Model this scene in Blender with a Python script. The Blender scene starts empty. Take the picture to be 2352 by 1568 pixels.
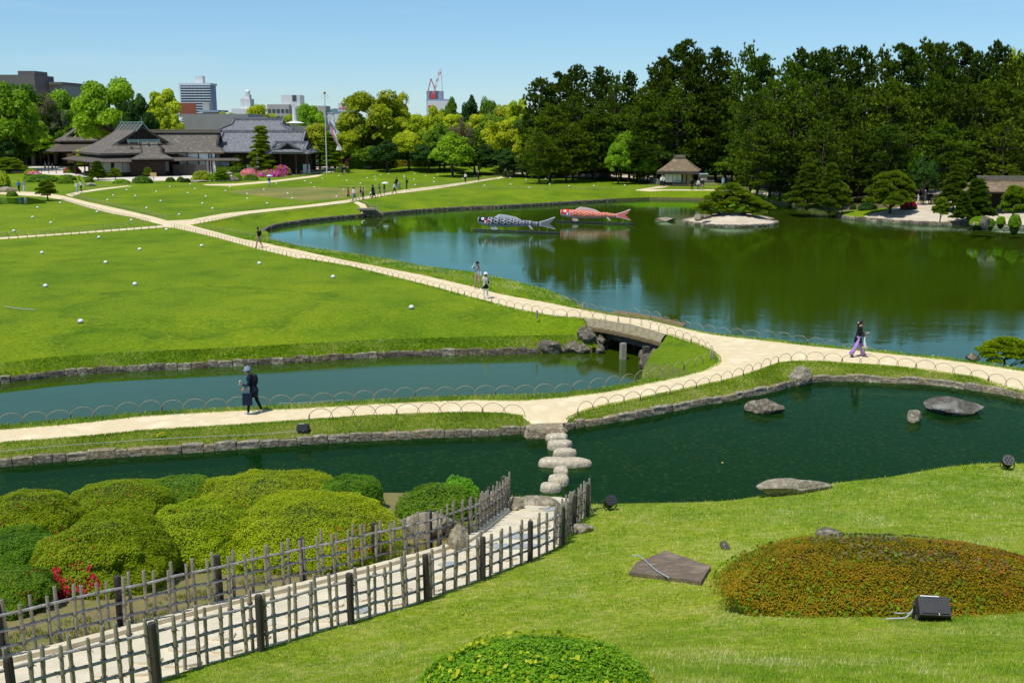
import bpy, math, random
import numpy as np
from mathutils import Vector, Matrix, noise as mnoise
from mathutils.geometry import delaunay_2d_cdt
rnd = random.Random(7)
rng = np.random.default_rng(7)
C = bpy.context.scene.collection
S = bpy.context.scene
# ------------------------------------------------------------------ camera, sky, sun, exposure
F_, CX, CY, HOR, HC = 2400.0, 1176.0, 784.0, 283.0, 10.0     # measured on a 2352 px wide copy of the view
TH = math.atan((CY - HOR) / F_); CT, ST = math.cos(TH), math.sin(TH)
cam = bpy.data.cameras.new('camera'); cam.sensor_width = 36; cam.lens = F_ / 2352 * 36
cam.clip_start = 0.3; cam.clip_end = 12000
camo = bpy.data.objects.new('camera', cam); C.objects.link(camo)
camo.location = (0, 0, HC); camo.rotation_euler = (math.pi / 2 - TH, 0, 0); S.camera = camo
SUN_EL, SUN_AZ = math.radians(66), math.radians(222)          # azimuth clockwise from +Y
world = bpy.data.worlds.new('World'); S.world = world; world.use_nodes = True
wn = world.node_tree; bgn = wn.nodes['Background']
sky = wn.nodes.new('ShaderNodeTexSky'); sky.sky_type = 'NISHITA'; sky.sun_disc = False
sky.sun_elevation = SUN_EL; sky.sun_rotation = SUN_AZ
sky.air_density = 1.0; sky.dust_density = 0.0; sky.ozone_density = 2.5; sky.altitude = 50
tcw = wn.nodes.new('ShaderNodeTexCoord'); sxw = wn.nodes.new('ShaderNodeSeparateXYZ'); wn.links.new(tcw.outputs['Generated'], sxw.inputs[0])
rw = wn.nodes.new('ShaderNodeValToRGB'); ew = rw.color_ramp.elements; ew.new(.5); ew.new(.5)
for e_, (p_, c_) in zip(ew, ((0.0, (.50, .69, .96)), (.12, (.62, .81, .95)), (.25, (.70, .88, .96)), (.7, (.88, .95, 1)))): e_.position = p_; e_.color = (*c_, 1)
wn.links.new(sxw.outputs[2], rw.inputs[0])
mw = wn.nodes.new('ShaderNodeMix'); mw.data_type = 'RGBA'; mw.blend_type = 'MULTIPLY'; mw.inputs[0].default_value = 1
wn.links.new(sky.outputs[0], mw.inputs[6]); wn.links.new(rw.outputs[0], mw.inputs[7]); cm = wn.nodes.new('ShaderNodeMapping'); cm.inputs['Scale'].default_value = (3, 3, 26); cm.inputs['Rotation'].default_value = (.10, .12, 0); wn.links.new(tcw.outputs['Generated'], cm.inputs[0])
cn = wn.nodes.new('ShaderNodeTexNoise'); cn.inputs['Scale'].default_value = 1.3; cn.inputs['Detail'].default_value = 6; cn.inputs['Roughness'].default_value = .6; wn.links.new(cm.outputs[0], cn.inputs[0])
cr_ = wn.nodes.new('ShaderNodeValToRGB'); cr_.color_ramp.elements[0].position = .52; cr_.color_ramp.elements[1].position = .85; cr_.color_ramp.elements[1].color = (.16, .16, .16, 1); wn.links.new(cn.outputs[0], cr_.inputs[0])
mc = wn.nodes.new('ShaderNodeMix'); mc.data_type = 'RGBA'; wn.links.new(cr_.outputs[0], mc.inputs[0]); wn.links.new(mw.outputs[2], mc.inputs[6]); mc.inputs[7].default_value = (6.5, 7.4, 8.0, 1)
wn.links.new(mc.outputs[2], bgn.inputs[0]); bgn.inputs[1].default_value = 0.13
sl = bpy.data.lights.new('sun', 'SUN'); sl.energy = 4.3; sl.angle = math.radians(0.53); sl.color = (1, 0.955, 0.87)
so = bpy.data.objects.new('sun', sl); C.objects.link(so)
sd = Vector((math.sin(SUN_AZ) * math.cos(SUN_EL), math.cos(SUN_AZ) * math.cos(SUN_EL), math.sin(SUN_EL)))
so.rotation_euler = sd.to_track_quat('Z', 'Y').to_euler(); so.location = (0, -20, 60)
S.view_settings.view_transform = 'Standard'; S.view_settings.look = 'None'
S.view_settings.exposure = 0.0; S.view_settings.gamma = 1; S.view_settings.use_curve_mapping = False
S.render.engine = 'CYCLES'
S.cycles.max_bounces = 8; S.cycles.transparent_max_bounces = 12; S.cycles.caustics_reflective = False; S.cycles.caustics_refractive = False

# ------------------------------------------------------------------ measuring: sight line -> ground point
def G(x, y, z=0.0):
    v = y - CY; zc = (HC - z) / (ST + v / F_ * CT)
    return Vector(((x - CX) / F_ * zc, zc * CT - v / F_ * zc * ST, z))
def GS(L, z=0.0): return [G(a, b, z) for a, b in L]
def ppm(p):                                    # measured pixels per metre at a world point
    zc = p[1] * CT + (HC - p[2]) * ST
    return F_ / zc
def PX(p):                                     # world -> measured pixel (for checks of extent)
    zc = p[1] * CT + (HC - p[2]) * ST; dn = -p[1] * ST + (HC - p[2]) * CT
    return CX + F_ * p[0] / zc, CY + F_ * dn / zc
def HZ(p, y):                                  # height above ground plane reached at pixel row y over point p
    Y = p[1]; v = (y - CY) / F_                # solve dn/zc = v
    h = Y * (ST + v * CT) / (CT - v * ST)
    return HC - h
# ------------------------------------------------------------------ object helpers
def tag(o, label=None, cat=None, group=None, kind=None):
    if label: o['label'] = label
    if cat: o['category'] = cat
    if group: o['group'] = group
    if kind: o['kind'] = kind
    return o
def thing(name, label, cat, loc=(0, 0, 0), group=None, rz=0.0):
    o = bpy.data.objects.new(name, None); C.objects.link(o); o.location = loc; o.rotation_euler = (0, 0, rz)
    o.empty_display_size = 0.2
    return tag(o, label, cat, group)
def link(name, me, parent=None, loc=None, rot=None, scale=None):
    o = bpy.data.objects.new(name, me); C.objects.link(o)
    if parent: o.parent = parent
    if loc is not None: o.location = loc
    if rot is not None: o.rotation_euler = rot
    if scale is not None: o.scale = scale
    return o
def copy_tree(o, parent=None):
    c = o.copy(); C.objects.link(c)
    if parent: c.parent = parent
    for ch in KIDS.get(o.name, []): pass
    return c
def dup(root, loc, rz=0, scale=None, label=None, group=None):
    r = root.copy(); C.objects.link(r); r.location = loc; r.rotation_euler = (0, 0, rz)
    if scale is not None: r.scale = scale if hasattr(scale, '__len__') else (scale,) * 3
    if label: r['label'] = label
    if group: r['group'] = group
    for ch in list(root.children):
        c = ch.copy(); C.objects.link(c); c.parent = r
        for g in list(ch.children):
            d = g.copy(); C.objects.link(d); d.parent = c
    return r
def fastmesh(name, V, F, mats=(), midx=None, cols=None, smooth=False):
    """V (n,3) array, F (m,k) array of equal-size faces; cols (m,3) gives a tint per face."""
    V = np.asarray(V, np.float32); F = np.asarray(F, np.int32)
    me = bpy.data.meshes.new(name); k = F.shape[1]; m = len(F)
    me.vertices.add(len(V)); me.vertices.foreach_set('co', V.ravel())
    me.loops.add(m * k); me.loops.foreach_set('vertex_index', F.ravel())
    me.polygons.add(m); me.polygons.foreach_set('loop_start', np.arange(0, m * k, k, dtype=np.int32))
    for mt in mats: me.materials.append(mt)
    if midx is not None: me.polygons.foreach_set('material_index', np.asarray(midx, np.int32))
    if smooth: me.polygons.foreach_set('use_smooth', np.ones(m, bool))
    me.update(calc_edges=True)
    if cols is not None:
        a = me.attributes.new('tint', 'FLOAT_COLOR', 'CORNER')
        c4 = np.ones((m, 4), np.float32); c4[:, :3] = cols
        a.data.foreach_set('color', np.repeat(c4, k, axis=0).ravel())
    me.validate()
    return me
class MB:
    def __init__(s): s.v = []; s.f = []; s.m = []; s.c = []; s.mi = 0; s.col = None
    def add(s, vs, fs, mi=None):
        b = len(s.v); s.v += [tuple(p) for p in vs]
        for f in fs: s.f.append([b + i for i in f]); s.m.append(s.mi if mi is None else mi); s.c.append(s.col)
        return s
    def box(s, c, d, rz=0, tilt=0, mi=None, taper=1.0):
        x, y, z = d[0] / 2, d[1] / 2, d[2] / 2
        M = Matrix.Translation(c) @ Matrix.Rotation(rz, 4, 'Z') @ Matrix.Rotation(tilt, 4, 'X')
        vs = [M @ Vector((i * x * (taper if k > 0 else 1), j * y * (taper if k > 0 else 1), k * z)) for k in (-1, 1) for i, j in ((-1, -1), (1, -1), (1, 1), (-1, 1))]
        return s.add(vs, [(3, 2, 1, 0), (4, 5, 6, 7), (0, 1, 5, 4), (1, 2, 6, 5), (2, 3, 7, 6), (3, 0, 4, 7)], mi)
    def beam(s, a, b, w, h, mi=None):
        a = Vector(a); b = Vector(b); d = (b - a).normalized()
        u = d.cross(Vector((0, 0, 1))); u = u.normalized() if u.length > 1e-4 else Vector((1, 0, 0)); t = u.cross(d)
        vs = [p + u * i * w / 2 + t * j * h / 2 for p in (a, b) for i, j in ((-1, -1), (1, -1), (1, 1), (-1, 1))]
        return s.add(vs, [(3, 2, 1, 0), (4, 5, 6, 7), (0, 1, 5, 4), (1, 2, 6, 5), (2, 3, 7, 6), (3, 0, 4, 7)], mi)
    def tube(s, pts, rad, n=8, cap=True, mi=None, flat=None):
        pts = [Vector(p) for p in pts]; r = rad if hasattr(rad, '__len__') else [rad] * len(pts)
        b = len(s.v); up = Vector((0, 0, 1)); last = None
        for i, p in enumerate(pts):
            d = (pts[min(i + 1, len(pts) - 1)] - pts[max(i - 1, 0)])
            d = d.normalized() if d.length > 1e-9 else Vector((0, 0, 1))
            u = last - d * last.dot(d) if last else d.cross(up if abs(d.z) < .95 else Vector((1, 0, 0)))
            if u.length < 1e-6: u = d.orthogonal()
            u.normalize(); last = u; w = d.cross(u)
            fl = flat or 1.0
            for k in range(n):
                a = 2 * math.pi * k / n; s.v.append(tuple(p + (u * math.cos(a) + w * math.sin(a) * fl) * r[i]))
        for i in range(len(pts) - 1):
            for k in range(n):
                k2 = (k + 1) % n; s.f.append([b + i * n + k, b + i * n + k2, b + (i + 1) * n + k2, b + (i + 1) * n + k]); s.m.append(s.mi if mi is None else mi); s.c.append(s.col)
        if cap:
            for f in ([b + k for k in range(n)][::-1], [b + (len(pts) - 1) * n + k for k in range(n)]):
                s.f.append(f); s.m.append(s.mi if mi is None else mi); s.c.append(s.col)
        return s
    def lathe(s, prof, c=(0, 0, 0), n=12, mi=None, M=None):
        b = len(s.v); c = Vector(c)
        for r, z in prof:
            for k in range(n):
                a = 2 * math.pi * k / n; p = Vector((r * math.cos(a), r * math.sin(a), z))
                s.v.append(tuple((M @ p if M else p) + c))
        for i in range(len(prof) - 1):
            for k in range(n):
                k2 = (k + 1) % n; s.f.append([b + i * n + k, b + i * n + k2, b + (i + 1) * n + k2, b + (i + 1) * n + k]); s.m.append(s.mi if mi is None else mi); s.c.append(s.col)
        for f in ([b + k for k in range(n)][::-1], [b + (len(prof) - 1) * n + k for k in range(n)]):
            s.f.append(f); s.m.append(s.mi if mi is None else mi); s.c.append(s.col)
        return s
    def ball(s, c, r, n=10, m=6, mi=None, M=None):
        r3 = r if hasattr(r, '__len__') else (r, r, r)
        prof = [(math.sin(math.pi * (i + .001) / m * .999), -math.cos(math.pi * i / m)) for i in range(m + 1)]
        D = Matrix.Diagonal((r3[0], r3[1], r3[2])).to_4x4(); D = (M @ D) if M else D
        return s.lathe([(max(a, .02), z) for a, z in prof], c, n, mi, D)
    def mesh(s, name, mats, smooth=False):
        me = bpy.data.meshes.new(name); me.from_pydata(s.v, [], s.f)
        for m in (mats if isinstance(mats, (list, tuple)) else [mats]): me.materials.append(m)
        me.polygons.foreach_set('material_index', s.m)
        if smooth: me.polygons.foreach_set('use_smooth', [True] * len(s.f))
        mm = mats if isinstance(mats, (list, tuple)) else [mats]
        if any(c is not None for c in s.c) or any('stone' in m.name for m in mm):
            a = me.attributes.new('tint', 'FLOAT_COLOR', 'CORNER'); i = 0
            for p, c in zip(me.polygons, s.c):
                c = c or (1, 1, 1)
                for li in p.loop_indices: a.data[li].color = (c[0], c[1], c[2], 1)
        me.update(); return me
    def build(s, name, mats, parent=None, smooth=False, rel=True):
        me = s.mesh(name, mats, smooth)
        if parent is not None and rel:
            me.transform(Matrix.Translation(-Vector(parent.location)))
        return link(name, me, parent)

# ------------------------------------------------------------------ materials (all procedural)
def newmat(name):
    m = bpy.data.materials.new(name); m.use_nodes = True; nt = m.node_tree
    return m, nt, nt.nodes['Principled BSDF']
def ramp(nt, fac, stops):
    r = nt.nodes.new('ShaderNodeValToRGB'); el = r.color_ramp.elements
    while len(el) < len(stops): el.new(0.5)
    for e, (p, c) in zip(el, stops): e.position = p; e.color = (*c, 1)
    nt.links.new(fac, r.inputs[0]); return r.outputs[0]
def noise(nt, scale, detail=4, rough=.55, vec=None, stretch=None):
    t = nt.nodes.new('ShaderNodeTexNoise'); t.inputs['Scale'].default_value = scale
    t.inputs['Detail'].default_value = detail; t.inputs['Roughness'].default_value = rough
    if stretch or vec is None:
        g = nt.nodes.new('ShaderNodeNewGeometry') if vec is None else None
        src = g.outputs['Position'] if vec is None else vec
        mp = nt.nodes.new('ShaderNodeMapping'); mp.inputs['Scale'].default_value = stretch or (1, 1, 1)
        nt.links.new(src, mp.inputs[0]); nt.links.new(mp.outputs[0], t.inputs[0])
    else: nt.links.new(vec, t.inputs[0])
    return t.outputs[0]
def mixc(nt, fac, a, b, mode='MIX'):
    n = nt.nodes.new('ShaderNodeMix'); n.data_type = 'RGBA'; n.blend_type = mode
    for sock, v in ((n.inputs[0], fac), (n.inputs[6], a), (n.inputs[7], b)):
        if hasattr(v, 'is_output'): nt.links.new(v, sock)
        elif isinstance(v, (int, float)): sock.default_value = v
        else: sock.default_value = (*v, 1)
    return n.outputs[2]
def bump(nt, bsdf, h, strength=.5, dist=.02):
    b = nt.nodes.new('ShaderNodeBump'); b.inputs['Strength'].default_value = strength; b.inputs['Distance'].default_value = dist
    nt.links.new(h, b.inputs['Height']); nt.links.new(b.outputs[0], bsdf.inputs['Normal']); return b
def M2(name, c1, c2=None, scale=3, rough=.8, bs=.3, bd=.01, bscale=None, metal=0, spec=.3, obj=False, stretch=None, c3=None, attr=False):
    m, nt, b = newmat(name); b.inputs['Roughness'].default_value = rough; b.inputs['Metallic'].default_value = metal
    b.inputs['Specular IOR Level'].default_value = spec
    vec = None
    if obj: vec = nt.nodes.new('ShaderNodeTexCoord').outputs['Object']
    c2 = c2 or tuple(x * .7 for x in c1)
    f = noise(nt, scale, 5, .6, vec, stretch)
    st = [(.35, c1), (.65, c2)] if c3 is None else [(.3, c1), (.5, c2), (.72, c3)]
    col = ramp(nt, f, st)
    if attr:
        a = nt.nodes.new('ShaderNodeAttribute'); a.attribute_name = 'tint'; col = mixc(nt, 1.0, col, a.outputs['Color'], 'MULTIPLY')
    nt.links.new(col, b.inputs['Base Color'])
    if bs: bump(nt, b, noise(nt, bscale or scale * 4, 6, .65, vec, stretch), bs, bd)
    return m
def leafmat(name, trans=.35, rough=.45, gain=1.0):
    m, nt, b = newmat(name)
    a = nt.nodes.new('ShaderNodeAttribute'); a.attribute_name = 'tint'
    oi = nt.nodes.new('ShaderNodeObjectInfo')
    hs = nt.nodes.new('ShaderNodeHueSaturation')
    mr = nt.nodes.new('ShaderNodeMapRange'); mr.inputs[3].default_value = .8 * gain; mr.inputs[4].default_value = 1.2 * gain
    nt.links.new(oi.outputs['Random'], mr.inputs[0]); nt.links.new(mr.outputs[0], hs.inputs['Value'])
    mr2 = nt.nodes.new('ShaderNodeMapRange'); mr2.inputs[3].default_value = .488; mr2.inputs[4].default_value = .508
    wn_ = nt.nodes.new('ShaderNodeTexWhiteNoise'); wn_.noise_dimensions = '1D'; nt.links.new(oi.outputs['Random'], wn_.inputs['W'])
    nt.links.new(wn_.outputs[0], mr2.inputs[0]); nt.links.new(mr2.outputs[0], hs.inputs['Hue'])
    nt.links.new(a.outputs['Color'], hs.inputs['Color'])
    b.inputs['Roughness'].default_value = rough; b.inputs['Specular IOR Level'].default_value = .09
    nt.links.new(hs.outputs[0], b.inputs['Base Color'])
    t = nt.nodes.new('ShaderNodeBsdfTranslucent'); tc = mixc(nt, .5, hs.outputs[0], (.30, .42, .02), 'MIX')
    tc2 = mixc(nt, 1.0, hs.outputs[0], (1.5, 1.7, .6), 'MULTIPLY'); nt.links.new(tc2, t.inputs[0])
    mx = nt.nodes.new('ShaderNodeMixShader'); mx.inputs[0].default_value = trans
    nt.links.new(b.outputs[0], mx.inputs[1]); nt.links.new(t.outputs[0], mx.inputs[2])
    nt.links.new(mx.outputs[0], nt.nodes['Material Output'].inputs[0]); return m
def lawnmat(name, base, straw, dark, strawpos=.62, fine=45, scale=.35, ring=None):
    m, nt, b = newmat(name); b.inputs['Roughness'].default_value = .9; b.inputs['Specular IOR Level'].default_value = .1
    big = noise(nt, scale, 4, .6); mid = noise(nt, 3.2, 5, .65); fi = noise(nt, fine, 3, .7, stretch=(1, 1, .4))
    c = ramp(nt, big, [(.3, dark), (.5, base), (.75, tuple(x * y for x, y in zip(base, (1.25, 1.08, 1.1))))])
    sm = nt.nodes.new('ShaderNodeMath'); sm.operation = 'MULTIPLY_ADD'; nt.links.new(mid, sm.inputs[0]); sm.inputs[1].default_value = .55
    mm = nt.nodes.new('ShaderNodeMath'); mm.operation = 'MULTIPLY'; nt.links.new(fi, mm.inputs[0]); mm.inputs[1].default_value = .45; nt.links.new(mm.outputs[0], sm.inputs[2])
    k = ramp(nt, sm.outputs[0], [(strawpos - .1, (0, 0, 0)), (strawpos + .12, (1, 1, 1))])
    c = mixc(nt, k, c, straw)
    g = ramp(nt, fi, [(.3, (.45, .5, .4)), (.55, (1, 1, 1)), (.75, (1.35, 1.3, 1.1))])
    c = mixc(nt, 1.0, c, g, 'MULTIPLY'); g2 = ramp(nt, noise(nt, 6.5, 5, .75), [(.32, (.58, .66, .54)), (.5, (1, 1, 1)), (.68, (1.4, 1.3, 1.15))]); c = mixc(nt, 1.0, c, g2, 'MULTIPLY'); c = mixc(nt, 1.0, c, ramp(nt, noise(nt, .12, 4, .6, stretch=(1, .5, 1)), [(.35, (.72, .82, .8)), (.65, (1.2, 1.1, 1.1))]), 'MULTIPLY')
    if ring:                                             # darker fairy-ring of lush grass
        gm = nt.nodes.new('ShaderNodeNewGeometry'); ms = None
        for cx_, cy_, r_, wd in ring:
            sv = nt.nodes.new('ShaderNodeVectorMath'); sv.operation = 'DISTANCE'; nt.links.new(gm.outputs['Position'], sv.inputs[0]); sv.inputs[1].default_value = (cx_, cy_, 0)
            ad = nt.nodes.new('ShaderNodeMath'); ad.operation = 'MULTIPLY_ADD'; nt.links.new(noise(nt, .35, 3, .6), ad.inputs[0]); ad.inputs[1].default_value = 7.0; nt.links.new(sv.outputs['Value'], ad.inputs[2])
            k_ = ramp(nt, nt_scale(nt, ad.outputs[0], r_ + 3.5, wd), [(.0, (1, 1, 1)), (.36, (1, 1, 1)), (.5, (.68, .78, .75)), (.64, (1, 1, 1))])
            c = mixc(nt, 1.0, c, k_, 'MULTIPLY')
    nt.links.new(c, b.inputs['Base Color']); bump(nt, b, fi, .7, .04); return m
def nt_scale(nt, s, r, wd):
    m = nt.nodes.new('ShaderNodeMapRange'); nt.links.new(s, m.inputs[0]); m.inputs[1].default_value = r - wd; m.inputs[2].default_value = r + wd; return m.outputs[0]
MT = {}
MT['lawn'] = lawnmat('lawn_grass', (.155, .255, .005), (.31, .33, .022), (.095, .185, .005), .60, ring=[(*G(450, 700)[:2], 6.8, 2.0)])
MT['lawn_bank'] = lawnmat('bank_grass', (.145, .205, .018), (.27, .25, .09), (.095, .15, .014), .55)
MT['lawn_hill'] = lawnmat('hill_grass', (.24, .34, .02), (.50, .47, .14), (.17, .29, .015), .58, 60, .5)
MT['dry_lawn'] = lawnmat('dry_lawn_grass', (.26, .25, .07), (.36, .31, .13), (.17, .20, .05), .6)
MT['path'] = M2('sand_path', (.78, .665, .42), (.66, .54, .33), .9, .95, .35, .012, 45, spec=.1, c3=(.82, .71, .47))
MT['gravel'] = M2('pale_gravel', (.72, .66, .55), (.60, .54, .43), 1.5, .95, .3, .02, 30, spec=.1)
MT['sand'] = M2('sand_bank', (.62, .54, .42), (.50, .42, .30), .5, .95, .3, .02, 20, spec=.1)
MT['earth'] = M2('forest_floor', (.16, .12, .07), (.08, .09, .03), .6, .95, .4, .03, 10, spec=.1, c3=(.30, .22, .10))
MT['soil'] = M2('bank_soil', (.17, .14, .07), (.24, .20, .08), 2, .95, .5, .03, 14, spec=.1, c3=(.12, .17, .03))
MT['concrete'] = M2('concrete', (.74, .66, .48), (.60, .53, .38), 2.5, .9, .4, .01, 50, spec=.2)
MT['stone'] = M2('grey_stone', (.30, .26, .185), (.11, .095, .07), 4.5, .9, 1, .10, 7, spec=.15, c3=(.44, .39, .29), attr=True)
MT['pale_stone'] = M2('pale_stone', (.46, .41, .30), (.22, .19, .13), 5, .9, 1, .08, 8, spec=.15, c3=(.58, .53, .42), attr=True)
MT['dark_stone'] = M2('mossy_dark_stone', (.05, .042, .022), (.12, .11, .09), 2.0, .9, 1, .06, 9, spec=.15, c3=(.34, .33, .30), attr=True)
MT['slab'] = M2('brown_slab', (.24, .18, .125), (.15, .115, .08), 2.2, .9, .5, .02, 30, spec=.15, c3=(.33, .26, .18))
MT['bamboo'] = M2('weathered_bamboo', (.44, .39, .30), (.27, .24, .18), 6, .7, .3, .006, 40, spec=.3, obj=True, stretch=(1, 1, .25), c3=(.43, .41, .36))
MT['rail'] = M2('weathered_bamboo_rail', (.42, .41, .40), (.28, .27, .26), 5, .65, .3, .006, 40, spec=.35, c3=(.52, .51, .50))
MT['node'] = M2('bamboo_joint', (.40, .36, .29), (.25, .22, .17), 20, .7, .2)
MT['cord'] = M2('dark_palm_cord', (.05, .045, .04), (.12, .11, .10), 60, .9, .3)
MT['post'] = M2('dark_timber_post', (.035, .030, .026), (.075, .066, .058), 12, .8, .6, .01, 40, obj=True, stretch=(1, 1, .1))
MT['hoop'] = M2('split_bamboo_hoop', (.42, .35, .23), (.26, .21, .14), 9, .55, 0, spec=.5)
MT['timber'] = M2('old_timber', (.10, .085, .07), (.05, .043, .035), 6, .8, .5, .01, 30, obj=True)
MT['grey_timber'] = M2('bleached_timber', (.40, .36, .29), (.24, .21, .17), 6, .8, .5, .01, 30, obj=True, stretch=(1, 1, .15))
MT['log'] = M2('log_end', (.27, .20, .10), (.16, .115, .06), 14, .85, .4)
MT['black'] = M2('black_painted_metal', (.018, .019, .021), (.030, .031, .034), 5, .45, .1, spec=.5)
MT['white_dome'] = M2('white_plastic', (.86, .86, .84), (.82, .82, .80), 3, .4, 0, spec=.4)
MT['cable'] = M2('grey_cable', (.45, .46, .47), (.36, .37, .38), 5, .5, 0)
MT['leaf'] = leafmat('foliage'); MT['needle'] = leafmat('pine_needles', .22, .55)
MT['blade'] = leafmat('grass_blades', .3, .6)
MT['bark'] = M2('pine_bark', (.12, .085, .06), (.06, .045, .035), 3, .9, .8, .03, 12, stretch=(1, 1, .4), c3=(.2, .16, .12))
MT['pale_bark'] = M2('pale_branch', (.30, .26, .21), (.18, .15, .12), 4, .9, .5, .02, 14)

def watermat(name, body, ripple, rscale, clear=False, tint=(.5, .7, .5)):
    m = bpy.data.materials.new(name); m.use_nodes = True; nt = m.node_tree; nt.nodes.remove(nt.nodes['Principled BSDF'])
    out = nt.nodes['Material Output']
    b = nt.nodes.new('ShaderNodeBump'); b.inputs['Strength'].default_value = 1.0; b.inputs['Distance'].default_value = ripple
    n1 = noise(nt, rscale, 3, .5, stretch=(1, 1.9, 1)); n2 = noise(nt, rscale * .12, 3, .5, stretch=(1, 1.6, 1))
    ad = nt.nodes.new('ShaderNodeMath'); ad.operation = 'MULTIPLY'
    patch = ramp(nt, noise(nt, .045, 3, .55, stretch=(.6, 1.6, 1)), [(.38, (.10, .10, .10)), (.62, (1, 1, 1))])
    nt.links.new(n1, ad.inputs[0]); nt.links.new(patch, ad.inputs[1])
    a2 = nt.nodes.new('ShaderNodeMath'); a2.operation = 'MULTIPLY_ADD'; nt.links.new(n2, a2.inputs[0]); a2.inputs[1].default_value = 1.2; nt.links.new(ad.outputs[0], a2.inputs[2])
    nt.links.new(a2.outputs[0], b.inputs['Height'])
    gl = nt.nodes.new('ShaderNodeBsdfGlossy'); gl.inputs['Roughness'].default_value = .03; gl.inputs[0].default_value = (.60, .88, .50, 1) if clear else (.68, 1, .90, 1); nt.links.new(b.outputs[0], gl.inputs['Normal'])
    fr = nt.nodes.new('ShaderNodeFresnel'); fr.inputs[0].default_value = 1.10 if clear else 1.48; nt.links.new(b.outputs[0], fr.inputs['Normal'])
    if clear:
        bd = nt.nodes.new('ShaderNodeBsdfTransparent'); bd.inputs[0].default_value = (*tint, 1)
        df = nt.nodes.new('ShaderNodeBsdfDiffuse'); df.inputs[0].default_value = (*body, 1)
        mb = nt.nodes.new('ShaderNodeMixShader'); mb.inputs[0].default_value = .45
        nt.links.new(bd.outputs[0], mb.inputs[1]); nt.links.new(df.outputs[0], mb.inputs[2]); bo = mb.outputs[0]
    else:
        df = nt.nodes.new('ShaderNodeBsdfDiffuse')
        nt.links.new(ramp(nt, noise(nt, .06, 3, .5), [(.3, body), (.7, tuple(x * .8 for x in body))]), df.inputs[0]); bo = df.outputs[0]
    mx = nt.nodes.new('ShaderNodeMixShader'); nt.links.new(fr.outputs[0], mx.inputs[0]); nt.links.new(bo, mx.inputs[1]); nt.links.new(gl.outputs[0], mx.inputs[2])
    nt.links.new(mx.outputs[0], out.inputs[0]); return m
MT['pond'] = watermat('green_pond_water', (.040, .070, .002), .0045, 4.5)
MT['stream'] = watermat('clear_stream_water', (.006, .040, .007), .003, 6, True, (.62, .85, .50))
# ------------------------------------------------------------------ geometry utils
def resample(P, step, closed=False):
    P = [Vector(p) for p in P]
    if closed: P = P + [P[0]]
    out = [P[0]]; acc = 0.0
    L = [0]
    for a, b in zip(P, P[1:]): L.append(L[-1] + (b - a).length)
    n = max(1, int(round(L[-1] / step))); j = 0
    for i in range(1, n + (0 if closed else 1)):
        t = L[-1] * i / n
        while j < len(L) - 2 and L[j + 1] < t: j += 1
        out.append(P[j].lerp(P[j + 1], (t - L[j]) / max(1e-9, L[j + 1] - L[j])))
    return out
def smooth_line(P, it=2):
    P = [Vector(p) for p in P]
    for _ in range(it):
        Q = [P[0]]
        for a, b in zip(P, P[1:]): Q += [a.lerp(b, .25), a.lerp(b, .75)]
        Q.append(P[-1]); P = Q
    return P
def inpoly(X, Y, poly):
    poly = np.array([(p[0], p[1]) for p in poly]); inside = np.zeros(len(X), bool)
    x0, y0 = poly[-1]
    for x1, y1 in poly:
        c = ((y1 > Y) != (y0 > Y)) & (X < (x0 - x1) * (Y - y1) / (y0 - y1 + 1e-12) + x1)
        inside ^= c; x0, y0 = x1, y1
    return inside
def distline(X, Y, P):
    P = np.array([(p[0], p[1]) for p in P]); d = np.full(len(X), 1e9)
    for (ax, ay), (bx, by) in zip(P, P[1:]):
        vx, vy = bx - ax, by - ay; t = np.clip(((X - ax) * vx + (Y - ay) * vy) / (vx * vx + vy * vy + 1e-12), 0, 1)
        d = np.minimum(d, np.hypot(X - ax - t * vx, Y - ay - t * vy))
    return d
def ev(a, b, t): return a + (b - a) * t
# ================================================================== ground, paths, water
WP, WS = -1.3, -0.40                                  # pond/canal and stream levels
def CV(ox, oy, s, L): return [((ox + a / s) / 1.7415, (oy + b / s) / 1.7415) for a, b in L]
# --- shore lines
canal_n = [(-420, 930), (-200, 905)] + [(0, 880.2), (115, 866), (231, 856), (330, 851), (494, 843), (689, 831.5), (900, 819), (1091, 814.3), (1239, 811), (1371, 809.3), (1378, 804.3)]
canal_n = GS(canal_n, WP)
front_crest = [(-420, 1015), (-200, 993), (0, 974.8), (165, 960), (330, 945), (494, 937), (610, 931.4), (689, 927), (900, 914), (1091, 906.6), (1190, 905), (1289, 901.6), (1387, 888.5), (1453, 877), (1496, 866)]
def offs(P, d):                                      # shift a polyline sideways (left of travel positive)
    P = [Vector(p) for p in P]; out = []
    for i, p in enumerate(P):
        t = (P[min(i + 1, len(P) - 1)] - P[max(i - 1, 0)]); t.z = 0; t.normalize()
        out.append(p + Vector((-t.y, t.x, 0)) * d)
    return out
canal_s = offs(GS(front_crest, 0), .55)
abR = G(1503, 852, WP); abL = G(1378.5, 804.3, WP)
pond_crest = [(604, 541), (620, 549), (689, 566), (780, 578), (870, 591), (976, 610.6), (1089, 624.7), (1181, 644), (1258, 664.4), (1309, 685), (1335, 699), (1373, 711), (1412, 719), (1480, 729), (1550, 741), (1602, 757), (1640, 764), (1700, 771), (1785, 778), (1895, 790), (1993, 800), (2114, 812), (2223, 824), (2352, 843), (2600, 880), (2900, 930)]
pond_s = offs(GS(pond_crest, 0), .6)
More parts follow.
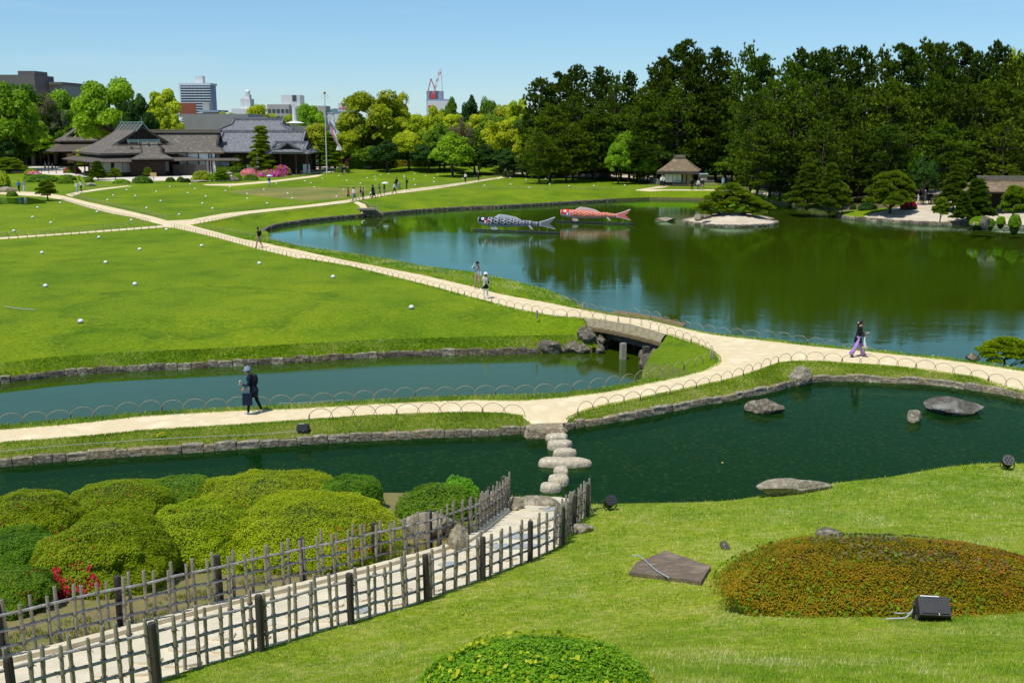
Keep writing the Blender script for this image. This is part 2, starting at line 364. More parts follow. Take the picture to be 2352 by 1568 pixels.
pond_n = [(604, 541), (603, 536), (612, 529), (640, 521), (702, 511), (780, 502.5), (818, 499.3), (882, 494.2), (976, 486), (1053, 481), (1156, 477.3), (1309, 468.3), (1412, 462), (1493, 458.5), (1631, 460.7), (1756, 465), (1822, 470.6), (1881, 475), (1929, 479.3), (1950, 481.5), (1957, 486), (1935, 491), (1922, 496), (1928, 499.5), (1947, 503.5), (2012, 508.5), (2089, 514.5), (2166, 517), (2218, 516.5), (2242, 520), (2297, 522.5), (2352, 525), (2600, 540), (3000, 560)]
pond_n = GS(pond_n, WP)
# bridge gap: end of pond_s crossing is opened between passage walls
pass_dir = Vector((.40, 1, 0)).normalized()
mid = (abL + abR) / 2
# find where the passage meets the pond shore
def hit(p, d, P):
    best = None
    for i, (a, b) in enumerate(zip(P, P[1:])):
        den = d.x * (b - a).y - d.y * (b - a).x
        if abs(den) < 1e-9: continue
        t = ((a - p).x * (b - a).y - (a - p).y * (b - a).x) / den; s_ = ((a - p).x * d.y - (a - p).y * d.x) / den
        if 0 <= s_ <= 1 and t > 0 and (best is None or t < best[0]): best = (t, i, p + d * t)
    return best
hL = hit(abL, pass_dir, pond_s); hR = hit(abR, pass_dir, pond_s)
PL, PR = hL[2], hR[2]
pond_sW = pond_s[:hL[1] + 1] + [PL]; pond_sE = [PR] + pond_s[hR[1] + 1:]
canal_poly = canal_n + [abL, PL] + list(reversed(pond_sW)) + pond_n + list(reversed(pond_sE)) + [PR, abR] + list(reversed(canal_s))
canal_poly = [Vector((p.x, p.y, 0)) for p in canal_poly]
stream_n = [(-420, 1110), (-200, 1090), (0, 1069.4), (136, 1057.5), (273, 1047.2), (443, 1037), (600, 1025), (800, 1012), (1000, 1002.5), (1091, 1000.5), (1206, 993.9), (1223, 994), (1289, 985.7), (1387, 970.8), (1486, 954.3), (1585, 933), (1684, 916.4), (1780, 897), (1811, 886.6), (1870, 875), (1957, 873.5), (2045, 878.5), (2162, 883.7), (2249, 897), (2308, 905.6), (2352, 915.8), (2500, 950), (2700, 1010)]
stream_n = GS(stream_n, WS)
near_edge = [(-500, 1290, .5), (-200, 1200, .5), (0, 1165, .45), (150, 1155, .4), (400, 1142, .3), (700, 1135, .2), (860, 1131, .2), (925, 1131, .2), (1050, 1138, .2), (1120, 1143, .15), (1190, 1140, -.05), (1290, 1140, -.05), (1330, 1156, .3), (1378, 1156.6, .6), (1502, 1154.5, .65), (1585, 1153.6, .7), (1668, 1151.6, .75), (1738, 1139, .8), (1937, 1106, .9), (2040, 1095.7, .95), (2165, 1073, 1.0), (2268, 1063.4, 1.05), (2352, 1064.7, 1.05), (2500, 1075, 1.05), (2750, 1110, 1.0)]
near_crest = [G(a, b, c) for a, b, c in near_edge]
near_crest = resample(near_crest, .5)
near_shore = offs(near_crest, .45)
for p in near_shore: p.z = WS - .5
stream_poly = stream_n + list(reversed(near_shore))
# sand island in the pond
isl_px = [(1571, 510.5), (1590, 505), (1620, 500), (1660, 497), (1700, 496), (1740, 499), (1765, 504), (1783, 513), (1776, 518), (1745, 520.5), (1700, 522), (1650, 521), (1610, 518), (1585, 514.5)]
island_poly = GS(isl_px, WP)
# --- path outlines
PATHS = []
north_top = [(384.5, 507), (430, 515), (451.5, 520.8), (511, 536.6), (560, 549.7), (626, 561.3), (689, 574), (780, 594), (976, 632), (1089, 658), (1156, 676), (1271, 696.5), (1373, 718), (1412, 724.6), (1493, 735.3), (1537, 746.3), (1584, 757), (1639, 768), (1712, 776.6), (1785, 785), (1895, 797.4), (1993, 806.5), (2114, 819.3), (2223, 832), (2352, 852), (2600, 893), (2900, 945)]
south_right = [(2900, 1040), (2600, 962), (2352, 892.5), (2308, 882), (2235, 864.7), (2162, 854.5), (2074, 844.3), (2027, 840), (1945, 835.5), (1890, 831), (1829, 830.6), (1794, 834), (1766, 844.3), (1724, 859), (1697, 866.8), (1665, 875), (1585, 891.7), (1529, 903.3), (1424, 924.7), (1355, 938), (1305, 956), (1290, 966), (1286, 985), (1222, 990), (1222, 973), (1218, 964.2), (1200, 956), (1157, 950.4), (1107, 949), (1091, 948), (1000, 950), (850, 955.5), (720, 964), (689, 966.6), (593, 973.2), (494, 979.8), (330, 989.7), (198, 1003), (99, 1011), (0, 1017.7), (-200, 1033), (-420, 1052)]
front_top = [(-420, 1024), (-200, 1003), (0, 986.4), (165, 973.2), (330, 955), (494, 945.2), (610, 940.2), (689, 937.9), (850, 928), (1000, 921), (1091, 918), (1190, 919.7), (1289, 913), (1404, 898), (1470, 883.5), (1552, 867), (1618, 850.5), (1648, 834), (1651, 822.5), (1631, 802.7), (1585, 784.6), (1550, 773.4), (1504, 759.3), (1450, 745), (1399, 737.5), (1330, 730), (1266, 726), (1189, 712), (1120, 694), (1053, 676), (976, 655.5), (800, 612), (689, 594.2), (590, 571), (494, 544.8), (389, 520.8), (346, 509.6)]
PATHS.append(north_top + south_right + front_top)
PATHS.append([(143.6, 449.4), (205, 464.7), (282, 481.4), (359, 499.4), (384.5, 507), (400, 522), (389, 521), (346, 509.6), (308, 499.4), (256, 490.4), (205, 477.6), (141, 458.4), (100, 452), (0, 446), (0, 439), (60, 440), (110, 444)])
PATHS.append([(384.5, 507), (436, 504.5), (513, 490.4), (574, 484), (702, 471.2), (795, 459.6), (856, 448), (933, 435.3), (1010, 426.3), (1148, 406.6), (1195, 399), (1235, 399), (1194, 404), (1148, 409.8), (1010, 432.7), (907, 445.6), (818, 461), (792, 466.6), (702, 476.3), (574, 490.4), (487, 507), (436, 516.8), (432, 522), (385, 522)])
PATHS.append([(-100, 551), (0, 545.3), (165, 534.5), (359, 519), (395, 515), (395, 523), (379, 522), (0, 549.5), (-100, 556)])
PATHS.append([(150, 447), (179.5, 440), (231, 432.5), (295, 426), (296, 428), (235, 436), (185, 443.5), (165, 452)])
PATHS.append([(465, 423.5), (538.7, 421.8), (624, 415), (726.7, 402.5), (744, 402), (727, 406.5), (624, 419), (573, 423.5), (532, 427), (475, 426)])
PATHS.append([(1461, 436), (1500, 430), (1530, 424.5), (1545, 424.5), (1525, 431), (1490, 435), (1661, 435.6), (1800, 441), (1900, 449), (1900, 452), (1780, 445), (1661, 438.3), (1460, 437.5)])
PATHS.append([(820, 462), (845, 472), (862, 478), (858, 481), (838, 477), (812, 466)])
PATHS = [GS(p, 0) for p in PATHS]
GRAVEL = [GS(p, 0) for p in ([(60, 398), (130, 402), (185, 404), (215, 415), (300, 417), (420, 414), (520, 406), (545, 402), (600, 404), (690, 402), (790, 396), (840, 384), (850, 372), (760, 360), (500, 340), (60, 340)],)]
SAND = [GS(p, 0) for p in ([(1295, 404), (1330, 399), (1400, 396), (1460, 394), (1520, 398), (1545, 405), (1530, 415), (1500, 417), (1440, 411), (1380, 409), (1320, 408)], [(1955, 486), (1990, 480), (2060, 474), (2100, 462), (2250, 460), (2500, 470), (3000, 500), (3000, 540), (2600, 533), (2352, 519), (2240, 511), (2190, 503), (2130, 505), (2060, 502), (1990, 498), (1950, 493)], [(1845, 462), (1885, 466), (1880, 473), (1850, 470)])]
DRY = [GS(p, 0) for p in ([(522, 441), (590, 432), (700, 430), (850, 433), (800, 452), (758, 458), (700, 460), (640, 455), (574, 448)],)]
FOREST = [GS(p, 0) for p in ([(1200, 397), (1235, 403), (1290, 402), (1330, 397), (1520, 391), (1560, 400), (1650, 425), (1690, 431), (1800, 441), (1840, 455), (1900, 462), (1960, 470), (2060, 473), (2090, 461), (2250, 459), (2500, 468), (3200, 500), (3200, 300), (1200, 300)], [(-200, 380), (60, 398), (100, 385), (300, 360), (300, 300), (-200, 300)])]
BANKS = [(canal_n, -1.04, 7.0, .55), (canal_s, -1.0, .6, .8), ([abL, PL], -.3, .8, .8), ([abR, PR], -.3, .8, .8), (pond_sW, -1.0, .7, .8), (pond_sE, -1.0, .7, .8),
         (pond_n, -.95, 9.0, .75), (stream_n, -.2, 1.1, .6)]
def land_z(X, Y):
    z = np.zeros(len(X))
    for P, zt, w, pw in BANKS:
        d = distline(X, Y, P); z = np.minimum(z, zt * (1 - np.clip(d / w, 0, 1) ** pw))
    k = np.ones(len(X))
    for P in PATHS:
        ins = inpoly(X, Y, P); d = distline(X, Y, list(P) + [P[0]]); k = np.minimum(k, np.where(ins, 0, np.clip(d / .9, 0, 1)))
    dm = np.minimum(np.minimum(distline(X, Y, canal_n), distline(X, Y, stream_n)), distline(X, Y, pond_n)); k = np.where(dm < 1.2, np.maximum(k, 1 - dm / 1.2), k); z = z * k
    ds = np.clip(distline(X, Y, pond_n) / 9, 0, 1) ** 1.5
    # low mounds beyond the lawns and under the pines
    for mx, my, h, rx, ry in ((1050, 392, 1.3, 26, 14), (1420, 400, 1.0, 9, 7)):
        p = G(mx, my); z += h * ds * np.exp(-(((X - p.x) / rx) ** 2 + ((Y - p.y) / ry) ** 2))
    return z
def build_ground():
    pts = []; edges = []
    def addline(P, closed=False, step=None):
        b = len(pts); Q = []
        for a, c in zip(P, list(P[1:]) + ([P[0]] if closed else [])):
            L = (Vector(a) - Vector(c)).length; zc = max(25, min(a[1], c[1])); n = max(1, int(L / (zc * .012 + .1)))
            for i in range(n): Q.append(Vector(a).lerp(Vector(c), i / n))
        if not closed: Q.append(Vector(P[-1]))
        pts.extend([(p.x, p.y) for p in Q]); n = len(Q)
        edges.extend([(b + i, b + i + 1) for i in range(n - 1)])
        if closed: edges.append((b + n - 1, b))
    addline(canal_poly, True); addline(stream_n)
    for P in PATHS + GRAVEL + SAND + DRY: addline(P, True)
    for P, zt, w, pw in BANKS:
        if P is pond_n or P is canal_n: addline(offs(P, w * .07)); addline(offs(P, w * .25)); addline(offs(P, w * .55))
        elif P is stream_n: addline(offs(P, .25)); addline(offs(P, .6))
    # outer limits and filler grid laid out finer near the viewer
    g = []
    for yy in list(np.arange(300, 330, 6)) + list(np.arange(330, 560, 8)) + list(np.arange(560, 1130, 13)):
        st = 22 if yy < 560 else 16
        for xx in np.arange(-400, 2800, st):
            p = G(xx + rnd.uniform(-5, 5), yy + rnd.uniform(-2, 2)); g.append((p.x, p.y))
    g += [(-9000, 1200), (9000, 1200), (-9000, 9000), (9000, 9000), (-900, 300), (900, 300), (-150, 20), (150, 20)]
    pts.extend(g)
    V2, E2, F2, *_ = delaunay_2d_cdt([Vector(p) for p in pts], edges, [], 0, 1e-4)
    V = np.array([(p.x, p.y) for p in V2]); F = np.array([f for f in F2 if len(f) == 3])
    c = V[F].mean(axis=1); X, Y = c[:, 0], c[:, 1]
    water = inpoly(X, Y, canal_poly)
    # keep only land north of the stream
    north = list(stream_n); big = [Vector((-9500, 60, 0)), Vector((-9500, 9500, 0)), Vector((9500, 9500, 0)), Vector((9500, 40, 0))]
    land = inpoly(X, Y, [big[0]] + [Vector((stream_n[0].x - 5, stream_n[0].y, 0))] + north + [big[3], big[2], big[1]])
    z = land_z(V[:, 0], V[:, 1])
    kind = np.zeros(len(F), int)
    dn = distline(X, Y, stream_n); dc = distline(X, Y, canal_s); dps = np.minimum(distline(X, Y, pond_sE), distline(X, Y, pond_sW))
    dab = np.minimum(distline(X, Y, [abL, PL]), distline(X, Y, [abR, PR]))
    kind[(dn < 3) | (dc < 2.2)] = 1
    for P in FOREST: kind[inpoly(X, Y, P)] = 5
    for P in SAND: kind[inpoly(X, Y, P)] = 4
    for P in GRAVEL: kind[inpoly(X, Y, P)] = 3
    for P in DRY: kind[inpoly(X, Y, P)] = 6
    kind[Y > 330] = 5
    for P in PATHS: kind[inpoly(X, Y, P)] = 2
    ok = land & ~water
    names = {0: ('lawn', 'lawn'), 1: ('bank_lawn', 'lawn_bank'), 2: ('path', 'path'), 3: ('gravel_court', 'gravel'), 4: ('sand_bank', 'sand'), 5: ('forest_floor', 'earth'), 6: ('dry_lawn', 'dry_lawn')}
    V3 = np.column_stack([V, z])
    for k, (nm, mt) in names.items():
        sel = F[ok & (kind == k)]
        if not len(sel): continue
        u, inv = np.unique(sel, return_inverse=True)
        me = fastmesh(nm, V3[u], inv.reshape(-1, 3), [MT[mt]], smooth=True)
        tag(link(nm, me), kind='structure')
    return V3
build_ground()
def zat(x, y): return float(land_z(np.array([x]), np.array([y]))[0])
def GL(x, y):                                         # point on the terrain seen at a pixel
    p = G(x, y)
    for _ in range(4): p = G(x, y, zat(p.x, p.y))
    return p
def sheet(name, poly, z, mat, kind='structure'):
    from mathutils.geometry import tessellate_polygon
    P = [Vector((p[0], p[1], z)) for p in poly]; T = tessellate_polygon([P])
    me = bpy.data.meshes.new(name); me.from_pydata([tuple(p) for p in P], [], [tuple(t) for t in T]); me.materials.append(mat); me.update()
    if me.polygons and sum(p.normal.z for p in me.polygons) < 0: me.flip_normals()
    return tag(link(name, me), kind=kind)
def rectpoly(x0, y0, x1, y1): return [(x0, y0), (x1, y0), (x1, y1), (x0, y1)]
# skirts: earth faces below every shore edge down to the bed
def skirt(name, P, ztop, zbot, mat):
    b = MB()
    Q = resample(P, .8)
    for a, c in zip(Q, Q[1:]):
        b.add([(a.x, a.y, ztop + .02), (c.x, c.y, ztop + .02), (c.x, c.y, zbot), (a.x, a.y, zbot)], [(0, 1, 2, 3)])
    return tag(b.build(name, mat), kind='structure')
skirt('canal_bank', canal_n, -1.04, -2.6, MT['soil']); skirt('canal_bank', canal_s, -1.0, -2.6, MT['soil'])
skirt('pond_bank', pond_n, -.95, -2.6, MT['soil']); skirt('pond_bank', pond_sW, -1.0, -2.6, MT['soil']); skirt('pond_bank', pond_sE, -1.0, -2.6, MT['soil'])
skirt('stream_bank', stream_n, -.2, -1.5, MT['soil'])
skirt('passage_wall', [abL, PL], -.42, -2.6, MT['soil']); skirt('passage_wall', [abR, PR], -.42, -2.6, MT['soil'])
sheet('pond_water', [(q.x, q.y) for q in canal_poly], WP, MT['pond'])
sheet('stream_water', [(q.x, q.y) for q in stream_poly], WS, MT['stream'])
# stream bed with pebbles
m, nt, b = newmat('stream_bed'); b.inputs['Roughness'].default_value = .9
vo = nt.nodes.new('ShaderNodeTexVoronoi'); vo.inputs['Scale'].default_value = 5.5; gg = nt.nodes.new('ShaderNodeNewGeometry'); nt.links.new(gg.outputs['Position'], vo.inputs[0])
vd = ramp(nt, vo.outputs['Distance'], [(.15, (1, 1, 1)), (.5, (.15, .15, .15))])
bc = ramp(nt, noise(nt, 1.1, 5, .65), [(.3, (.008, .03, .012)), (.55, (.02, .075, .025)), (.8, (.10, .10, .03))])
pc = mixc(nt, ramp(nt, vo.outputs['Color'], [(.55, (0, 0, 0)), (.8, (.55, .55, .55))]), bc, (.26, .17, .07))
pc = mixc(nt, 1.0, pc, vd, 'MULTIPLY'); nt.links.new(pc, b.inputs['Base Color']); bump(nt, b, vo.outputs['Distance'], 1, .05)
MT['bed'] = m
sheet('stream_bed', [(q.x, q.y) for q in stream_poly], -.95, MT['bed'])
sheet('pond_bed', rectpoly(-150, 30, 150, 200), -2.6, MT['earth'])

# ================================================================== rocks
def rockmesh(name, seed, mat, sub=2, rough=.28, flat=1.0, boxy=0.0, tint=(1, 1, 1)):
    import bmesh
    bm = bmesh.new()
    if boxy: bmesh.ops.create_cube(bm, size=2.0); bmesh.ops.subdivide_edges(bm, edges=bm.edges[:], cuts=sub, use_grid_fill=True)
    else: bmesh.ops.create_icosphere(bm, subdivisions=sub + 1, radius=1.0)
    o = Vector((seed * 3.7, seed * 1.3, seed * 9.1)); r_ = random.Random(seed)
    planes = [(Vector((r_.uniform(-1, 1), r_.uniform(-1, 1), r_.uniform(-.6, 1))).normalized(), r_.uniform(.62, .86)) for _ in range(9)]
    for v in bm.verts:
        p = v.co.copy()
        if boxy: p = Vector((max(-1, min(1, p.x)) , p.y, p.z)); p = p.lerp(p.normalized() * 1.25, .36)
        else:
            for n_, d_ in planes:
                e = p.dot(n_) - d_
                if e > 0: p -= n_ * e * .92
        n1 = mnoise.noise(p * 1.1 + o); n2 = mnoise.noise(p * 3.1 + o)
        p = p * (1 + rough * (n1 * .9 + n2 * .35)); v.co = p
    me = bpy.data.meshes.new(name); bm.to_mesh(me); bm.free(); me.materials.append(mat)
    a = me.attributes.new('tint', 'FLOAT_COLOR', 'CORNER'); a.data.foreach_set('color', np.tile(np.array([*tint, 1], np.float32), (len(me.loops), 1)).ravel())
    me.polygons.foreach_set('use_smooth', [False] * len(me.polygons)); return me
STN = [rockmesh('wall_stone', i + 1, MT['pale_stone'], 2, .20, boxy=1, tint=t) for i, t in enumerate([(1, 1, 1), (.85, .85, .86), (1.05, .98, .88), (.92, .9, .86), (1, .95, .82), (.78, .78, .76)])]
STD = [rockmesh('wall_stone', i + 11, MT['stone'], 2, .22, boxy=1, tint=t) for i, t in enumerate([(1, 1, 1), (.8, .8, .8), (1.15, 1.1, .95), (.9, .88, .8)])]
BLD = [rockmesh('boulder', i + 21, MT['stone'], 3, .22) for i in range(5)]
BLP = [rockmesh('boulder', i + 31, MT['pale_stone'], 3, .16) for i in range(5)]
BLK = [rockmesh('boulder', i + 41, MT['dark_stone'], 3, .2) for i in range(2)]
def wallrow(name, label, P, ztop, h, meshes, lmin, lmax, thick=.32, sign=1, limit=300, out=.05, zjit=.03):
    root = thing(name, label, 'stone edging', (P[0].x, P[0].y, ztop))
    L = [0]
    for a, b in zip(P, P[1:]): L.append(L[-1] + (Vector((b.x - a.x, b.y - a.y))).length)
    def at(t):
        for j in range(len(L) - 1):
            if L[j + 1] >= t: return P[j].lerp(P[j + 1], (t - L[j]) / max(1e-9, L[j + 1] - L[j]))
        return P[-1]
    t = 0.0; i = 0
    while t < L[-1] - .15 and i < limit:
        l = min(rnd.uniform(lmin, lmax), L[-1] - t)
        a, b = at(t), at(t + l); d = b - a; c = (a + b) / 2; nrm = Vector((d.y, -d.x, 0)).normalized() * sign
        px, py = PX((c.x, c.y, ztop))
        hh = h * rnd.uniform(.85, 1.12)
        c = c + nrm * (out - thick * .25)
        if -40 < px < 2400:
            o = link('wall_stone', rnd.choice(meshes), root, (c.x - root.location.x, c.y - root.location.y, -hh / 2 + rnd.uniform(-zjit, zjit) + .02), (rnd.uniform(-.05, .05), rnd.uniform(-.05, .05), math.atan2(d.y, d.x)), (l * .515, thick * rnd.uniform(.55, .7), hh * .54))
            i += 1
        t += l + rnd.uniform(.0, .03)
    return root
def clipx(P, x0, x1):
    return [p for p in P if x0 <= PX(p)[0] <= x1]
wallrow('canal_edging', 'grey stone edging along the grass bank on the far side of the teal canal', resample(clipx(canal_n, -200, 1245), .5), -1.04, .42, STN[:2] + STD[:3], .35, .9, thick=.24, zjit=.045)
wallrow('stream_edging', 'pale stone edging below the grass strip left of the stepping stones', resample(clipx(stream_n, -200, 1207), .5), -.19, .34, STN, .3, .8, sign=1, thick=.22, zjit=.035)
wallrow('stream_edging', 'pale stone edging curving below the grass strip right of the stepping stones', resample([G(1297, 984.5, WS)] + clipx(stream_n, 1300, 2520), .5), -.19, .34, STN, .3, .8, thick=.22, zjit=.035)
wallrow('pond_edging', 'dark stone edging along the far lawn shore of the big pond', resample(clipx(pond_n, 600, 1425), .8), -.95, .5, STD, .4, .95, thick=.5)
wallrow('pond_edging', 'low stone edging of the far shore before the thatched hut and pines', resample(clipx(pond_n[16:], 1430, 1960)[:8], .8), -.95, .5, STD, .5, 1.0, thick=.5)
wallrow('pond_edging', 'pale stone edging round the tip of the white sand spit', resample(clipx(pond_n[21:], 1920, 2500), .8), -.97, .5, STN[:4] + STD[:2], .5, 1.0, thick=.5)
def boulder(px, py, w, h, label, meshes, z=None, depth=None, rz=0, k=0, sink=.2, name='rock', cat='rock', tilt=0):
    z0 = z if z is not None else 0
    p = G(px, py, z0) if z is not None else GL(px, py)
    s = ppm(p); W = w / s; H = h / s; D = depth or W * .6
    o = link(name, meshes[k % len(meshes)], None, (p.x, p.y + D * .45, p.z + H * (.5 - sink)), (tilt, 0, rz), (W / 2, D / 2, H * (.5 + sink)))
    return tag(o, label, cat)
# stones in and around the stream (pixel = bottom centre of the stone)
boulder(1839, 886, 60, 42, 'big square rock with orange lichen set in the stone edging', BLP, WS, .75, .1, 0, .12)
boulder(1760, 951, 84, 32, 'flat-topped grey rock in the stream nearest the orange lichen rock', BLD, WS, .9, -.1, 1)
boulder(2104, 970, 38, 31, 'small round pale rock standing in the stream', BLP, WS, .5, .3, 2)
boulder(2208, 955, 146, 30, 'large flat dark mossy rock in the stream at right', BLK, WS, 1.5, -.25, 0, .2)
boulder(1262, 813, 62, 34, 'leaning slab of rock with orange lichen on the canal bank', BLD, WP, .5, -.35, 3, .1, tilt=.2)
boulder(1293, 811, 22, 18, 'small round rock between the leaning slab and the bridge rocks', BLD, WP, .5, .4, 2, .1)
boulder(1315, 811, 42, 26, 'low grey rock at the waterline left of the bridge', BLD, WP, .8, .2, 0, .1)
boulder(1350, 807, 34, 24, 'lower stacked rock of the left bridge abutment', BLD, WP, .9, .5, 4, .1)
boulder(1369, 806, 26, 32, 'rock at the corner of the left bridge abutment touching the water', BLD, WP, .9, -.4, 1, .1)
boulder(1349, 784, 46, 32, 'tall rock topping the left bridge abutment', BLD, -.75, .9, .2, 2, .15)
boulder(1492, 846, 30, 30, 'dark rock at the water corner of the right bridge abutment', BLK, WP, .9, .9, 0, .15)
boulder(1499, 858, 26, 40, 'dark wedge rock of the right bridge abutment', BLK, WP, .9, .2, 1, .15)
boulder(1504, 826, 18, 26, 'brown rock topping the right bridge abutment', BLD, -.8, .6, .7, 3, .15)
p_ = G(1252, 981, -.1); tag(link('landing_stone', STN[2], None, (p_.x, p_.y - .05, -.27), (0, 0, .06), (.66, .32, .24)), 'broad landing stone where the sand path meets the stepping stones', 'rock')
boulder(1491, 866, 30, 44, 'mottled upright rock closing the right side of the bridge opening', BLD, WP, .5, .1, 2, .1)
boulder(1480, 848, 26, 34, 'grey rock at the waterline inside the right bridge abutment', BLD, WP, .4, .5, 3, .1)
boulder(1477, 828, 18, 28, 'narrow dark rock behind the right waterline rock of the bridge', BLD, WP, .4, -.3, 1, .1)
boulder(1338, 813, 34, 24, 'broad grey rock between the low rock and the left abutment', BLD, WP, .5, -.2, 1, .1)
boulder(1379, 813, 22, 22, 'small square rock under the left end of the bridge beam', BLD, WP, .4, .2, 0, .1)
boulder(1530, 509, 52, 9, 'long flat rock rising from the pond left of the pine island', BLP, WP, 1.5, 0, 1)
# stepping stones
for i, (cx, cy, w, h, lab) in enumerate([(545, 945, 140, 50, 'first stepping stone next to the sand path landing'), (575, 995, 145, 45, 'second stepping stone from the sand path'), (592, 1053, 175, 52, 'wide third stepping stone from the sand path'), (628, 1103, 155, 42, 'fourth stepping stone, just before the longest one'),
        (622, 1180, 350, 70, 'longest stepping stone, lying like a boat across the row'), (604, 1235, 108, 62, 'narrow round stepping stone in front of the longest one'), (587, 1305, 165, 70, 'thick rectangular stepping stone third from the near bank'), (530, 1352, 140, 48, 'pale stepping stone touching the near landing')]):
    x, y = (1900 + cx / 1.7425) / 1.7415, (1200 + cy / 1.7425) / 1.7415
    p = G(x, y, WS); s = ppm(p); W = w / 1.7425 / 1.7415 / s; Hh = .34
    D = .62 if w < 300 else .8
    o = link('stepping_stone', BLP[[0, 1, 4, 3, 4, 2, 0, 2][i]], None, (p.x, p.y + D * .5, WS + .04), (0, 0, rnd.uniform(-.15, .15)), (W * .49, D * .37, .22 if i in (2, 6) else .18))
    tag(o, lab, 'stepping stone', 'stepping stones across the stream')
def flatstone(seed, mat):
    r_ = random.Random(seed); n = 18; b = MB(); ph = [r_.uniform(0, 6.28) for _ in range(4)]; b.col = (1, 1, 1)
    def rr(k): a = 2 * math.pi * k / n; return (1 + .09 * math.sin(2 * a + ph[0]) + .06 * math.sin(3 * a + ph[1]) + .05 * math.sin(5 * a + ph[2])) * (abs(math.cos(a)) ** 4 + abs(math.sin(a)) ** 4) ** -.12
    rings = [(.95, -1), (1.02, -.3), (1.0, .35), (.93, .78), (.78, .95), (.4, 1.0)]
    for q, z in rings:
        for k in range(n): a = 2 * math.pi * k / n; s = rr(k) * q; b.v.append((s * math.cos(a), s * math.sin(a), z + r_.uniform(-.05, .05)))
    b.v.append((0, 0, 1.0))
    for i in range(len(rings) - 1):
        for k in range(n): b.f.append([i * n + k, i * n + (k + 1) % n, (i + 1) * n + (k + 1) % n, (i + 1) * n + k]); b.m.append(0); b.c.append(b.col)
    for k in range(n): b.f.append([(len(rings) - 1) * n + k, (len(rings) - 1) * n + (k + 1) % n, len(b.v) - 1]); b.m.append(0); b.c.append(b.col)
    return b.mesh('stepping_stone', MT[mat], True)
MT['step_stone'] = M2('pale_step_stone', (.70, .63, .46), (.44, .38, .27), 5, .9, 1, .06, 8, spec=.15, c3=(.78, .71, .55))
FLAT = [flatstone(s, 'step_stone') for s in range(8)]
for i_, o_ in enumerate([o for o in C.objects if o.name.startswith('stepping_stone')]): o_.data = FLAT[i_ % 8]
FLAT[4].transform(Matrix.Identity(4))
# pebbles on the stream bed
b_ = MB()
for i in range(900):
    q = G(rnd.uniform(0, 2350), rnd.uniform(900, 1160), -.9)
    if not inpoly(np.array([q.x]), np.array([q.y]), stream_poly)[0]: continue
    r = rnd.uniform(.03, .09); b_.col = rnd.choice([(.5, .36, .18), (.2, .22, .12), (.35, .3, .2), (.12, .16, .08)])
    b_.ball((q.x, q.y, -.93), (r, r * .8, r * .5), 6, 3)
tag(b_.build('pebbles', MT['stone']), 'small brown pebbles scattered on the bed of the clear stream', 'pebbles', kind='stuff')
# ================================================================== the near hill
def zw(Y): return .35 + .205 * (26.2 - Y)
def GW(px, py, dz=0.0):
    p = G(px, py, 1.5)
    for _ in range(25): p = G(px, py, .5 * p.z + .5 * (zw(p.y) + dz))
    return p
far_base = [GW(a, b) for a, b in [(-140, 1560), (-60, 1537), (49.4, 1507.6), (129.6, 1485.4), (199.5, 1466.7), (260.8, 1451), (320.5, 1437.7), (384, 1420.7), (439, 1405), (491, 1395), (542, 1379.7), (588, 1367.7), (635, 1355.8), (677, 1345.6), (722, 1336), (811, 1313), (845, 1303.6), (884, 1293.4), (920, 1285), (952.6, 1274.7), (985, 1266), (1017.5, 1256), (1063.6, 1235), (1089, 1228), (1106, 1214.6), (1123, 1201), (1140, 1187), (1154, 1177), (1166, 1160)]]
near_base = [GW(a, b) for a, b in [(-160, 1715), (0, 1668), (150, 1620), (344, 1568), (443, 1534.8), (649, 1474.5), (679, 1466), (720, 1452), (820, 1424), (872, 1410), (944, 1389), (1026, 1358), (1076, 1340), (1160, 1308), (1223, 1283), (1277, 1258), (1315, 1210), (1338, 1190), (1352, 1172)]]
ctrl = [(p.x, p.y, p.z) for p in near_crest[::3]]
ctrl += [(p.x, p.y, p.z) for p in far_base[::2]] + [(p.x, p.y, p.z) for p in near_base]
def GZ(px, py, z): p = G(px, py, z); return (p.x, p.y, p.z)
ctrl += [GZ(2133, 1430, 4.45), GZ(1176, 1560, 6.0), GZ(1550, 1330, 3.0), GZ(1700, 1480, 5.1), GZ(2340, 1480, 5.0), GZ(2340, 1250, 3.0), GZ(1900, 1200, 2.0), GZ(1450, 1240, 1.9), GZ(1000, 1450, 3.0), GZ(700, 1540, 3.3)]
ctrl += [(0, 0, 8.3), (0, -8, 8.3), (8, 0, 8.0), (-8, 3, 6.6), (14, 6, 5.8), (-14, 6, 4.9), (15, 22, 1.8), (-13, 14, 3.0), (-15, 20, 1.6), (-9, 19, 1.7), (-5, 21, 1.4), (18, -8, 7), (-18, -8, 6)]
ctrl = np.array(ctrl)
def _U(r2): return np.where(r2 > 1e-9, r2 * np.log(r2 + 1e-12), 0)
n_ = len(ctrl); K = _U(((ctrl[:, None, :2] - ctrl[None, :, :2]) ** 2).sum(-1)) + np.eye(n_) * .6
Pm = np.column_stack([np.ones(n_), ctrl[:, :2]])
A_ = np.block([[K, Pm], [Pm.T, np.zeros((3, 3))]]); sol = np.linalg.solve(A_, np.concatenate([ctrl[:, 2], np.zeros(3)]))
def nzv(X, Y):
    X = np.asarray(X, float); Y = np.asarray(Y, float); out = sol[n_] + sol[n_ + 1] * X + sol[n_ + 2] * Y
    for i in range(n_): out = out + sol[i] * _U((X - ctrl[i, 0]) ** 2 + (Y - ctrl[i, 1]) ** 2)
    return out
walk_poly = far_base + list(reversed(near_base))
wp2 = [(p.x, p.y) for p in walk_poly]
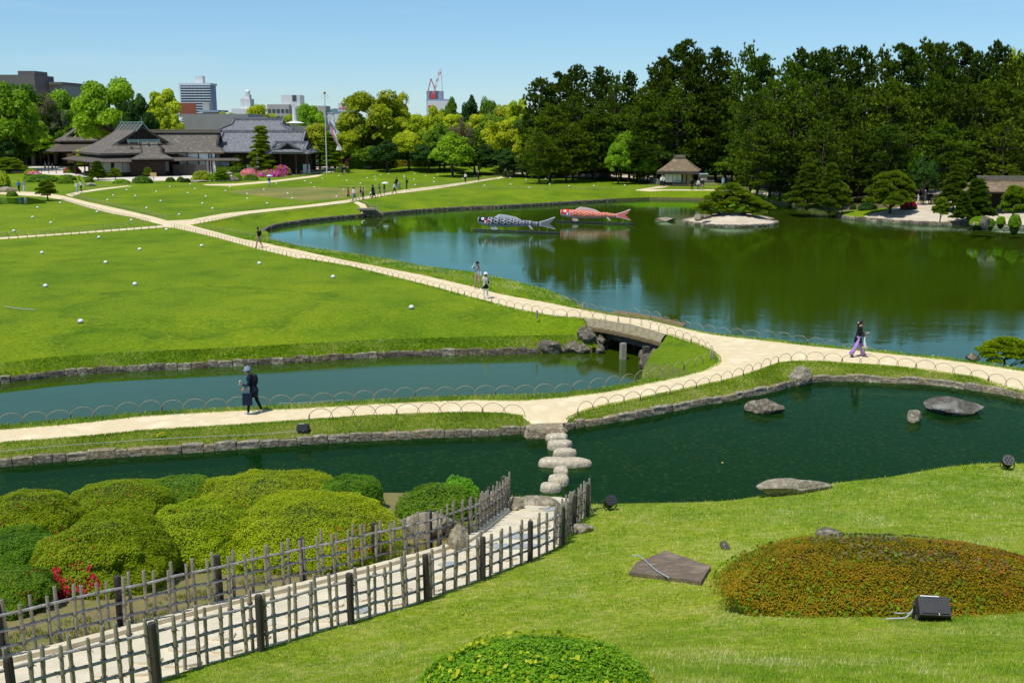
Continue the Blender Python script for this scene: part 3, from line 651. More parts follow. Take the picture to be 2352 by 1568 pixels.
def hillz(X, Y):
    X = np.asarray(X, float); Y = np.asarray(Y, float); z = nzv(X, Y)
    ins = inpoly(X, Y, wp2); d = distline(X, Y, walk_poly + [walk_poly[0]])
    zwv = .35 + .205 * (26.2 - Y)
    w = np.where(ins, 1, np.clip(1 - d / .8, 0, 1)); inr = (Y > 11) & (Y < 27.5)
    return np.where(inr, z * (1 - w) + zwv * w, z)
def hz1(x, y): return float(hillz(np.array([x]), np.array([y]))[0])
def GH(px, py, it=30):
    z = 2.5
    for _ in range(it): p = G(px, py, z); z = .55 * z + .45 * hz1(p.x, p.y)
    p = G(px, py, z); return p
hill_poly = [(p.x, p.y) for p in near_crest]
hill_poly = [(-40, hill_poly[0][1])] + hill_poly + [(40, hill_poly[-1][1]), (40, -14), (-40, -14)]
def build_hill():
    pts = []; edges = []
    def addline(P, closed=False):
        b = len(pts); pts.extend([(p[0], p[1]) for p in P]); n = len(P)
        edges.extend([(b + i, b + i + 1) for i in range(n - 1)] + ([(b + n - 1, b)] if closed else []))
    addline(hill_poly, True); addline(resample([Vector((p.x, p.y, 0)) for p in walk_poly], .35, True), True)
    for yy in np.arange(-13, 31, .42):
        for xx in np.arange(-22, 22, .45): pts.append((xx + rnd.uniform(-.1, .1), yy + rnd.uniform(-.1, .1)))
    V2, E2, F2, *_ = delaunay_2d_cdt([Vector(p) for p in pts], edges, [], 0, 1e-4)
    V = np.array([(p.x, p.y) for p in V2]); F = np.array([f for f in F2 if len(f) == 3]); c = V[F].mean(axis=1); X, Y = c[:, 0], c[:, 1]
    ins = inpoly(X, Y, hill_poly); wk = inpoly(X, Y, wp2)
    Ln = [(p.x, p.y) for p in far_base] + [(near_crest[40].x, 40)]
    soil = inpoly(X, Y, [(-60, 60), (-60, far_base[0].y), ] + [(p.x, p.y) for p in far_base] + [(far_base[-1].x, 60)])
    z = hillz(V[:, 0], V[:, 1]); V3 = np.column_stack([V, z])
    for nm, mt, sel in (('hill_lawn', 'lawn_hill', ins & ~wk & ~soil), ('walkway', 'concrete', ins & wk), ('shrub_bed', 'soil', ins & ~wk & soil)):
        f = F[sel]; u, inv = np.unique(f, return_inverse=True)
        tag(link(nm, fastmesh(nm, V3[u], inv.reshape(-1, 3), [MT[mt]], smooth=True)), kind='structure')
    b = MB(); Q = resample(near_crest, .6); R = offs(Q, .4)
    for i in range(len(Q) - 1):
        a, c = Q[i], Q[i + 1]; d, e = R[i + 1], R[i]
        za, zc = hz1(a.x, a.y), hz1(c.x, c.y)
        b.add([(a.x, a.y, za + .01), (c.x, c.y, zc + .01), (d.x, d.y, WS - .7), (e.x, e.y, WS - .7)], [(0, 1, 2, 3)])
    tag(b.build('near_bank', MT['soil']), kind='structure')
build_hill()
def blades(name, label, X, Y, Z, hgt, wid, cols, lean=.35, mat='blade', kind='stuff'):
    n = len(X); ang = rng.uniform(0, 2 * math.pi, n); h = hgt * rng.uniform(.6, 1.3, n); w = wid * rng.uniform(.7, 1.3, n)
    la = rng.uniform(0, 2 * math.pi, n); ll = h * rng.uniform(0, lean * 1.6, n)
    B = np.column_stack([X, Y, Z - .006]); dx = np.column_stack([np.cos(ang) * w / 2, np.sin(ang) * w / 2, np.zeros(n)])
    T = B + np.column_stack([np.cos(la) * ll, np.sin(la) * ll, h])
    V = np.empty((n, 3, 3)); V[:, 0] = B - dx; V[:, 1] = B + dx; V[:, 2] = T
    me = fastmesh(name, V.reshape(-1, 3), np.arange(3 * n).reshape(-1, 3), [MT[mat]], cols=cols)
    # lift shading normals so that turf shades like a surface
    o = link(name, me); tag(o, label, 'grass', kind=kind); return o
def vnoise(X, Y, s, seed=0):
    return np.array([mnoise.noise(Vector((x * s + seed, y * s - seed, seed * .7))) for x, y in zip(X, Y)])
def pick_cols(t, stops):
    t = np.clip(t, 0, 1); P = [a for a, _ in stops]; Cc = np.array([c for _, c in stops])
    return np.column_stack([np.interp(t, P, Cc[:, k]) for k in range(3)])
def hill_grass():
    N = 230000
    px = rng.uniform(-60, 2420, N); py = rng.uniform(1040, 1640, N)
    z = np.full(N, 2.5)
    gx = np.arange(-80, 2441, 12.0); gy = np.arange(1030, 1651, 10.0); MX, MY = np.meshgrid(gx, gy); fx, fy = MX.ravel(), MY.ravel(); zz = np.full(len(fx), 2.5)
    for _ in range(22):
        v = fy - CY; zc = (HC - zz) / (ST + v / F_ * CT); X = (fx - CX) / F_ * zc; Y = zc * CT - v / F_ * zc * ST
        zz = .5 * zz + .5 * hillz(X, Y)
    Zg = zz.reshape(MX.shape)
    ix = np.clip((px - gx[0]) / 12, 0, len(gx) - 1.001); iy = np.clip((py - gy[0]) / 10, 0, len(gy) - 1.001); i0, j0 = ix.astype(int), iy.astype(int); fx_, fy_ = ix - i0, iy - j0
    z = Zg[j0, i0] * (1 - fx_) * (1 - fy_) + Zg[j0, i0 + 1] * fx_ * (1 - fy_) + Zg[j0 + 1, i0] * (1 - fx_) * fy_ + Zg[j0 + 1, i0 + 1] * fx_ * fy_
    v = py - CY; zc = (HC - z) / (ST + v / F_ * CT); X = (px - CX) / F_ * zc; Y = zc * CT - v / F_ * zc * ST
    soil = inpoly(X, Y, [(-60, 60), (-60, far_base[0].y)] + [(p.x, p.y) for p in far_base] + [(far_base[-1].x, 60)])
    ok = inpoly(X, Y, hill_poly) & ~inpoly(X, Y, wp2) & ~soil & (Y > 3.5)
    for cx, cy, rx, ry in NOGRASS: ok &= (((X - cx) / rx) ** 2 + ((Y - cy) / ry) ** 2) > 1
    X, Y, zc = X[ok], Y[ok], zc[ok]; Z = hillz(X, Y); n = len(X)
    s = F_ / zc; t = .48 + .75 * vnoise(X, Y, .9, 3) + .5 * vnoise(X, Y, 3.4, 8) + rng.normal(0, .22, n)
    cols = pick_cols(t, [(0, (.17, .31, .010)), (.35, (.31, .50, .018)), (.6, (.45, .58, .035)), (.8, (.66, .64, .16)), (1, (.85, .78, .42))])
    blades('hill_turf', 'short springy green and straw coloured turf on the near hill', X, Y, Z, np.maximum(.035, 5.6 / s) , np.maximum(.006, 1.9 / s), cols, .4)
# ---------------------------------------------------------------- kerb and walkway stones
kerb_line = [GW(a, b, .02) for a, b in [(-140, 1563), (0, 1524.6), (136.4, 1493.9), (272.8, 1456.4), (409, 1419), (545.5, 1383), (689, 1350), (855, 1309), (1024, 1262), (1040, 1255)]]
kerb2 = [GW(a, b, .02) for a, b in [(1074, 1246), (1110, 1222), (1145, 1194), (1171, 1172)]]
for K_, lab in ((kerb_line, 'long rough concrete kerb below the bamboo fence by the azaleas'), (kerb2, 'short concrete kerb between the standing rock and the stepping stones')):
    Q = resample(K_, .5); O = offs(Q, .13); b = MB()
    for i in range(len(Q)):
        j = rnd.uniform(-.008, .008)
        for p, h in ((Q[i], -.1), (Q[i], .07 + j), (O[i], .09 + j), (O[i], -.1)): b.v.append((p.x, p.y, zw(p.y) + h))
    for i in range(len(Q) - 1):
        for k in range(4):
            b.f.append([i * 4 + k, (i + 1) * 4 + k, (i + 1) * 4 + (k + 1) % 4, i * 4 + (k + 1) % 4]); b.m.append(0); b.c.append(None)
    b.f += [[0, 1, 2, 3], [len(b.v) - 1, len(b.v) - 2, len(b.v) - 3, len(b.v) - 4]]; b.m += [0, 0]; b.c += [None, None]
    tag(b.build('kerb', MT['concrete']), lab, 'kerb')
MT['pave_a'] = M2('warm_paving', (.78, .70, .52), (.62, .54, .39), 4, .85, .5, .01, 30, c3=(.66, .60, .48)); MT['pave_b'] = M2('blue_grey_paving', (.40, .42, .42), (.32, .34, .34), 4, .85, .5, .01, 30)
def pave(px, py, w, h, mt, n=11, th=.035, label=None):
    p = GW(px, py); s = ppm(p); rx = w / s / 2; ry = h / 2 / s * 3.1
    vs = []; ph = rnd.uniform(0, 6)
    for k in range(n):
        a = 2 * math.pi * k / n; r = 1 + .13 * math.sin(2 * a + ph) + rnd.uniform(-.1, .08)
        vs.append((p.x + rx * r * math.cos(a), p.y + ry * r * math.sin(a)))
    b = MB(); top = [(x, y, zw(y) + th) for x, y in vs]; rim = [(p.x + (x - p.x) * 1.05, p.y + (y - p.y) * 1.05, zw(y) - .03) for x, y in vs]
    b.add(top + rim, [list(range(n))] + [(k, n + k, n + (k + 1) % n, (k + 1) % n) for k in range(n)])
    me = b.mesh('paving_stone', MT[mt]); me.flip_normals() if me.polygons[0].normal.z < 0 else None
    return me, p
pv = thing('stone_paving', 'irregular flat paving stones set in the fenced walkway', 'paving', tuple(GW(1150, 1280)))
def c32(x, y): return ((1100 + x / 1.68) / 1.7415, (1800 + y / 1.68) / 1.7415)
pcs = [(1835, 335, 330, 70, 'pave_a'), (1740, 395, 260, 70, 'pave_a'), (1845, 400, 150, 45, 'pave_b'), (1745, 450, 270, 50, 'pave_a'), (1740, 515, 260, 45, 'pave_a'), (1690, 585, 300, 60, 'pave_b'), (1600, 650, 340, 55, 'pave_b'), (1440, 625, 120, 30, 'pave_a'), (1500, 735, 260, 55, 'pave_a'), (1350, 700, 160, 50, 'pave_a'), (1350, 790, 240, 50, 'pave_a'), (1180, 770, 150, 45, 'pave_b'), (1150, 850, 240, 55, 'pave_a'), (960, 860, 150, 45, 'pave_a'), (1000, 940, 220, 50, 'pave_a'), (830, 950, 180, 55, 'pave_a'), (760, 1030, 200, 50, 'pave_a'), (560, 1000, 190, 60, 'pave_a'), (560, 1080, 200, 50, 'pave_b'), (380, 1040, 170, 60, 'pave_a'), (330, 1140, 180, 45, 'pave_a'), (150, 1120, 190, 60, 'pave_a'), (60, 1200, 190, 45, 'pave_a'), (-120, 1170, 220, 60, 'pave_a'), (-130, 1260, 220, 50, 'pave_a'), (-370, 1250, 240, 60, 'pave_a'), (-330, 1350, 200, 45, 'pave_a'), (-600, 1330, 260, 60, 'pave_a'), (-620, 1440, 230, 50, 'pave_a'), (-860, 1410, 240, 60, 'pave_a'), (-900, 1500, 230, 45, 'pave_a'), (-1120, 1500, 240, 60, 'pave_a')]
for x, y, w, h, mt in pcs:
    X_, Y_ = c32(x, y); me, p = pave(X_, Y_, w / 2.926, h / 2.926, mt); me.transform(Matrix.Translation(-Vector(pv.location))); link('paving_stone', me, pv)
# ---------------------------------------------------------------- bamboo fences
def upr_mesh(name, H, r, mat, lean=0):
    b = MB(); b.tube([(0, 0, -.05), (0, 0, H * .33), (0, 0, H * .335), (0, 0, H * .66), (0, 0, H * .665), (0, 0, H)], [r, r * .97, r * 1.12, r * .95, r * 1.1, r * .93], 8)
    b.mi = 1; b.lathe([(r * .5, H + .001), (r * .5, H + .002)], n=8)
    return b.mesh(name, [MT[mat], MT['black']])
UPR = [upr_mesh('upright', .82, .026, 'bamboo'), upr_mesh('upright', .78, .023, 'bamboo'), upr_mesh('upright', .85, .025, 'bamboo')]
b = MB(); b.tube([(0, 0, -.1), (0, 0, .78), (0, 0, .81)], [.052, .05, .043], 10); POSTM = b.mesh('post', [MT['post']])
b = MB(); b.tube([(.034 * math.cos(a), .034 * math.sin(a), .012 * math.sin(3 * a)) for a in np.linspace(0, 6.28, 9)], .006, 4); b.tube([(.03, 0, 0), (.06, .02, -.03)], .004, 4); TIEM = b.mesh('tie', [MT['cord']])
def bamboo_fence(label, base, side, post_every, spacing, postside, seed, toff=0):
    r_ = random.Random(seed)
    root = thing('bamboo_fence', label, 'fence', tuple(base[len(base) // 2]))
    O = Vector(root.location); L = [0]
    P = [Vector((p.x, p.y, zw(p.y))) for p in base]
    for a, c in zip(P, P[1:]): L.append(L[-1] + (c - a).length)
    def at(t):
        t = max(0, min(L[-1] - 1e-4, t))
        for j in range(len(L) - 1):
            if L[j + 1] >= t: return P[j].lerp(P[j + 1], (t - L[j]) / (L[j + 1] - L[j])), (P[j + 1] - P[j]).normalized()
    for hi, h in enumerate((.64, .42, .20)):
        pts = []; rr = []; n = int(L[-1] / .35)
        for i in range(n + 1):
            p, d = at(L[-1] * i / n); pts.append(p - O + Vector((0, 0, h + r_.uniform(-.008, .008)))); rr.append(.021)
        # extend past the last upright, as cut bamboo ends do
        d = (pts[-1] - pts[-2]).normalized(); pts.append(pts[-1] + d * .2); rr.append(.019)
        b = MB(); b.tube(pts, rr, 8)
        for i in range(1, len(pts) - 1): b.tube([pts[i] - (pts[i + 1] - pts[i]).normalized() * .01, pts[i] + (pts[i + 1] - pts[i]).normalized() * .01], .0245, 8, False, mi=1)
        link('rail', b.mesh('rail', [MT['rail'], MT['node']]), root)
    t = toff; i = 0
    while t < L[-1]:
        p, d = at(t); nrm = Vector((-d.y, d.x, 0)).normalized() * side; s_ = 1 if i % 2 == 0 else -1
        q = p + nrm * .045 * s_ - O
        u = link('upright', UPR[r_.randrange(3)], root, tuple(q), (r_.uniform(-.04, .04), r_.uniform(-.05, .05), r_.uniform(0, 6)), (1, 1, r_.uniform(.95, 1.05)))
        for h in (.64, .42, .20): link('tie', TIEM, u, (0, 0, h + r_.uniform(-.01, .01)), (0, 0, r_.uniform(0, 6)))
        t += spacing * r_.uniform(.85, 1.15); i += 1
    t = post_every * .5
    while t < L[-1] + .1:
        p, d = at(t); nrm = Vector((-d.y, d.x, 0)).normalized() * side
        link('post', POSTM, root, tuple(p + nrm * .085 * postside - O), (r_.uniform(-.02, .02), r_.uniform(-.02, .02), r_.uniform(0, 6)))
        t += post_every * r_.uniform(.95, 1.05)
    return root
bamboo_fence('farther bamboo lattice fence between the azalea mounds and the kerb', far_base, -1, 1.75, .185, -1, 1)
bamboo_fence('nearer bamboo lattice fence along the foot of the hill lawn', near_base, -1, 1.7, .18, 1, 2)
# ---------------------------------------------------------------- stones beside the walkway and on the lawn
def hboulder(px, py, w, h, label, meshes, depth, rz=0, k=0, sink=.2, dz=0, tilt=0, name='rock'):
    p = GH(px, py); s = ppm(p); W = w / s; H = h / s
    o = link(name, meshes[k % len(meshes)], None, (p.x, p.y + depth * .4, hz1(p.x, p.y + depth * .4) + H * (.5 - sink) + dz), (tilt, 0, rz), (W / 2, depth / 2, H * (.5 + sink)))
    return tag(o, label, 'rock')
hboulder(1050, 1262, 52, 56, 'tall mottled standing rock at the end of the long kerb', BLP, .5, .2, 0, .1)
hboulder(975, 1240, 150, 60, 'long pale rock lying behind the bamboo fence beside the small azaleas', BLP, .8, .1, 1, .1)
hboulder(1186, 1172, 44, 36, 'rounded rock at the water end of the farther bamboo fence', BLP, .4, .3, 2, .1)
hboulder(1130, 1165, 60, 40, 'pale rock behind the last uprights of the farther fence', BLP, .5, -.3, 3, .1)
hboulder(1332, 1226, 66, 26, 'low pale rock half sunk in the lawn beside the nearer fence', BLP, .4, .25, 3, .2)
hboulder(1245, 1165, 120, 30, 'broad flat landing stone at the near end of the stepping stones', BLP, .9, .0, 2, .45, name='landing_stone')
o = hboulder(1830, 1136, 200, 32, 'long jagged white rock on the lawn edge above the stream', BLP, .7, .12, 4, .25, dz=.05)
o = hboulder(1912, 1236, 60, 20, 'grey rock peeping over the top of the brown hedge', BLD, .5, 0, 1, .1)
hboulder(1668, 1262, 24, 18, 'small dark rock touching the left end of the brown hedge', BLD, .3, 0, 2, .1)
# stone slab in the lawn
sp = [GH(a, b) for a, b in [(1445, 1322), (1462, 1298), (1530, 1272), (1632, 1308), (1610, 1345), (1580, 1340)]]
b = MB(); n = len(sp); top = [(p.x, p.y, hz1(p.x, p.y) + .07) for p in sp]; bot = [(p.x, p.y, hz1(p.x, p.y) - .1) for p in sp]
b.add(top + bot, [list(range(n))] + [(k, n + k, n + (k + 1) % n, (k + 1) % n) for k in range(n)]); me = b.mesh('stone_slab', MT['slab'])
import bmesh as _bm
bb = _bm.new(); bb.from_mesh(me); _bm.ops.recalc_face_normals(bb, faces=bb.faces); bb.to_mesh(me); bb.free()
tag(link('stone_slab', me), 'flat brown stone slab in the lawn left of the brown hedge', 'stone slab')
def cable(name, label, pix, r=.011, lift=.09):
    P = smooth_line([Vector((q.x, q.y, hz1(q.x, q.y) + lift)) for q in (GH(a, b) for a, b in pix)], 3); b = MB(); b.tube(P, r, 6); return tag(b.build(name, MT['cable'], smooth=True), label, 'cable')
cable('cable', 'grey cable lying across the brown stone slab', [(1452, 1285), (1470, 1286), (1480, 1296), (1500, 1316), (1520, 1330), (1536, 1338)])
cable('cable', 'grey cable in the grass below the brown hedge', [(2010, 1408), (2040, 1412), (2060, 1418), (2090, 1416)], .009, .05)

# ================================================================== foliage makers
PALS = {
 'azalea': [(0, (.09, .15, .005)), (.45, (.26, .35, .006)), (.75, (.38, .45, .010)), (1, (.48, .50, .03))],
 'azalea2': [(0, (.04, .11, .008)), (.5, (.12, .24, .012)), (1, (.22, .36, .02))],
 'bright': [(0, (.07, .20, .012)), (.5, (.16, .36, .015)), (1, (.30, .50, .03))],
 'brown': [(0, (.07, .10, .005)), (.4, (.22, .21, .006)), (.7, (.38, .24, .008)), (1, (.46, .17, .012))],
 'camphor': [(0, (.14, .21, .008)), (.45, (.32, .38, .010)), (1, (.52, .54, .03))],
 'fresh': [(0, (.08, .18, .008)), (.5, (.20, .36, .012)), (1, (.34, .50, .03))],
 'mid': [(0, (.05, .11, .010)), (.5, (.11, .21, .012)), (1, (.20, .31, .02))],
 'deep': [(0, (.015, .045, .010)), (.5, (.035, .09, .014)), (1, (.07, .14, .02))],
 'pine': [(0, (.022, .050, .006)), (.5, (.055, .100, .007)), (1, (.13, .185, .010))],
 'pineland': [(0, (.035, .075, .006)), (.5, (.10, .165, .007)), (1, (.22, .29, .012))],  # brighter greens that put the pines' highlights into their colour
 'niwaki': [(0, (.08, .13, .008)), (.5, (.20, .28, .010)), (1, (.33, .39, .02))],
 'yellow': [(0, (.20, .29, .012)), (.5, (.40, .48, .02)), (1, (.60, .60, .05))],
 'grey': [(0, (.10, .09, .06)), (.5, (.17, .15, .09)), (1, (.24, .22, .13))],
 'pink': [(0, (.45, .03, .25)), (.5, (.70, .07, .42)), (1, (.85, .22, .58))],
 'palepink': [(0, (.55, .15, .25)), (.5, (.75, .30, .42)), (1, (.85, .48, .55))],
 'red': [(0, (.40, .01, .03)), (.5, (.70, .03, .09)), (1, (.85, .12, .2))],
 'rust': [(0, (.20, .05, .01)), (.5, (.34, .10, .02)), (1, (.40, .2, .03))],
}
def leafcards(P, N, size, pal, jitter=.25, tvar=None, quad=True, aspect=.55, tb=.5):
    """leaf faces at points P with approximate normals N"""
    n = len(P); size = np.broadcast_to(size, (n,)) * rng.uniform(.65, 1.35, n)
    nr = N + rng.normal(0, .42, (n, 3)); nr /= np.linalg.norm(nr, axis=1)[:, None] + 1e-9
    a = np.cross(nr, rng.normal(0, 1, (n, 3))); a /= np.linalg.norm(a, axis=1)[:, None] + 1e-9; c = np.cross(nr, a)
    a = a * size[:, None] * .5; c = c * size[:, None] * .5 * aspect
    if quad:
        V = np.empty((n, 4, 3)); V[:, 0] = P - a; V[:, 1] = P + c; V[:, 2] = P + a; V[:, 3] = P - c; k = 4
    else:
        V = np.empty((n, 3, 3)); V[:, 0] = P - a; V[:, 1] = P + c * 1.4; V[:, 2] = P + a; k = 3
    t = tb + rng.normal(0, jitter, n) + (0 if tvar is None else tvar)
    return V.reshape(-1, 3), np.arange(n * k).reshape(-1, k), pick_cols(t, PALS[pal] if isinstance(pal, str) else pal)
def dirs(n, up=0.0):
    v = rng.normal(0, 1, (n, 3)); v /= np.linalg.norm(v, axis=1)[:, None]
    if up: v[:, 2] = np.where(v[:, 2] < -up, -v[:, 2] * .6, v[:, 2]); v /= np.linalg.norm(v, axis=1)[:, None]
    return v
def joinparts(parts):
    Vs, Fs, Cs, o = [], [], [], 0
    for V, F, c in parts: Vs.append(V); Fs.append(F + o); Cs.append(c); o += len(V)
    return np.vstack(Vs), np.vstack(Fs), np.vstack(Cs)
def mound_mesh(name, rx, ry, h, n, leaf, pal, accents=(), rough=.06, shag=.03, seed=1, flat=.85, mats=None, quad=True):
    """clipped shrub: uneven dome of leaves over a dark core; accents: (palette, share, spot direction, spread)"""
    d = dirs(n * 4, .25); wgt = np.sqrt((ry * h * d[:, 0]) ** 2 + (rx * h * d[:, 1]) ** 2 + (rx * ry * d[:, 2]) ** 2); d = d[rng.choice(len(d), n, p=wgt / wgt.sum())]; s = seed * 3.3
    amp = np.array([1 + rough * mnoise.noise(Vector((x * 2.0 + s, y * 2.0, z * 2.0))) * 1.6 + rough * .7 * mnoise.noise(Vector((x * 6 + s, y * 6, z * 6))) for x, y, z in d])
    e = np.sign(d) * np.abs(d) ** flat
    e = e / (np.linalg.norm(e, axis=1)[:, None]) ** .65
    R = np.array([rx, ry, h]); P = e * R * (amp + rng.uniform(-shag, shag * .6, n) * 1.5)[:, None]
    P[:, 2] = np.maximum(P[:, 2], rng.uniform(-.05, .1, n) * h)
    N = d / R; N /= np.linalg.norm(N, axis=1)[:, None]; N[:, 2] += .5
    tv = (amp - 1) / max(rough, .01) * .12  # hollows tinted darker, bulges lighter: crevice shade put into leaf colour
    pats = [leafcards(P, N, leaf, pal, .2, tv, quad)]
    for ap, share, sp, spread in accents:
        m = int(n * share); q = dirs(m * 3, .1)
        if sp is not None:
            q = q[(np.linalg.norm(q - np.array(sp) / np.linalg.norm(sp), axis=1) < spread * rng.uniform(.3, 1, len(q)))][:m]
        else: q = q[:m]
        if not len(q): continue
        cl = np.array([mnoise.noise(Vector((x * 5 + s, y * 5, z * 5 + 9))) for x, y, z in q]); q = q[cl > -.05]
        e = np.sign(q) * np.abs(q) ** flat; e = e / (np.linalg.norm(e, axis=1)[:, None]) ** .65
        pats.append(leafcards(e * R * 1.035, q, leaf * 1.5, ap, .25, None, quad, .9))
    V, F, cc = joinparts(pats)
    me = fastmesh(name, V, F, mats or [MT['leaf']], cols=cc)
    return me
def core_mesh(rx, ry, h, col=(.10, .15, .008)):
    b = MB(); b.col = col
    b.ball((0, 0, 0), (rx * .89, ry * .89, h * .90), 16, 10); return b.mesh('dark_core', [MT['leaf']])  # plain dark hull; its colour paints the shade in leaf gaps
NOGRASS = []
def near_mound(label, x0, x1, y0, y1, pal, n, leaf, accents=(), seed=1, depth=.5, group=None, cat='bush', gfun=None, name='azalea_bush', rough=.08, hmax=1.6, flat=.85, grow=1.0, low=1.0):
    gfun = gfun or GH; cx = (x0 + x1) / 2; pf = gfun(cx, y1); s = ppm(pf); rx = (x1 - x0) / 2 / s; ry = rx * 2 * depth
    rx *= 1 + ry / (F_ / s) * .5
    c = Vector((pf.x * (1 + ry / pf.y), pf.y + ry, 0)); c.z = (hz1(c.x, c.y) if gfun is GH else zat(c.x, c.y))
    h = min(hmax, max(.25, (HZ((c.x, c.y + .25 * ry), y0) - c.z) / .97))
    h *= low; rx *= grow; ry *= grow; c.z += .16 * (grow > 1)
    root = thing(name, label, cat, tuple(c), group)
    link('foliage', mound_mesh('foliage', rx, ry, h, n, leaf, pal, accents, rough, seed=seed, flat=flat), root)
    link('dark_core', core_mesh(rx, ry, h, {'azalea': (.075, .11, .006), 'azalea2': (.04, .09, .008), 'bright': (.10, .26, .01), 'brown': (.10, .09, .01)}.get(pal, (.05, .09, .01))), root)
    if gfun is GH: NOGRASS.append((c.x, c.y, rx * .9, ry * .9))
    return root
AG = 'clipped azaleas between the stream and the bamboo fence'
def c31(x, y): return (x / 2.933, (1800 + y / 1.684) / 1.7415)
for lab, x0, y0, x1, y1, pal, n, acc, sd in [
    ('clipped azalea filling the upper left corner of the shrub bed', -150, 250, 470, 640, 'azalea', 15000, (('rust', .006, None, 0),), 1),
    ('dark azalea behind the lowest left mound', -200, 520, 330, 860, 'azalea2', 11000, (), 2),
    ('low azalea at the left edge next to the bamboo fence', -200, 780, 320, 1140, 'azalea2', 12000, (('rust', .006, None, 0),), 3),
    ('big round azalea dotted with red blossom', 330, 330, 1130, 990, 'azalea', 30000, (('red', .06, (-.25, -.9, .3), .66), ('rust', .012, (-.6, -.6, .5), 1.0)), 4),
    ('azalea with rusty tips along its top behind the one in red blossom', 470, 205, 1100, 520, 'azalea', 14000, (('rust', .008, (0, .1, 1), .9),), 5),
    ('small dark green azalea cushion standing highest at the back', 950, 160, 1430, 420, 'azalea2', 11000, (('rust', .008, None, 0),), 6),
    ('broad smooth azalea right of the red blossom', 980, 270, 1760, 820, 'azalea', 26000, (('rust', .008, None, 0),), 7),
    ('broad azalea along the stream right of the dark cushion', 1330, 165, 2230, 480, 'azalea', 20000, (('rust', .008, (0, 0, 1), .8),), 8),
    ('largest azalea mound ending by the bare earth path', 1500, 290, 2610, 830, 'azalea', 34000, (('rust', .012, (.8, -.4, .5), .8),), 9),
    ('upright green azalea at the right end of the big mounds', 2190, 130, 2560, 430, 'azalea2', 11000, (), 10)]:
    a, c = c31(x0, y0), c31(x1, y1)
    near_mound(lab, a[0], c[0], a[1], c[1], pal, int(n * 1.9), .036, acc, sd, .58, AG, rough=.105, flat=.82, grow=1.18, low=.64)
near_mound('small azalea behind the farther fence nearest the stepping stones', 905, 1110, 1112, 1200, 'azalea2', 12000, .05, (), 11, .4, AG)
near_mound('little azalea tuft rising behind the small one near the stepping stones', 1003, 1108, 1096, 1160, 'bright', 7000, .05, (), 12, .4, AG)
bh = near_mound('long brown hedge mound on the hill lawn turning rusty orange', 1625, 2520, 1246, 1425, 'brown', 90000, .028, (('grey', .06, (.1, .4, 1), .7), ('rust', .04, (.7, .1, .6), .9), ('azalea2', .03, None, 0)), 13, .30, None, 'hedge', None, 'hedge_mound', .05, 1.1, .9)
bh.rotation_euler.z = -.16
near_mound('bright green box bush at the bottom edge of the picture', 925, 1545, 1468, 1720, 'bright', 62000, .020, (('yellow', .05, None, 0),), 14, .42, None, 'bush', None, 'box_bush', .05, .8)
hill_grass()
# turf along paths and banks, where single tufts still show
def edge_grass(name, label, lines, half, n, h, cols, ok=None, _=None, zfun=None, bias=0.0):
    if zfun is None: zfun = _
    Xs, Ys = [], []
    for P in lines:
        Q = resample(P, .25); m = int(n * len(Q) / sum(len(resample(p, .25)) for p in lines)); i = rng.integers(0, len(Q) - 1, m)
        A = np.array([(q.x, q.y) for q in Q]); d = A[np.minimum(i + 1, len(Q) - 1)] - A[i]; nn = np.column_stack([-d[:, 1], d[:, 0]]); nn /= np.linalg.norm(nn, axis=1)[:, None] + 1e-9
        t = rng.uniform(0, 1, m)[:, None]; off = rng.uniform(-1, 1, m)[:, None] * half + bias
        p = A[i] * (1 - t) + A[np.minimum(i + 1, len(Q) - 1)] * t + nn * off; Xs.append(p[:, 0]); Ys.append(p[:, 1])
    X = np.concatenate(Xs); Y = np.concatenate(Ys)
    if ok is not None: k = ok(X, Y); X, Y = X[k], Y[k]
    Z = zfun(X, Y); s = F_ / (Y * CT + (HC - Z) * ST)
    t = .45 + .6 * vnoise(X, Y, .8, 5) + rng.normal(0, .25, len(X))
    blades(name, label, X, Y, Z, np.maximum(h, 3.2 / s), np.maximum(.008, 2.2 / s), pick_cols(t, cols), .5)
GC = [(0, (.12, .21, .01)), (.4, (.24, .37, .02)), (.7, (.38, .45, .05)), (1, (.58, .52, .22))]
notwater = lambda X, Y: ~inpoly(X, Y, canal_poly)
def notpath(X, Y):
    k = ~inpoly(X, Y, canal_poly)
    for P in PATHS: k &= ~inpoly(X, Y, P)
    return k
def strip_grass():
    P1 = [p for p in stream_n if -60 < PX(p)[0] < 2420]
    def okA(X, Y): return notpath(X, Y) & (distline(X, Y, stream_n) < 3) & inpoly(X, Y, [Vector((-9500, 60, 0)), Vector((-9500, 9500, 0)), Vector((9500, 9500, 0)), Vector((9500, 40, 0))] + list(reversed(stream_n)))
    edge_grass('bank_turf', 'tufted grass on the narrow banks beside the stream and canal', [offs(P1, .9)], .95, 60000, .06, GC, okA, land_z)
    P2 = [p for p in canal_s if -60 < PX(p)[0] < 1600]
    edge_grass('bank_turf', 'grass on the canal side of the sand path', [offs(P2, -1.0)], 1.1, 26000, .07, GC, notpath, land_z)
    P3 = [p for p in list(pond_sW) + list(pond_sE) if 600 < PX(p)[0] < 2420]
    edge_grass('bank_turf', 'grass strip between the pond and the long sand path', [offs(P3, -1.3)], 1.4, 30000, .07, GC, notpath, land_z)
    P4 = [p for p in canal_n if -60 < PX(p)[0] < 1400]
    edge_grass('bank_turf', 'grass overhanging the stone edging of the canal', [offs(P4, .6)], .6, 22000, .07, GC, notwater, land_z)
strip_grass()
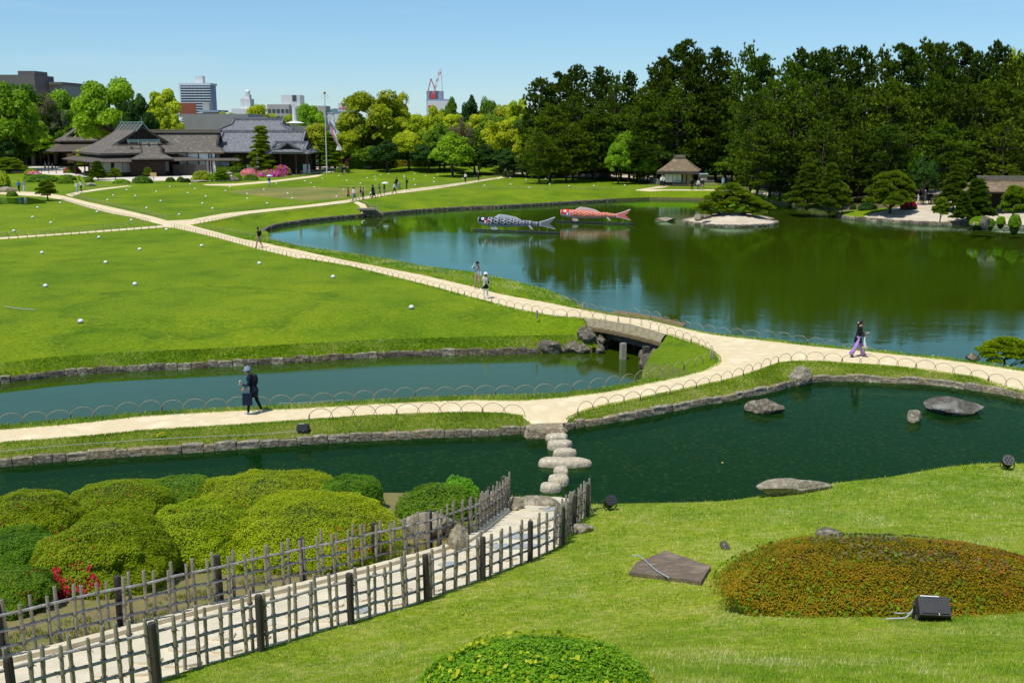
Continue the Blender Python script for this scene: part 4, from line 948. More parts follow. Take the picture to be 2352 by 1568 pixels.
def verge():
    L = [p for p in GS(front_top[1:], 0) if -40 < PX(p)[0] < 1700][:38] + []
    A = GS([q for q in front_top if -60 < q[0] < 1700 and q[1] > 590], 0); B = GS([q for q in south_right if -60 < q[0] < 2420 and not (1218 <= q[0] <= 1292 and q[1] > 960)], 0); B1 = [p for p in B if PX(p)[0] > 1290]; B2 = [p for p in B if PX(p)[0] < 1215]; T = GS([q for q in north_top if 560 < q[0] < 2420], 0)
    for ln in (A, B1, B2, T):
        if len(ln) > 1: edge_grass('verge_turf', 'ragged grass creeping over the edge of the sand path', [ln], .14, 9000, .045, GC, notwater, lambda X, Y: land_z(X, Y))
verge()
SB = [Vector((p.x, p.y, 0)) for p in far_base]
edge_grass('weeds', 'straggly weeds and grass behind the farther bamboo fence', [offs(SB, .55)], .5, 15000, .07, [(0, (.06, .12, .01)), (.5, (.20, .24, .03)), (1, (.42, .36, .16))], lambda X, Y: vnoise(X, Y, 1.6, 4) > -.02, None, lambda X, Y: hillz(X, Y))
# ================================================================== earthen bridge
def build_bridge():
    FL, FR = G(1350, 753, -.34), G(1516, 789, -.34)
    root = thing('earth_bridge', 'turf covered log bridge with round log ends crossing the canal mouth', 'bridge', ((FL.x + FR.x) / 2, (FL.y + FR.y) / 2, -1.3))
    fe = [(1325, 729.5), (1360, 732.5), (1399, 737.5), (1425, 741), (1450, 745), (1477, 752), (1504, 759.3), (1550, 773.4), (1592, 788)]
    be = [(1310, 706.5), (1345, 712.5), (1373, 718), (1395, 722), (1412, 724.6), (1450, 730), (1493, 735.3), (1537, 746.3), (1600, 760)]
    fe = GS(fe, .014); be = GS(be, .014)
    n = len(fe); b = MB(); b.add([tuple(p) for p in fe + be], [(i, i + 1, n + i + 1, n + i) for i in range(n - 1)])
    me = b.mesh('path', [MT['path']]); tag(link('path', me), kind='structure')
    # logs: ends bow upward a little in the middle
    N = 33; lg = MB()
    for i in range(N):
        t = i / (N - 1); p = FL.lerp(FR, t); p.z = -.36 + .07 * math.sin(math.pi * t)
        d = Vector((.40, 1, 0)).normalized(); r = rnd.uniform(.082, .094); e = p - d * rnd.uniform(.09, .15)
        a = MB(); a.tube([e, e + d * 5.4], r, 9); a.build('log', MT['log'], root)
    for i, off in enumerate((.28, 2.6, 4.9)):
        d = Vector((.40, 1, 0)).normalized(); a = MB(); a.beam(FL + d * off + Vector((.25, .05, -.26)), FR + d * off + Vector((-.1, 0, -.26)), .26, .27); a.build('beam', MT['timber'], root)
    # sod verge, cracked and bulging over the log ends
    rows = 5; cols_ = 60; vs = []; fs = []
    def interp(P, t):
        k = t * (len(P) - 1); i = min(int(k), len(P) - 2); return P[i].lerp(P[i + 1], k - i)
    f2 = GS([(1338, 731), (1375, 735), (1399, 737.5), (1425, 741), (1450, 745), (1477, 752), (1500, 758.5), (1532, 768)], .02)
    for i in range(cols_ + 1):
        t = i / cols_; A = interp(f2, t); B = FL.lerp(FR, t); B.z = -.25 + .07 * math.sin(math.pi * t); crack = .05 if i % 5 == 0 else 0
        for j in range(rows + 1):
            s = j / rows; p = A.lerp(B, s); p.z += .13 * math.sin(math.pi * min(1, s * 1.05)) - crack * (s > .2) + .03 * mnoise.noise(p * 3); vs.append(tuple(p))
        p = B.copy(); p.z -= .12; p.y += .06; vs.append(tuple(p))
    R = rows + 2
    for i in range(cols_):
        for j in range(R - 1): fs.append((i * R + j, i * R + j + 1, (i + 1) * R + j + 1, (i + 1) * R + j))
    b = MB(); b.add(vs, fs); b.build('turf_verge', MT['soil_dry'], root)
    # pond side verge
    bk = GS([(1330, 708), (1373, 717.5), (1412, 723.6), (1493, 734), (1560, 752)], .01); bk2 = [p + Vector((0, 0, -.5)) + Vector((.35, 1.1, 0)) for p in bk]
    bm_ = [p + Vector((.2, .75, -.04)) for p in bk]
    b = MB(); n = len(bk); b.add([tuple(p) for p in bk + bm_ + bk2], [(i, i + 1, n + i + 1, n + i) for i in range(n - 1)] + [(n + i, n + i + 1, 2 * n + i + 1, 2 * n + i) for i in range(n - 1)]); b.build('turf_verge', MT['lawn_bank'], root)
    for (px, py), w, mt in (((1431, 826), .26, 'grey_timber'), ((1484, 834), .28, 'timber')):
        p = G(px, py, WP); p.y += .12; a = MB(); a.box((p.x, p.y, (-.5 - 2.2) / 2), (w, w, 1.7), .3); a.build('post', MT[mt], root)
        d = Vector((.40, 1, 0)).normalized()
        for k in (2.4, 4.6):
            q = p + d * k; a = MB(); a.box((q.x, q.y, (-.5 - 2.2) / 2), (w, w, 1.7), .3); a.build('post', MT['timber'], root)
    p1 = G(1431, 826, WP) + Vector((0, .12, 0)); p2 = G(1484, 834, WP) + Vector((0, .12, 0)); d = Vector((.40, 1, 0)).normalized()
    a = MB(); a.beam(Vector((p1.x, p1.y, -.85)) + d * 2.4, Vector((p2.x, p2.y, -.85)) + d * 2.4, .1, .12); a.build('crossbar', MT['timber'], root)
    for k, (P_, Q_) in enumerate(((abL, PL), (abR, PR))):       # stone facing inside the passage
        for i in range(7):
            q = P_.lerp(Q_, (i + .3) / 7)
            for zz in (-1.25, -.8): link('abutment_stone', BLD[(i + k) % 5], root, (q.x - root.location.x, q.y - root.location.y, zz - root.location.z), (0, 0, rnd.uniform(0, 6)), (.36, .22, .28))
MT['soil_dry'] = M2('dry_sod', (.20, .17, .11), (.30, .26, .17), 3, .95, .9, .05, 12, spec=.1, c3=(.14, .15, .05))
build_bridge()
X_, = [None]
def bg_line(): return GS([(1338, 731), (1399, 737.5), (1450, 745), (1504, 759.3)], .04)

# ================================================================== bamboo hoop fences
def hoopmesh(w, h, r, n, k, name='hoop'):
    b = MB(); pts = []
    for i in range(k + 1):
        a = -.22 + (math.pi + .44) * i / k; pts.append((math.cos(a) * w / 2 * 1.06, 0, h * .06 + (h * .94) * math.sin(a) if math.sin(a) > 0 else h * .06 + h * .5 * math.sin(a)))
    b.tube(pts, r, n); return b.mesh(name, [MT['hoop']])
HOOPS = [hoopmesh(.80, .40, .0115, 6, 14), hoopmesh(.80, .40, .018, 4, 8)]
STAKE = MB().tube([(0, 0, -.1), (0, 0, .22)], .016, 6).mesh('stake', [MT['timber']])
BOLM = MB().tube([(0, 0, -.05), (0, 0, .34), (0, 0, .36)], [.055, .055, .045], 8).mesh('bollard', [MT['grey_timber']])
def hoopfence(label, pix, spacing=.75, low=False, zf=None, skip=None):
    P = [G(a, b) if not low else GL(a, b) for a, b in pix]; Q = resample(smooth_line(P, 1) if len(P) > 2 else P, spacing)
    root = thing('hoop_fence', label, 'fence', tuple(Q[0])); O = root.location; cnt = 0
    for i in range(len(Q) - 1):
        a, b = Q[i], Q[i + 1]; c = (a + b) / 2; x, y = PX((c.x, c.y, 0))
        if x < -30 or x > 2385 or cnt >= 295: continue
        if rnd.random() < (.02 if low else .0): continue
        z = zat(c.x, c.y)
        if 1330 < x < 1520 and 725 < y < 765: z = .02
        d = b - a; L = math.hypot(d.x, d.y)
        link('hoop', HOOPS[1 if low else 0], root, (c.x - O.x, c.y - O.y, z - O.z), (rnd.uniform(-.08, .08), rnd.uniform(-.03, .03), math.atan2(d.y, d.x) + rnd.uniform(-.05, .05)), (L / .75, 1, rnd.uniform(.93, 1.06))); cnt += 1
        if not low and i % 4 == 0: link('stake', STAKE, root, (a.x - O.x, a.y - O.y, z - O.z))
    return root
hoopfence('long hoop fence beside the teal canal, running round the fork and over the log bridge', [(-60, 981), (0, 974.8), (165, 960), (330, 945), (494, 937), (610, 931), (689, 927), (900, 914), (1091, 907), (1190, 905.5), (1289, 902), (1387, 889), (1453, 877), (1517, 864), (1572, 849), (1615, 836), (1636, 826), (1637, 815), (1625, 804.5), (1593, 789.6), (1555, 775), (1530, 766), (1503.6, 757.7), (1477.5, 749.4), (1425, 740), (1375, 734.6), (1330, 729), (1260, 724.3), (1189, 711), (1119, 693), (986, 658), (800, 612), (689, 594.5), (590, 571.5), (494, 545.5), (395, 521.5)])
hoopfence('hoop fence between the long sand path and the big pond', [(455, 520), (540, 536.6), (560, 541.5), (603, 550.7), (689, 571), (850, 600), (976, 628), (1007, 636), (1084, 650), (1130, 663), (1199, 676.6), (1271, 692), (1327, 702.8), (1366, 711), (1404, 718.2), (1449, 724.6), (1499, 733), (1575, 750.6), (1630, 762), (1719.5, 773), (1814.5, 781), (1880, 788), (1948, 793.6), (2015, 799.8), (2085, 805), (2158, 811.5), (2238, 822), (2311, 833), (2380, 844)])
hoopfence('hoop fence on the grass strip right of the stepping stones, below the wide sand path', [(1327.5, 947.7), (1365, 938.5), (1399, 930.6), (1436, 924), (1472, 918.7), (1505, 913), (1540, 905), (1592, 892.7), (1618, 887.8), (1671, 874), (1697, 866.8), (1721, 859.8), (1743, 850.5), (1764, 844.5), (1783, 837), (1802, 832.5), (1826, 829.7), (1858, 828.8), (1891, 829.7), (1925, 832.5), (1961, 834.5), (2037, 839), (2075, 843), (2153, 850.5), (2194, 857), (2272, 872), (2350, 890)])
hoopfence('short hoop fence on the grass strip left of the stepping stones', [(711, 965), (800, 958), (950, 951.5), (1040, 949), (1120, 949.3), (1162, 950.5), (1203, 955.5)])
for lab, pix in (('far hoop fence along the lawn side of the path leading left to the thatched hall', [(160, 448.5), (205, 462), (282, 478.5), (384, 504)]),
    ('far hoop fence along the near side of the path leading left to the thatched hall', [(141, 461), (205, 480), (256, 493), (346, 512)]),
    ('hoop fence on the far side of the path that crosses behind the dry lawn patch', [(436, 502), (513, 488), (574, 481.5), (702, 468.7), (795, 457), (856, 445.5), (918, 436)]),
    ('hoop fence on the pond side of the path where the walkers gather', [(450, 514), (487, 508.5), (574, 492), (702, 478), (795, 467.5)]),
    ('farthest hoop fence going uphill right towards the pines behind two walkers', [(945, 431.5), (1010, 424), (1148, 404.8), (1192, 398.5)]),
    ('hoop fence on the near side of the far path between lawn and pond lawn', [(822, 461), (907, 446.5), (1010, 433.5), (1148, 411)]),
    ('hoop fence on the far side of the narrow path at the left edge', [(-20, 545), (0, 543), (165, 533), (345, 516.5)]),
    ('hoop fence on the near side of the narrow path at the left edge', [(-20, 553), (0, 551), (165, 541), (375, 524)]),
    ('hoop fence in front of the rocks and shrubs before the thatched hall', [(165, 443), (231, 430.5), (295, 424), (352, 418)]),
    ('hoop fence in front of the pink azaleas', [(480, 421), (538, 419.5), (624, 412.5), (727, 400.5)]),
    ('hoop fence crossing the farthest lawn before the long clipped hedge', [(745, 402), (804, 399.5), (900, 397.5), (1000, 396), (1090, 393.8)]),
    ('hoop fence across the lawn between the far path and the small thatched hut', [(1010, 431), (1035, 433.8), (1135, 434), (1205, 435), (1263, 436), (1365, 434.4), (1451, 433), (1515, 426)]),
    ('hoop fence round the lawn in front of the small thatched hut', [(1490, 433.5), (1530, 430.5), (1588, 431), (1656, 434.5)]),
    ('hoop fence behind the far bank right of the small thatched hut', [(1700, 437), (1760, 440), (1822, 445)]),
    ('hoop fence at the rim of the sand bank beside the layered pine', [(1215, 398), (1263, 400.5), (1323, 403.5), (1294, 410)]),
    ('hoop fence along the little stone stairs to the pond', [(806, 466), (835, 473), (869, 484.5)]),
    ('hoop fence behind the near dry lawn patch, half sunk in the grass', [(770, 433), (830, 432), (905, 433)])):
    hoopfence(lab, pix, .75, True)
for px, py, lab in ((1339, 712, 'short wooden bollard on the pond side of the long path'), (1233, 728, 'short grey bollard leaning on the lawn side of the long path'), (1637, 824, 'pale bollard at the fork of the two sand paths'), (620, 556, 'small bollard behind the walker in black')):
    p = GL(px, py); tag(link('bollard', BOLM, None, tuple(p), (0, rnd.uniform(-.12, .12), 0)), lab, 'bollard')
# little stone stairs to the pond
stp = thing('stone_stairs', 'pale stone stairs leading from the far path down to the pond', 'stairs', tuple(G(848, 484, -.6)))
for i, (px, py, z) in enumerate(((842, 480, -.2), (848, 484, -.45), (854, 488, -.7), (859, 492, -.95))):
    p = G(px, py, z); b = MB(); b.box(p, (2.2, .9, .2), .1); b.build('step', MT['pale_stone'], stp)

# ================================================================== dome lights on the lawns
b = MB(); b.ball((0, 0, .10), (.14, .14, .115), 14, 8); DOME = b.mesh('dome', [MT['white_dome']], True)
b = MB(); b.lathe([(.125, 0), (.15, .01), (.15, .04), (.12, .05)], n=14); DBASE = b.mesh('base', [M2('grey_purple_plastic', (.22, .20, .30), rough=.5)])
def cx(ox, oy, s, L): return [((ox + a / s) / 1.7415, (oy + b / s) / 1.7415) for a, b in L]
near_l = cx(0, 900, 1.7425, [(690, 85), (293, 193), (974, 169), (1161, 32), (1406, 144), (737, 261), (1808, 267), (318, 425), (941, 412), (563, 672)]) + [(765, 636), (945, 706)]
west_l = cx(0, 200, 2.24, [(337, 1411), (293, 1497), (457, 1547), (539, 1369), (870, 1450), (1177, 1524)]) + [(32, 530)]
mid_l = cx(0, 200, 2.24, [(965, 1342), (1014, 1301), (1213, 1306), (1135, 1253), (1168, 1223), (729, 1272), (1402, 1268), (1523, 1223), (1440, 1352), (1314, 1414), (1606, 1473), (1905, 1419), (1814, 1374), (1845, 1311), (1682, 1280), (1747, 1243), (1706, 1202), (2020, 1260), (2061, 1228), (2214, 1288), (2217, 1331)]) + cx(1000, 200, 2.24, [(125, 1250), (237, 1195), (154, 1373), (380, 1328), (338, 1285), (575, 1229), (547, 1190), (493, 1173), (650, 1151), (841, 1250), (777, 1312)])
far_l = cx(1000, 200, 2.24, [(867, 1168), (797, 1126), (990, 1195), (1052, 1145), (1118, 1132), (1127, 1162), (1171, 1118), (1241, 1108), (1381, 1140), (1382, 1124), (1474, 1108), (1470, 1157), (1574, 1128), (1480, 1207), (1649, 1147), (1648, 1180), (1681, 1115), (1816, 1098), (1809, 1133), (1904, 1151), (2013, 1130), (2065, 1095), (2198, 1111)])
east_l = cx(1000, 200, 2.24, [(1846, 1214), (2016, 1183), (2102, 1214), (2229, 1156), (1303, 1400)]) + cx(2000, 100, 2.24, [(92, 1368), (207, 1345), (285, 1364), (322, 1334), (235, 1385), (97, 1428), (262, 1456), (409, 1379), (437, 1363), (483, 1350), (476, 1395), (444, 1427), (619, 1441), (841, 1440), (1119, 1435), (708, 1349)])
ORD = ['first', 'second', 'third', 'fourth', 'fifth', 'sixth', 'seventh', 'eighth', 'ninth', 'tenth', 'eleventh', 'twelfth', 'thirteenth', 'fourteenth', 'fifteenth', 'sixteenth', 'seventeenth', 'eighteenth', 'nineteenth', 'twentieth']
def ordn(i): return ORD[i] if i < 20 else ('twenty-' + ORD[i - 20] if i < 39 and i > 19 else 'thirty-' + ORD[max(0, i - 30)])
d0 = thing('lawn_light', 'x', 'lawn light'); link('dome', DOME, d0); link('base', DBASE, d0, (-.025, .03, 0)); used0 = False
for Lx, where in ((near_l, 'the big near lawn'), (west_l, 'the left lawn strip'), (mid_l, 'the lawn before the thatched hall'), (far_l, 'the lawn before the clipped hedge'), (east_l, 'the lawn behind the pond')):
    for i, (px, py) in enumerate(sorted(Lx, key=lambda q: q[0])):
        p = GL(px, py + 3 * (py / 700)); lab = 'white dome light on %s, %s from left' % (where, ordn(i))
        if not used0: d0.location = p; d0['label'] = lab; d0['group'] = 'white dome lights on the lawns'; used0 = True
        else: dup(d0, tuple(p), rnd.uniform(-.3, .3), None, lab, 'white dome lights on the lawns')
# ================================================================== spotlights
def floodlight(p, rz, label, sc=1.0, tilt=.9):
    root = thing('floodlight', label, 'floodlight', tuple(p), None, rz); root.scale = (sc,) * 3
    M = Matrix.Translation((0, 0, .24)) @ Matrix.Rotation(tilt, 4, 'X')
    b = MB(); b.lathe([(.10, -.20), (.135, -.16), (.14, .04), (.155, .05), (.155, .12)], n=18, M=M, c=(0, 0, 0)); b.build('housing', MT['black'], root, rel=False)
    for i in range(9):
        a = 2 * math.pi * i / 9; b = MB(); q = M @ Vector((.145 * math.cos(a), .145 * math.sin(a), -.06)); q2 = M @ Vector((.145 * math.cos(a), .145 * math.sin(a), .04)); b.beam(q, q2, .012, .012); b.build('cooling_fin', MT['black'], root, rel=False)
    b = MB(); b.lathe([(.148, .10), (.148, .115)], n=18, M=M); b.build('lens', MT['lens'], root, rel=False)
    for i in range(7):
        a = 2 * math.pi * i / 6; r = 0 if i == 6 else .085; b = MB(); b.lathe([(.032, .116), (.028, .135)], n=8, M=M @ Matrix.Translation((r * math.cos(a), r * math.sin(a), 0))); b.build('lamp_cell', MT['lens'], root, rel=False)
    b = MB(); b.tube([(-.165, 0, .26), (-.18, 0, .1), (-.12, 0, .02), (.12, 0, .02), (.18, 0, .1), (.165, 0, .26)], .016, 6); b.build('bracket', MT['black'], root, rel=False)
    b = MB(); b.tube([(.1, .1, .05), (-.25, .15, .03), (-.42, .05, .02), (-.5, -.1, .02)], .012, 5); b.build('power_cord', MT['black'], root, rel=False)
    return root
MT['lens'] = M2('dark_glass', (.05, .055, .06), (.03, .03, .035), 20, .15, .2, spec=.8)
floodlight(GH(1401, 1171), .3, 'black round floodlight on the lawn edge nearest the stepping stones', .92)
floodlight(GH(2313, 1078), -.3, 'black round floodlight on the lawn edge at the far right by the stream', .92)
def boxlight(p, rz, tilt, w, label, sc=1.0):
    root = thing('box_floodlight', label, 'floodlight', tuple(p), None, rz)
    root.scale = (sc,) * 3
    M = Matrix.Translation((0, 0, .17)) @ Matrix.Rotation(tilt, 4, 'X')
    def bx(n, c, d, mt='black'):
        b = MB(); b.box((0, 0, 0), d); [b.v.__setitem__(i, tuple(M @ (Vector(v) + Vector(c)))) for i, v in enumerate(b.v)]; b.build(n, MT[mt], root, rel=False)
    bx('housing', (0, 0, 0), (w, .26, .20)); bx('rim', (0, -.02, -.11), (w + .03, .30, .03)); bx('glass', (0, 0, -.13), (w - .04, .22, .01), 'lens'); bx('lid', (.0, .0, .108), (w * .86, .22, .016)); bx('hinge', (w * .1, -.12, .116), (.012, .03, .012), 'cable')
    bx('edge_strip', (-w * .12, .128, .102), (w * .6, .012, .012), 'white_dome')
    for s in (-1, 1):
        b = MB(); b.beam((s * (w / 2 + .03), 0, .2), (s * (w / 2 + .03), .03, 0), .035, .012); b.build('bracket', MT['black'], root, rel=False)
    b = MB(); b.tube([(-w / 2 - .02, .1, .1), (-w / 2 - .06, .08, .04), (-w / 2 - .14, .0, .015), (-w / 2 - .4, -.05, .01)], .012, 6); b.build('power_cord', MT['cable'], root, rel=False)
    return root
pb = GH(2140, 1424); boxlight(pb, -.12, .75, .40, 'black box floodlight with a rim strip in front of the brown hedge', 76 / (ppm(pb) * .44))
pb = GL(695, 998); boxlight(Vector((pb.x, pb.y + .1, pb.z + .04)), 0, 1.2, .36, 'black box floodlight on the grass strip in front of the front sand path')
# cables lying on the front grass strip
def gcable(label, pix, r=.008):
    P = smooth_line([GL(a, b) + Vector((0, 0, .05)) for a, b in pix], 2); b = MB(); b.tube(P, r, 5); tag(b.build('cable', MT['cable']), label, 'cable')
gcable('thin pale cable along the grass strip below the front sand path', [(0, 1040), (80, 1031), (200, 1022), (330, 1013), (480, 1005), (600, 1000), (690, 992)])
gcable('thin pale cable on the canal side of the front path', [(640, 929), (690, 928), (730, 925), (790, 921)])
gcable('pale cable in the left part of the big lawn', [(10, 705), (45, 711), (80, 713)], .02)
# small yellow flowers
b = MB(); b.col = (1, 1, 1)
MT['yellowflower'] = M2('yellow_petals', (.8, .6, .02), (.7, .45, .02), 5, .6, 0)
p = GL(370, 1004)
for i in range(16):
    q = p + Vector((rnd.uniform(-.12, .12), rnd.uniform(-.06, .06), rnd.uniform(.05, .16))); b.ball(q, .022, 6, 3)
fl = thing('yellow_flowers', 'small clump of yellow flowers on the grass strip by the stream edging', 'flowers', tuple(p)); b.build('blossom', MT['yellowflower'], fl)
v = leafcards(np.array([tuple(Vector((rnd.uniform(-.13, .13), rnd.uniform(-.08, .08), rnd.uniform(.0, .1)))) for _ in range(60)]), dirs(60, .2), .06, 'fresh'); link('leaf', fastmesh('leaf', *v[:2], [MT['leaf']], cols=v[2]), fl)
# yellow leaf floating
p = G(1659, 1062, WS + .01); b = MB(); b.add([(p.x - .04, p.y - .02, p.z), (p.x + .04, p.y - .02, p.z), (p.x + .03, p.y + .03, p.z + .01), (p.x - .03, p.y + .03, p.z)], [(0, 1, 2, 3)]); tag(b.build('fallen_leaf', MT['yellowflower']), 'single yellow leaf floating on the dark stream', 'leaf')

# ================================================================== carp streamers on floats
def carp(label, px0, py0, px1, py1, pal):
    A = G(px0, py0, WP + .1); B = G(px1, py1, WP + .1); d = B - A; Lf = d.length; ang = math.atan2(d.y, d.x)
    root = thing('carp_streamer', label, 'carp streamer', tuple((A + B) / 2), 'carp streamers on the pond', ang)
    fl = thing('float', 'x', 'x'); bpy.data.objects.remove(fl)
    b = MB(); b.box((0, 0, .0), (Lf, .5, .1)); b.build('float', MT['black'], root, rel=False)
    for i in range(6):
        x = -Lf / 2 + Lf * (i + .5) / 6; b = MB(); b.box((x, 0, .075), (Lf / 6 * .8, .42, .05)); b.build('float_panel', MT['black'], root, rel=False)
    bl = Lf * .705; x0 = -Lf / 2 + Lf * .07; zc = 1.02                     # mouth at x0, body along +x
    n, m = 150, 44; prof = [(0, .36), (.03, .40), (.12, .47), (.25, .50), (.45, .47), (.65, .38), (.85, .28), (1, .22)]
    V = np.empty((n + 1, m, 3)); T = np.linspace(0, 1, n + 1); rr = np.interp(T, [a for a, _ in prof], [c for _, c in prof]); An = np.arange(m) / m * 2 * math.pi
    sag = -.05 * np.sin(T * 3.1) + .03 * np.sin(T * 25)
    V[:, :, 0] = x0 + T[:, None] * bl; V[:, :, 1] = rr[:, None] * np.sin(An)[None] * .78; V[:, :, 2] = zc + sag[:, None] - .02 + rr[:, None] * np.cos(An)[None] * 1.0 - T[:, None] * .10
    V += rng.normal(0, .004, V.shape)
    i, j = np.meshgrid(np.arange(n), np.arange(m), indexing='ij'); j2 = (j + 1) % m
    F = np.stack([i * m + j, (i + 1) * m + j, (i + 1) * m + j2, i * m + j2], -1).reshape(-1, 4)
    ti = ((i + .5) / n).ravel(); aj = (j.ravel() + .5) / m; up = np.cos(aj * 2 * math.pi)
    side = np.where(aj > .5, 1 - aj, aj) * 2                                  # 0 back .. 1 belly
    main, dark, white = pal
    cols = np.tile(np.array(white, float), (len(F), 1))
    # scale print: offset rows of arcs with pale rims
    u = (ti * bl) / .36; row = np.floor(u); fu = u - row; w = side * 1.15 / .26 + .5 * (row % 2); fw = w - np.floor(w)
    arc = (fw - .5) ** 2 * 3.2 + (1 - fu) ** 2 ; rim = (arc > .70) & (arc < .98)
    scale = (ti > .17) & (side < .66)
    cs = np.where(rim[:, None], np.array(white), np.array(main)[None] * (.6 + .5 * fu[:, None])); cols[scale] = cs[scale]
    belly = side >= .66; cols[belly] = np.array(white) * .95
    head = (ti <= .165) & (side < .60); cols[head] = dark
    for (tt, ss, r1, col) in ((.078, .30, .020, (1, 1, 1)), (.072, .30, .008, (.02, .02, .02))):
        e = ((ti - tt) / r1 * .75) ** 2 + ((side - ss) / (r1 * 6)) ** 2 < 1; cols[e] = col
    g = (np.abs(ti - .15 - .02 * np.sin(side * 6)) < .012) & (side > .3) & (side < .62); cols[g] = (.75, .02, .04) if pal is PAL_B else (.1, .35, .55)
    wl = (np.abs(ti - .128) < .014) & (side > .42) & (side < .62); cols[wl] = (1, 1, 1)
    link('body', fastmesh('body', V.reshape(-1, 3), F, [MT['cloth_print']], cols=cols, smooth=True), root)
    def fin(name, outline, edge, nn=26, inner=None, thick=.03, y=0):
        b = MB(); P = [Vector((x, y, z)) for x, z in outline]; c = sum(P, Vector()) / len(P)
        for k in range(len(P)):
            a, bb = P[k], P[(k + 1) % len(P)]
            for s in (-1, 1):
                o = Vector((0, thick / 2 * s, 0)); ia, ib = c.lerp(a, .84), c.lerp(bb, .84)
                b.col = inner; b.add([ia + o, ib + o, c + o * 1.6], [(0, 1, 2) if s < 0 else (2, 1, 0)]); b.col = edge; b.add([a, bb, ib + o, ia + o], [(0, 1, 2, 3) if s < 0 else (3, 2, 1, 0)])
        return b
    xe = x0 + bl; zt = zc - .12
    fin('tail', [(xe - .05, zt + .2), (xe + bl * .10, zt + .40), (xe + bl * .22, zt + .72), (xe + bl * .26, zt + .78), (xe + bl * .20, zt + .25), (xe + bl * .16, zt + .02), (xe + bl * .21, zt - .25), (xe + bl * .27, zt - .52), (xe + bl * .22, zt - .48), (xe + bl * .1, zt - .30), (xe - .05, zt - .22)], white, inner=tuple(.75 * a + .25 * w_ for a, w_ in zip(dark, white))).build('tail', MT['cloth_print'], root, rel=False)
    topz = lambda t: zc - .02 + float(np.interp(t, [a for a, _ in prof], [c for _, c in prof])) - t * .1
    fin('dorsal_fin', [(x0 + bl * .24, topz(.24) - .08), (x0 + bl * .29, topz(.3) + .10), (x0 + bl * .33, topz(.33) + .30), (x0 + bl * .40, topz(.4) + .30), (x0 + bl * .46, topz(.46) + .28), (x0 + bl * .55, topz(.55) + .22), (x0 + bl * .62, topz(.62) + .17), (x0 + bl * .67, topz(.67) + .05), (x0 + bl * .71, topz(.71) - .06)], white, inner=tuple(.25 * a + .75 * w_ for a, w_ in zip(dark, white))).build('dorsal_fin', MT['cloth_print'], root, rel=False)
    fin('pectoral_fin', [(x0 + bl * .205, zc - .42), (x0 + bl * .26, zc - .42), (x0 + bl * .33, zc - .80), (x0 + bl * .30, zc - .92), (x0 + bl * .245, zc - .95), (x0 + bl * .215, zc - .80)], white, inner=tuple(.4 * a + .6 * w_ for a, w_ in zip(dark, white)), y=-.2).build('pectoral_fin', MT['cloth_print'], root, rel=False)
    fin('pelvic_fin', [(x0 + bl * .83, zc - .34), (x0 + bl * .86, zc - .34), (x0 + bl * .91, zc - .72), (x0 + bl * .885, zc - .76), (x0 + bl * .855, zc - .6)], white, inner=tuple(.3 * a + .7 * w_ for a, w_ in zip(dark, white)), y=-.15).build('pelvic_fin', MT['cloth_print'], root, rel=False)
    for f_ in (.02, .15, .3, .44, .58, .72, .84, 1.0, 1.13):
        x = x0 + bl * f_; b = MB(); b.tube([(x, 0, .0), (x, 0, zc - .3)], .022, 6); b.build('support_pole', MT['pole_bamboo'], root, rel=False)
    b = MB(); b.tube([(x0, .36 * .78 * math.sin(a), zc + .36 * math.cos(a)) for a in np.linspace(0, 2 * math.pi, 17)], .025, 5); b.build('mouth_ring', MT['white_dome'], root, rel=False)
MT['pole_bamboo'] = M2('yellow_bamboo', (.45, .33, .13), (.35, .26, .1), 6, .6, 0)
m, nt, bs = newmat('printed_cloth'); a_ = nt.nodes.new('ShaderNodeAttribute'); a_.attribute_name = 'tint'; nt.links.new(a_.outputs['Color'], bs.inputs['Base Color']); bs.inputs['Roughness'].default_value = .6; bs.inputs['Specular IOR Level'].default_value = .3
tr = nt.nodes.new('ShaderNodeBsdfTranslucent'); nt.links.new(a_.outputs['Color'], tr.inputs[0]); mx = nt.nodes.new('ShaderNodeMixShader'); mx.inputs[0].default_value = .2; nt.links.new(bs.outputs[0], mx.inputs[1]); nt.links.new(tr.outputs[0], mx.inputs[2]); nt.links.new(mx.outputs[0], nt.nodes['Material Output'].inputs[0])
bump(nt, bs, noise(nt, 5, 4, .6), .5, .04); MT['cloth_print'] = m
PAL_B = ((.045, .055, .09), (.012, .014, .02), (.74, .76, .82)); PAL_R = ((.80, .13, .03), (.72, .04, .02), (.82, .76, .74))
carp('big black and white scaly carp streamer on a black float in the pond', 1087, 528, 1284, 535.5, PAL_B)
carp('big red and white scaly carp streamer on a black float in the pond', 1277, 508.5, 1456, 514.5, PAL_R)
# ================================================================== buildings
MT['thatch'] = M2('grey_thatch', (.19, .17, .145), (.12, .105, .09), 1.3, .95, .8, .05, 9, spec=.1, c3=(.27, .245, .21), stretch=(1, 1, 2.2))
MT['thatch2'] = M2('brown_thatch', (.26, .20, .13), (.16, .12, .075), 1.3, .95, .9, .06, 7, spec=.1, c3=(.33, .26, .17), stretch=(1, 1, 2.2))
MT['bark_roof'] = M2('bark_roof', (.14, .115, .095), (.10, .085, .07), 2, .9, .5, .03, 12, spec=.15, c3=(.19, .16, .13))
MT['copper'] = M2('patina_copper', (.28, .40, .38), (.20, .30, .29), 3, .6, .2)
MT['darkwood'] = M2('dark_wood', (.045, .026, .018), (.025, .016, .012), 3, .7, .3, .01, 20)
MT['brownwood'] = M2('brown_wood', (.12, .055, .025), (.08, .035, .018), 3, .7, .3, .01, 20)
MT['shoji'] = M2('paper_screen', (.66, .70, .66), (.60, .64, .61), 3, .8, 0)
MT['plaster'] = M2('white_plaster', (.80, .80, .77), (.74, .74, .72), 1, .85, 0)
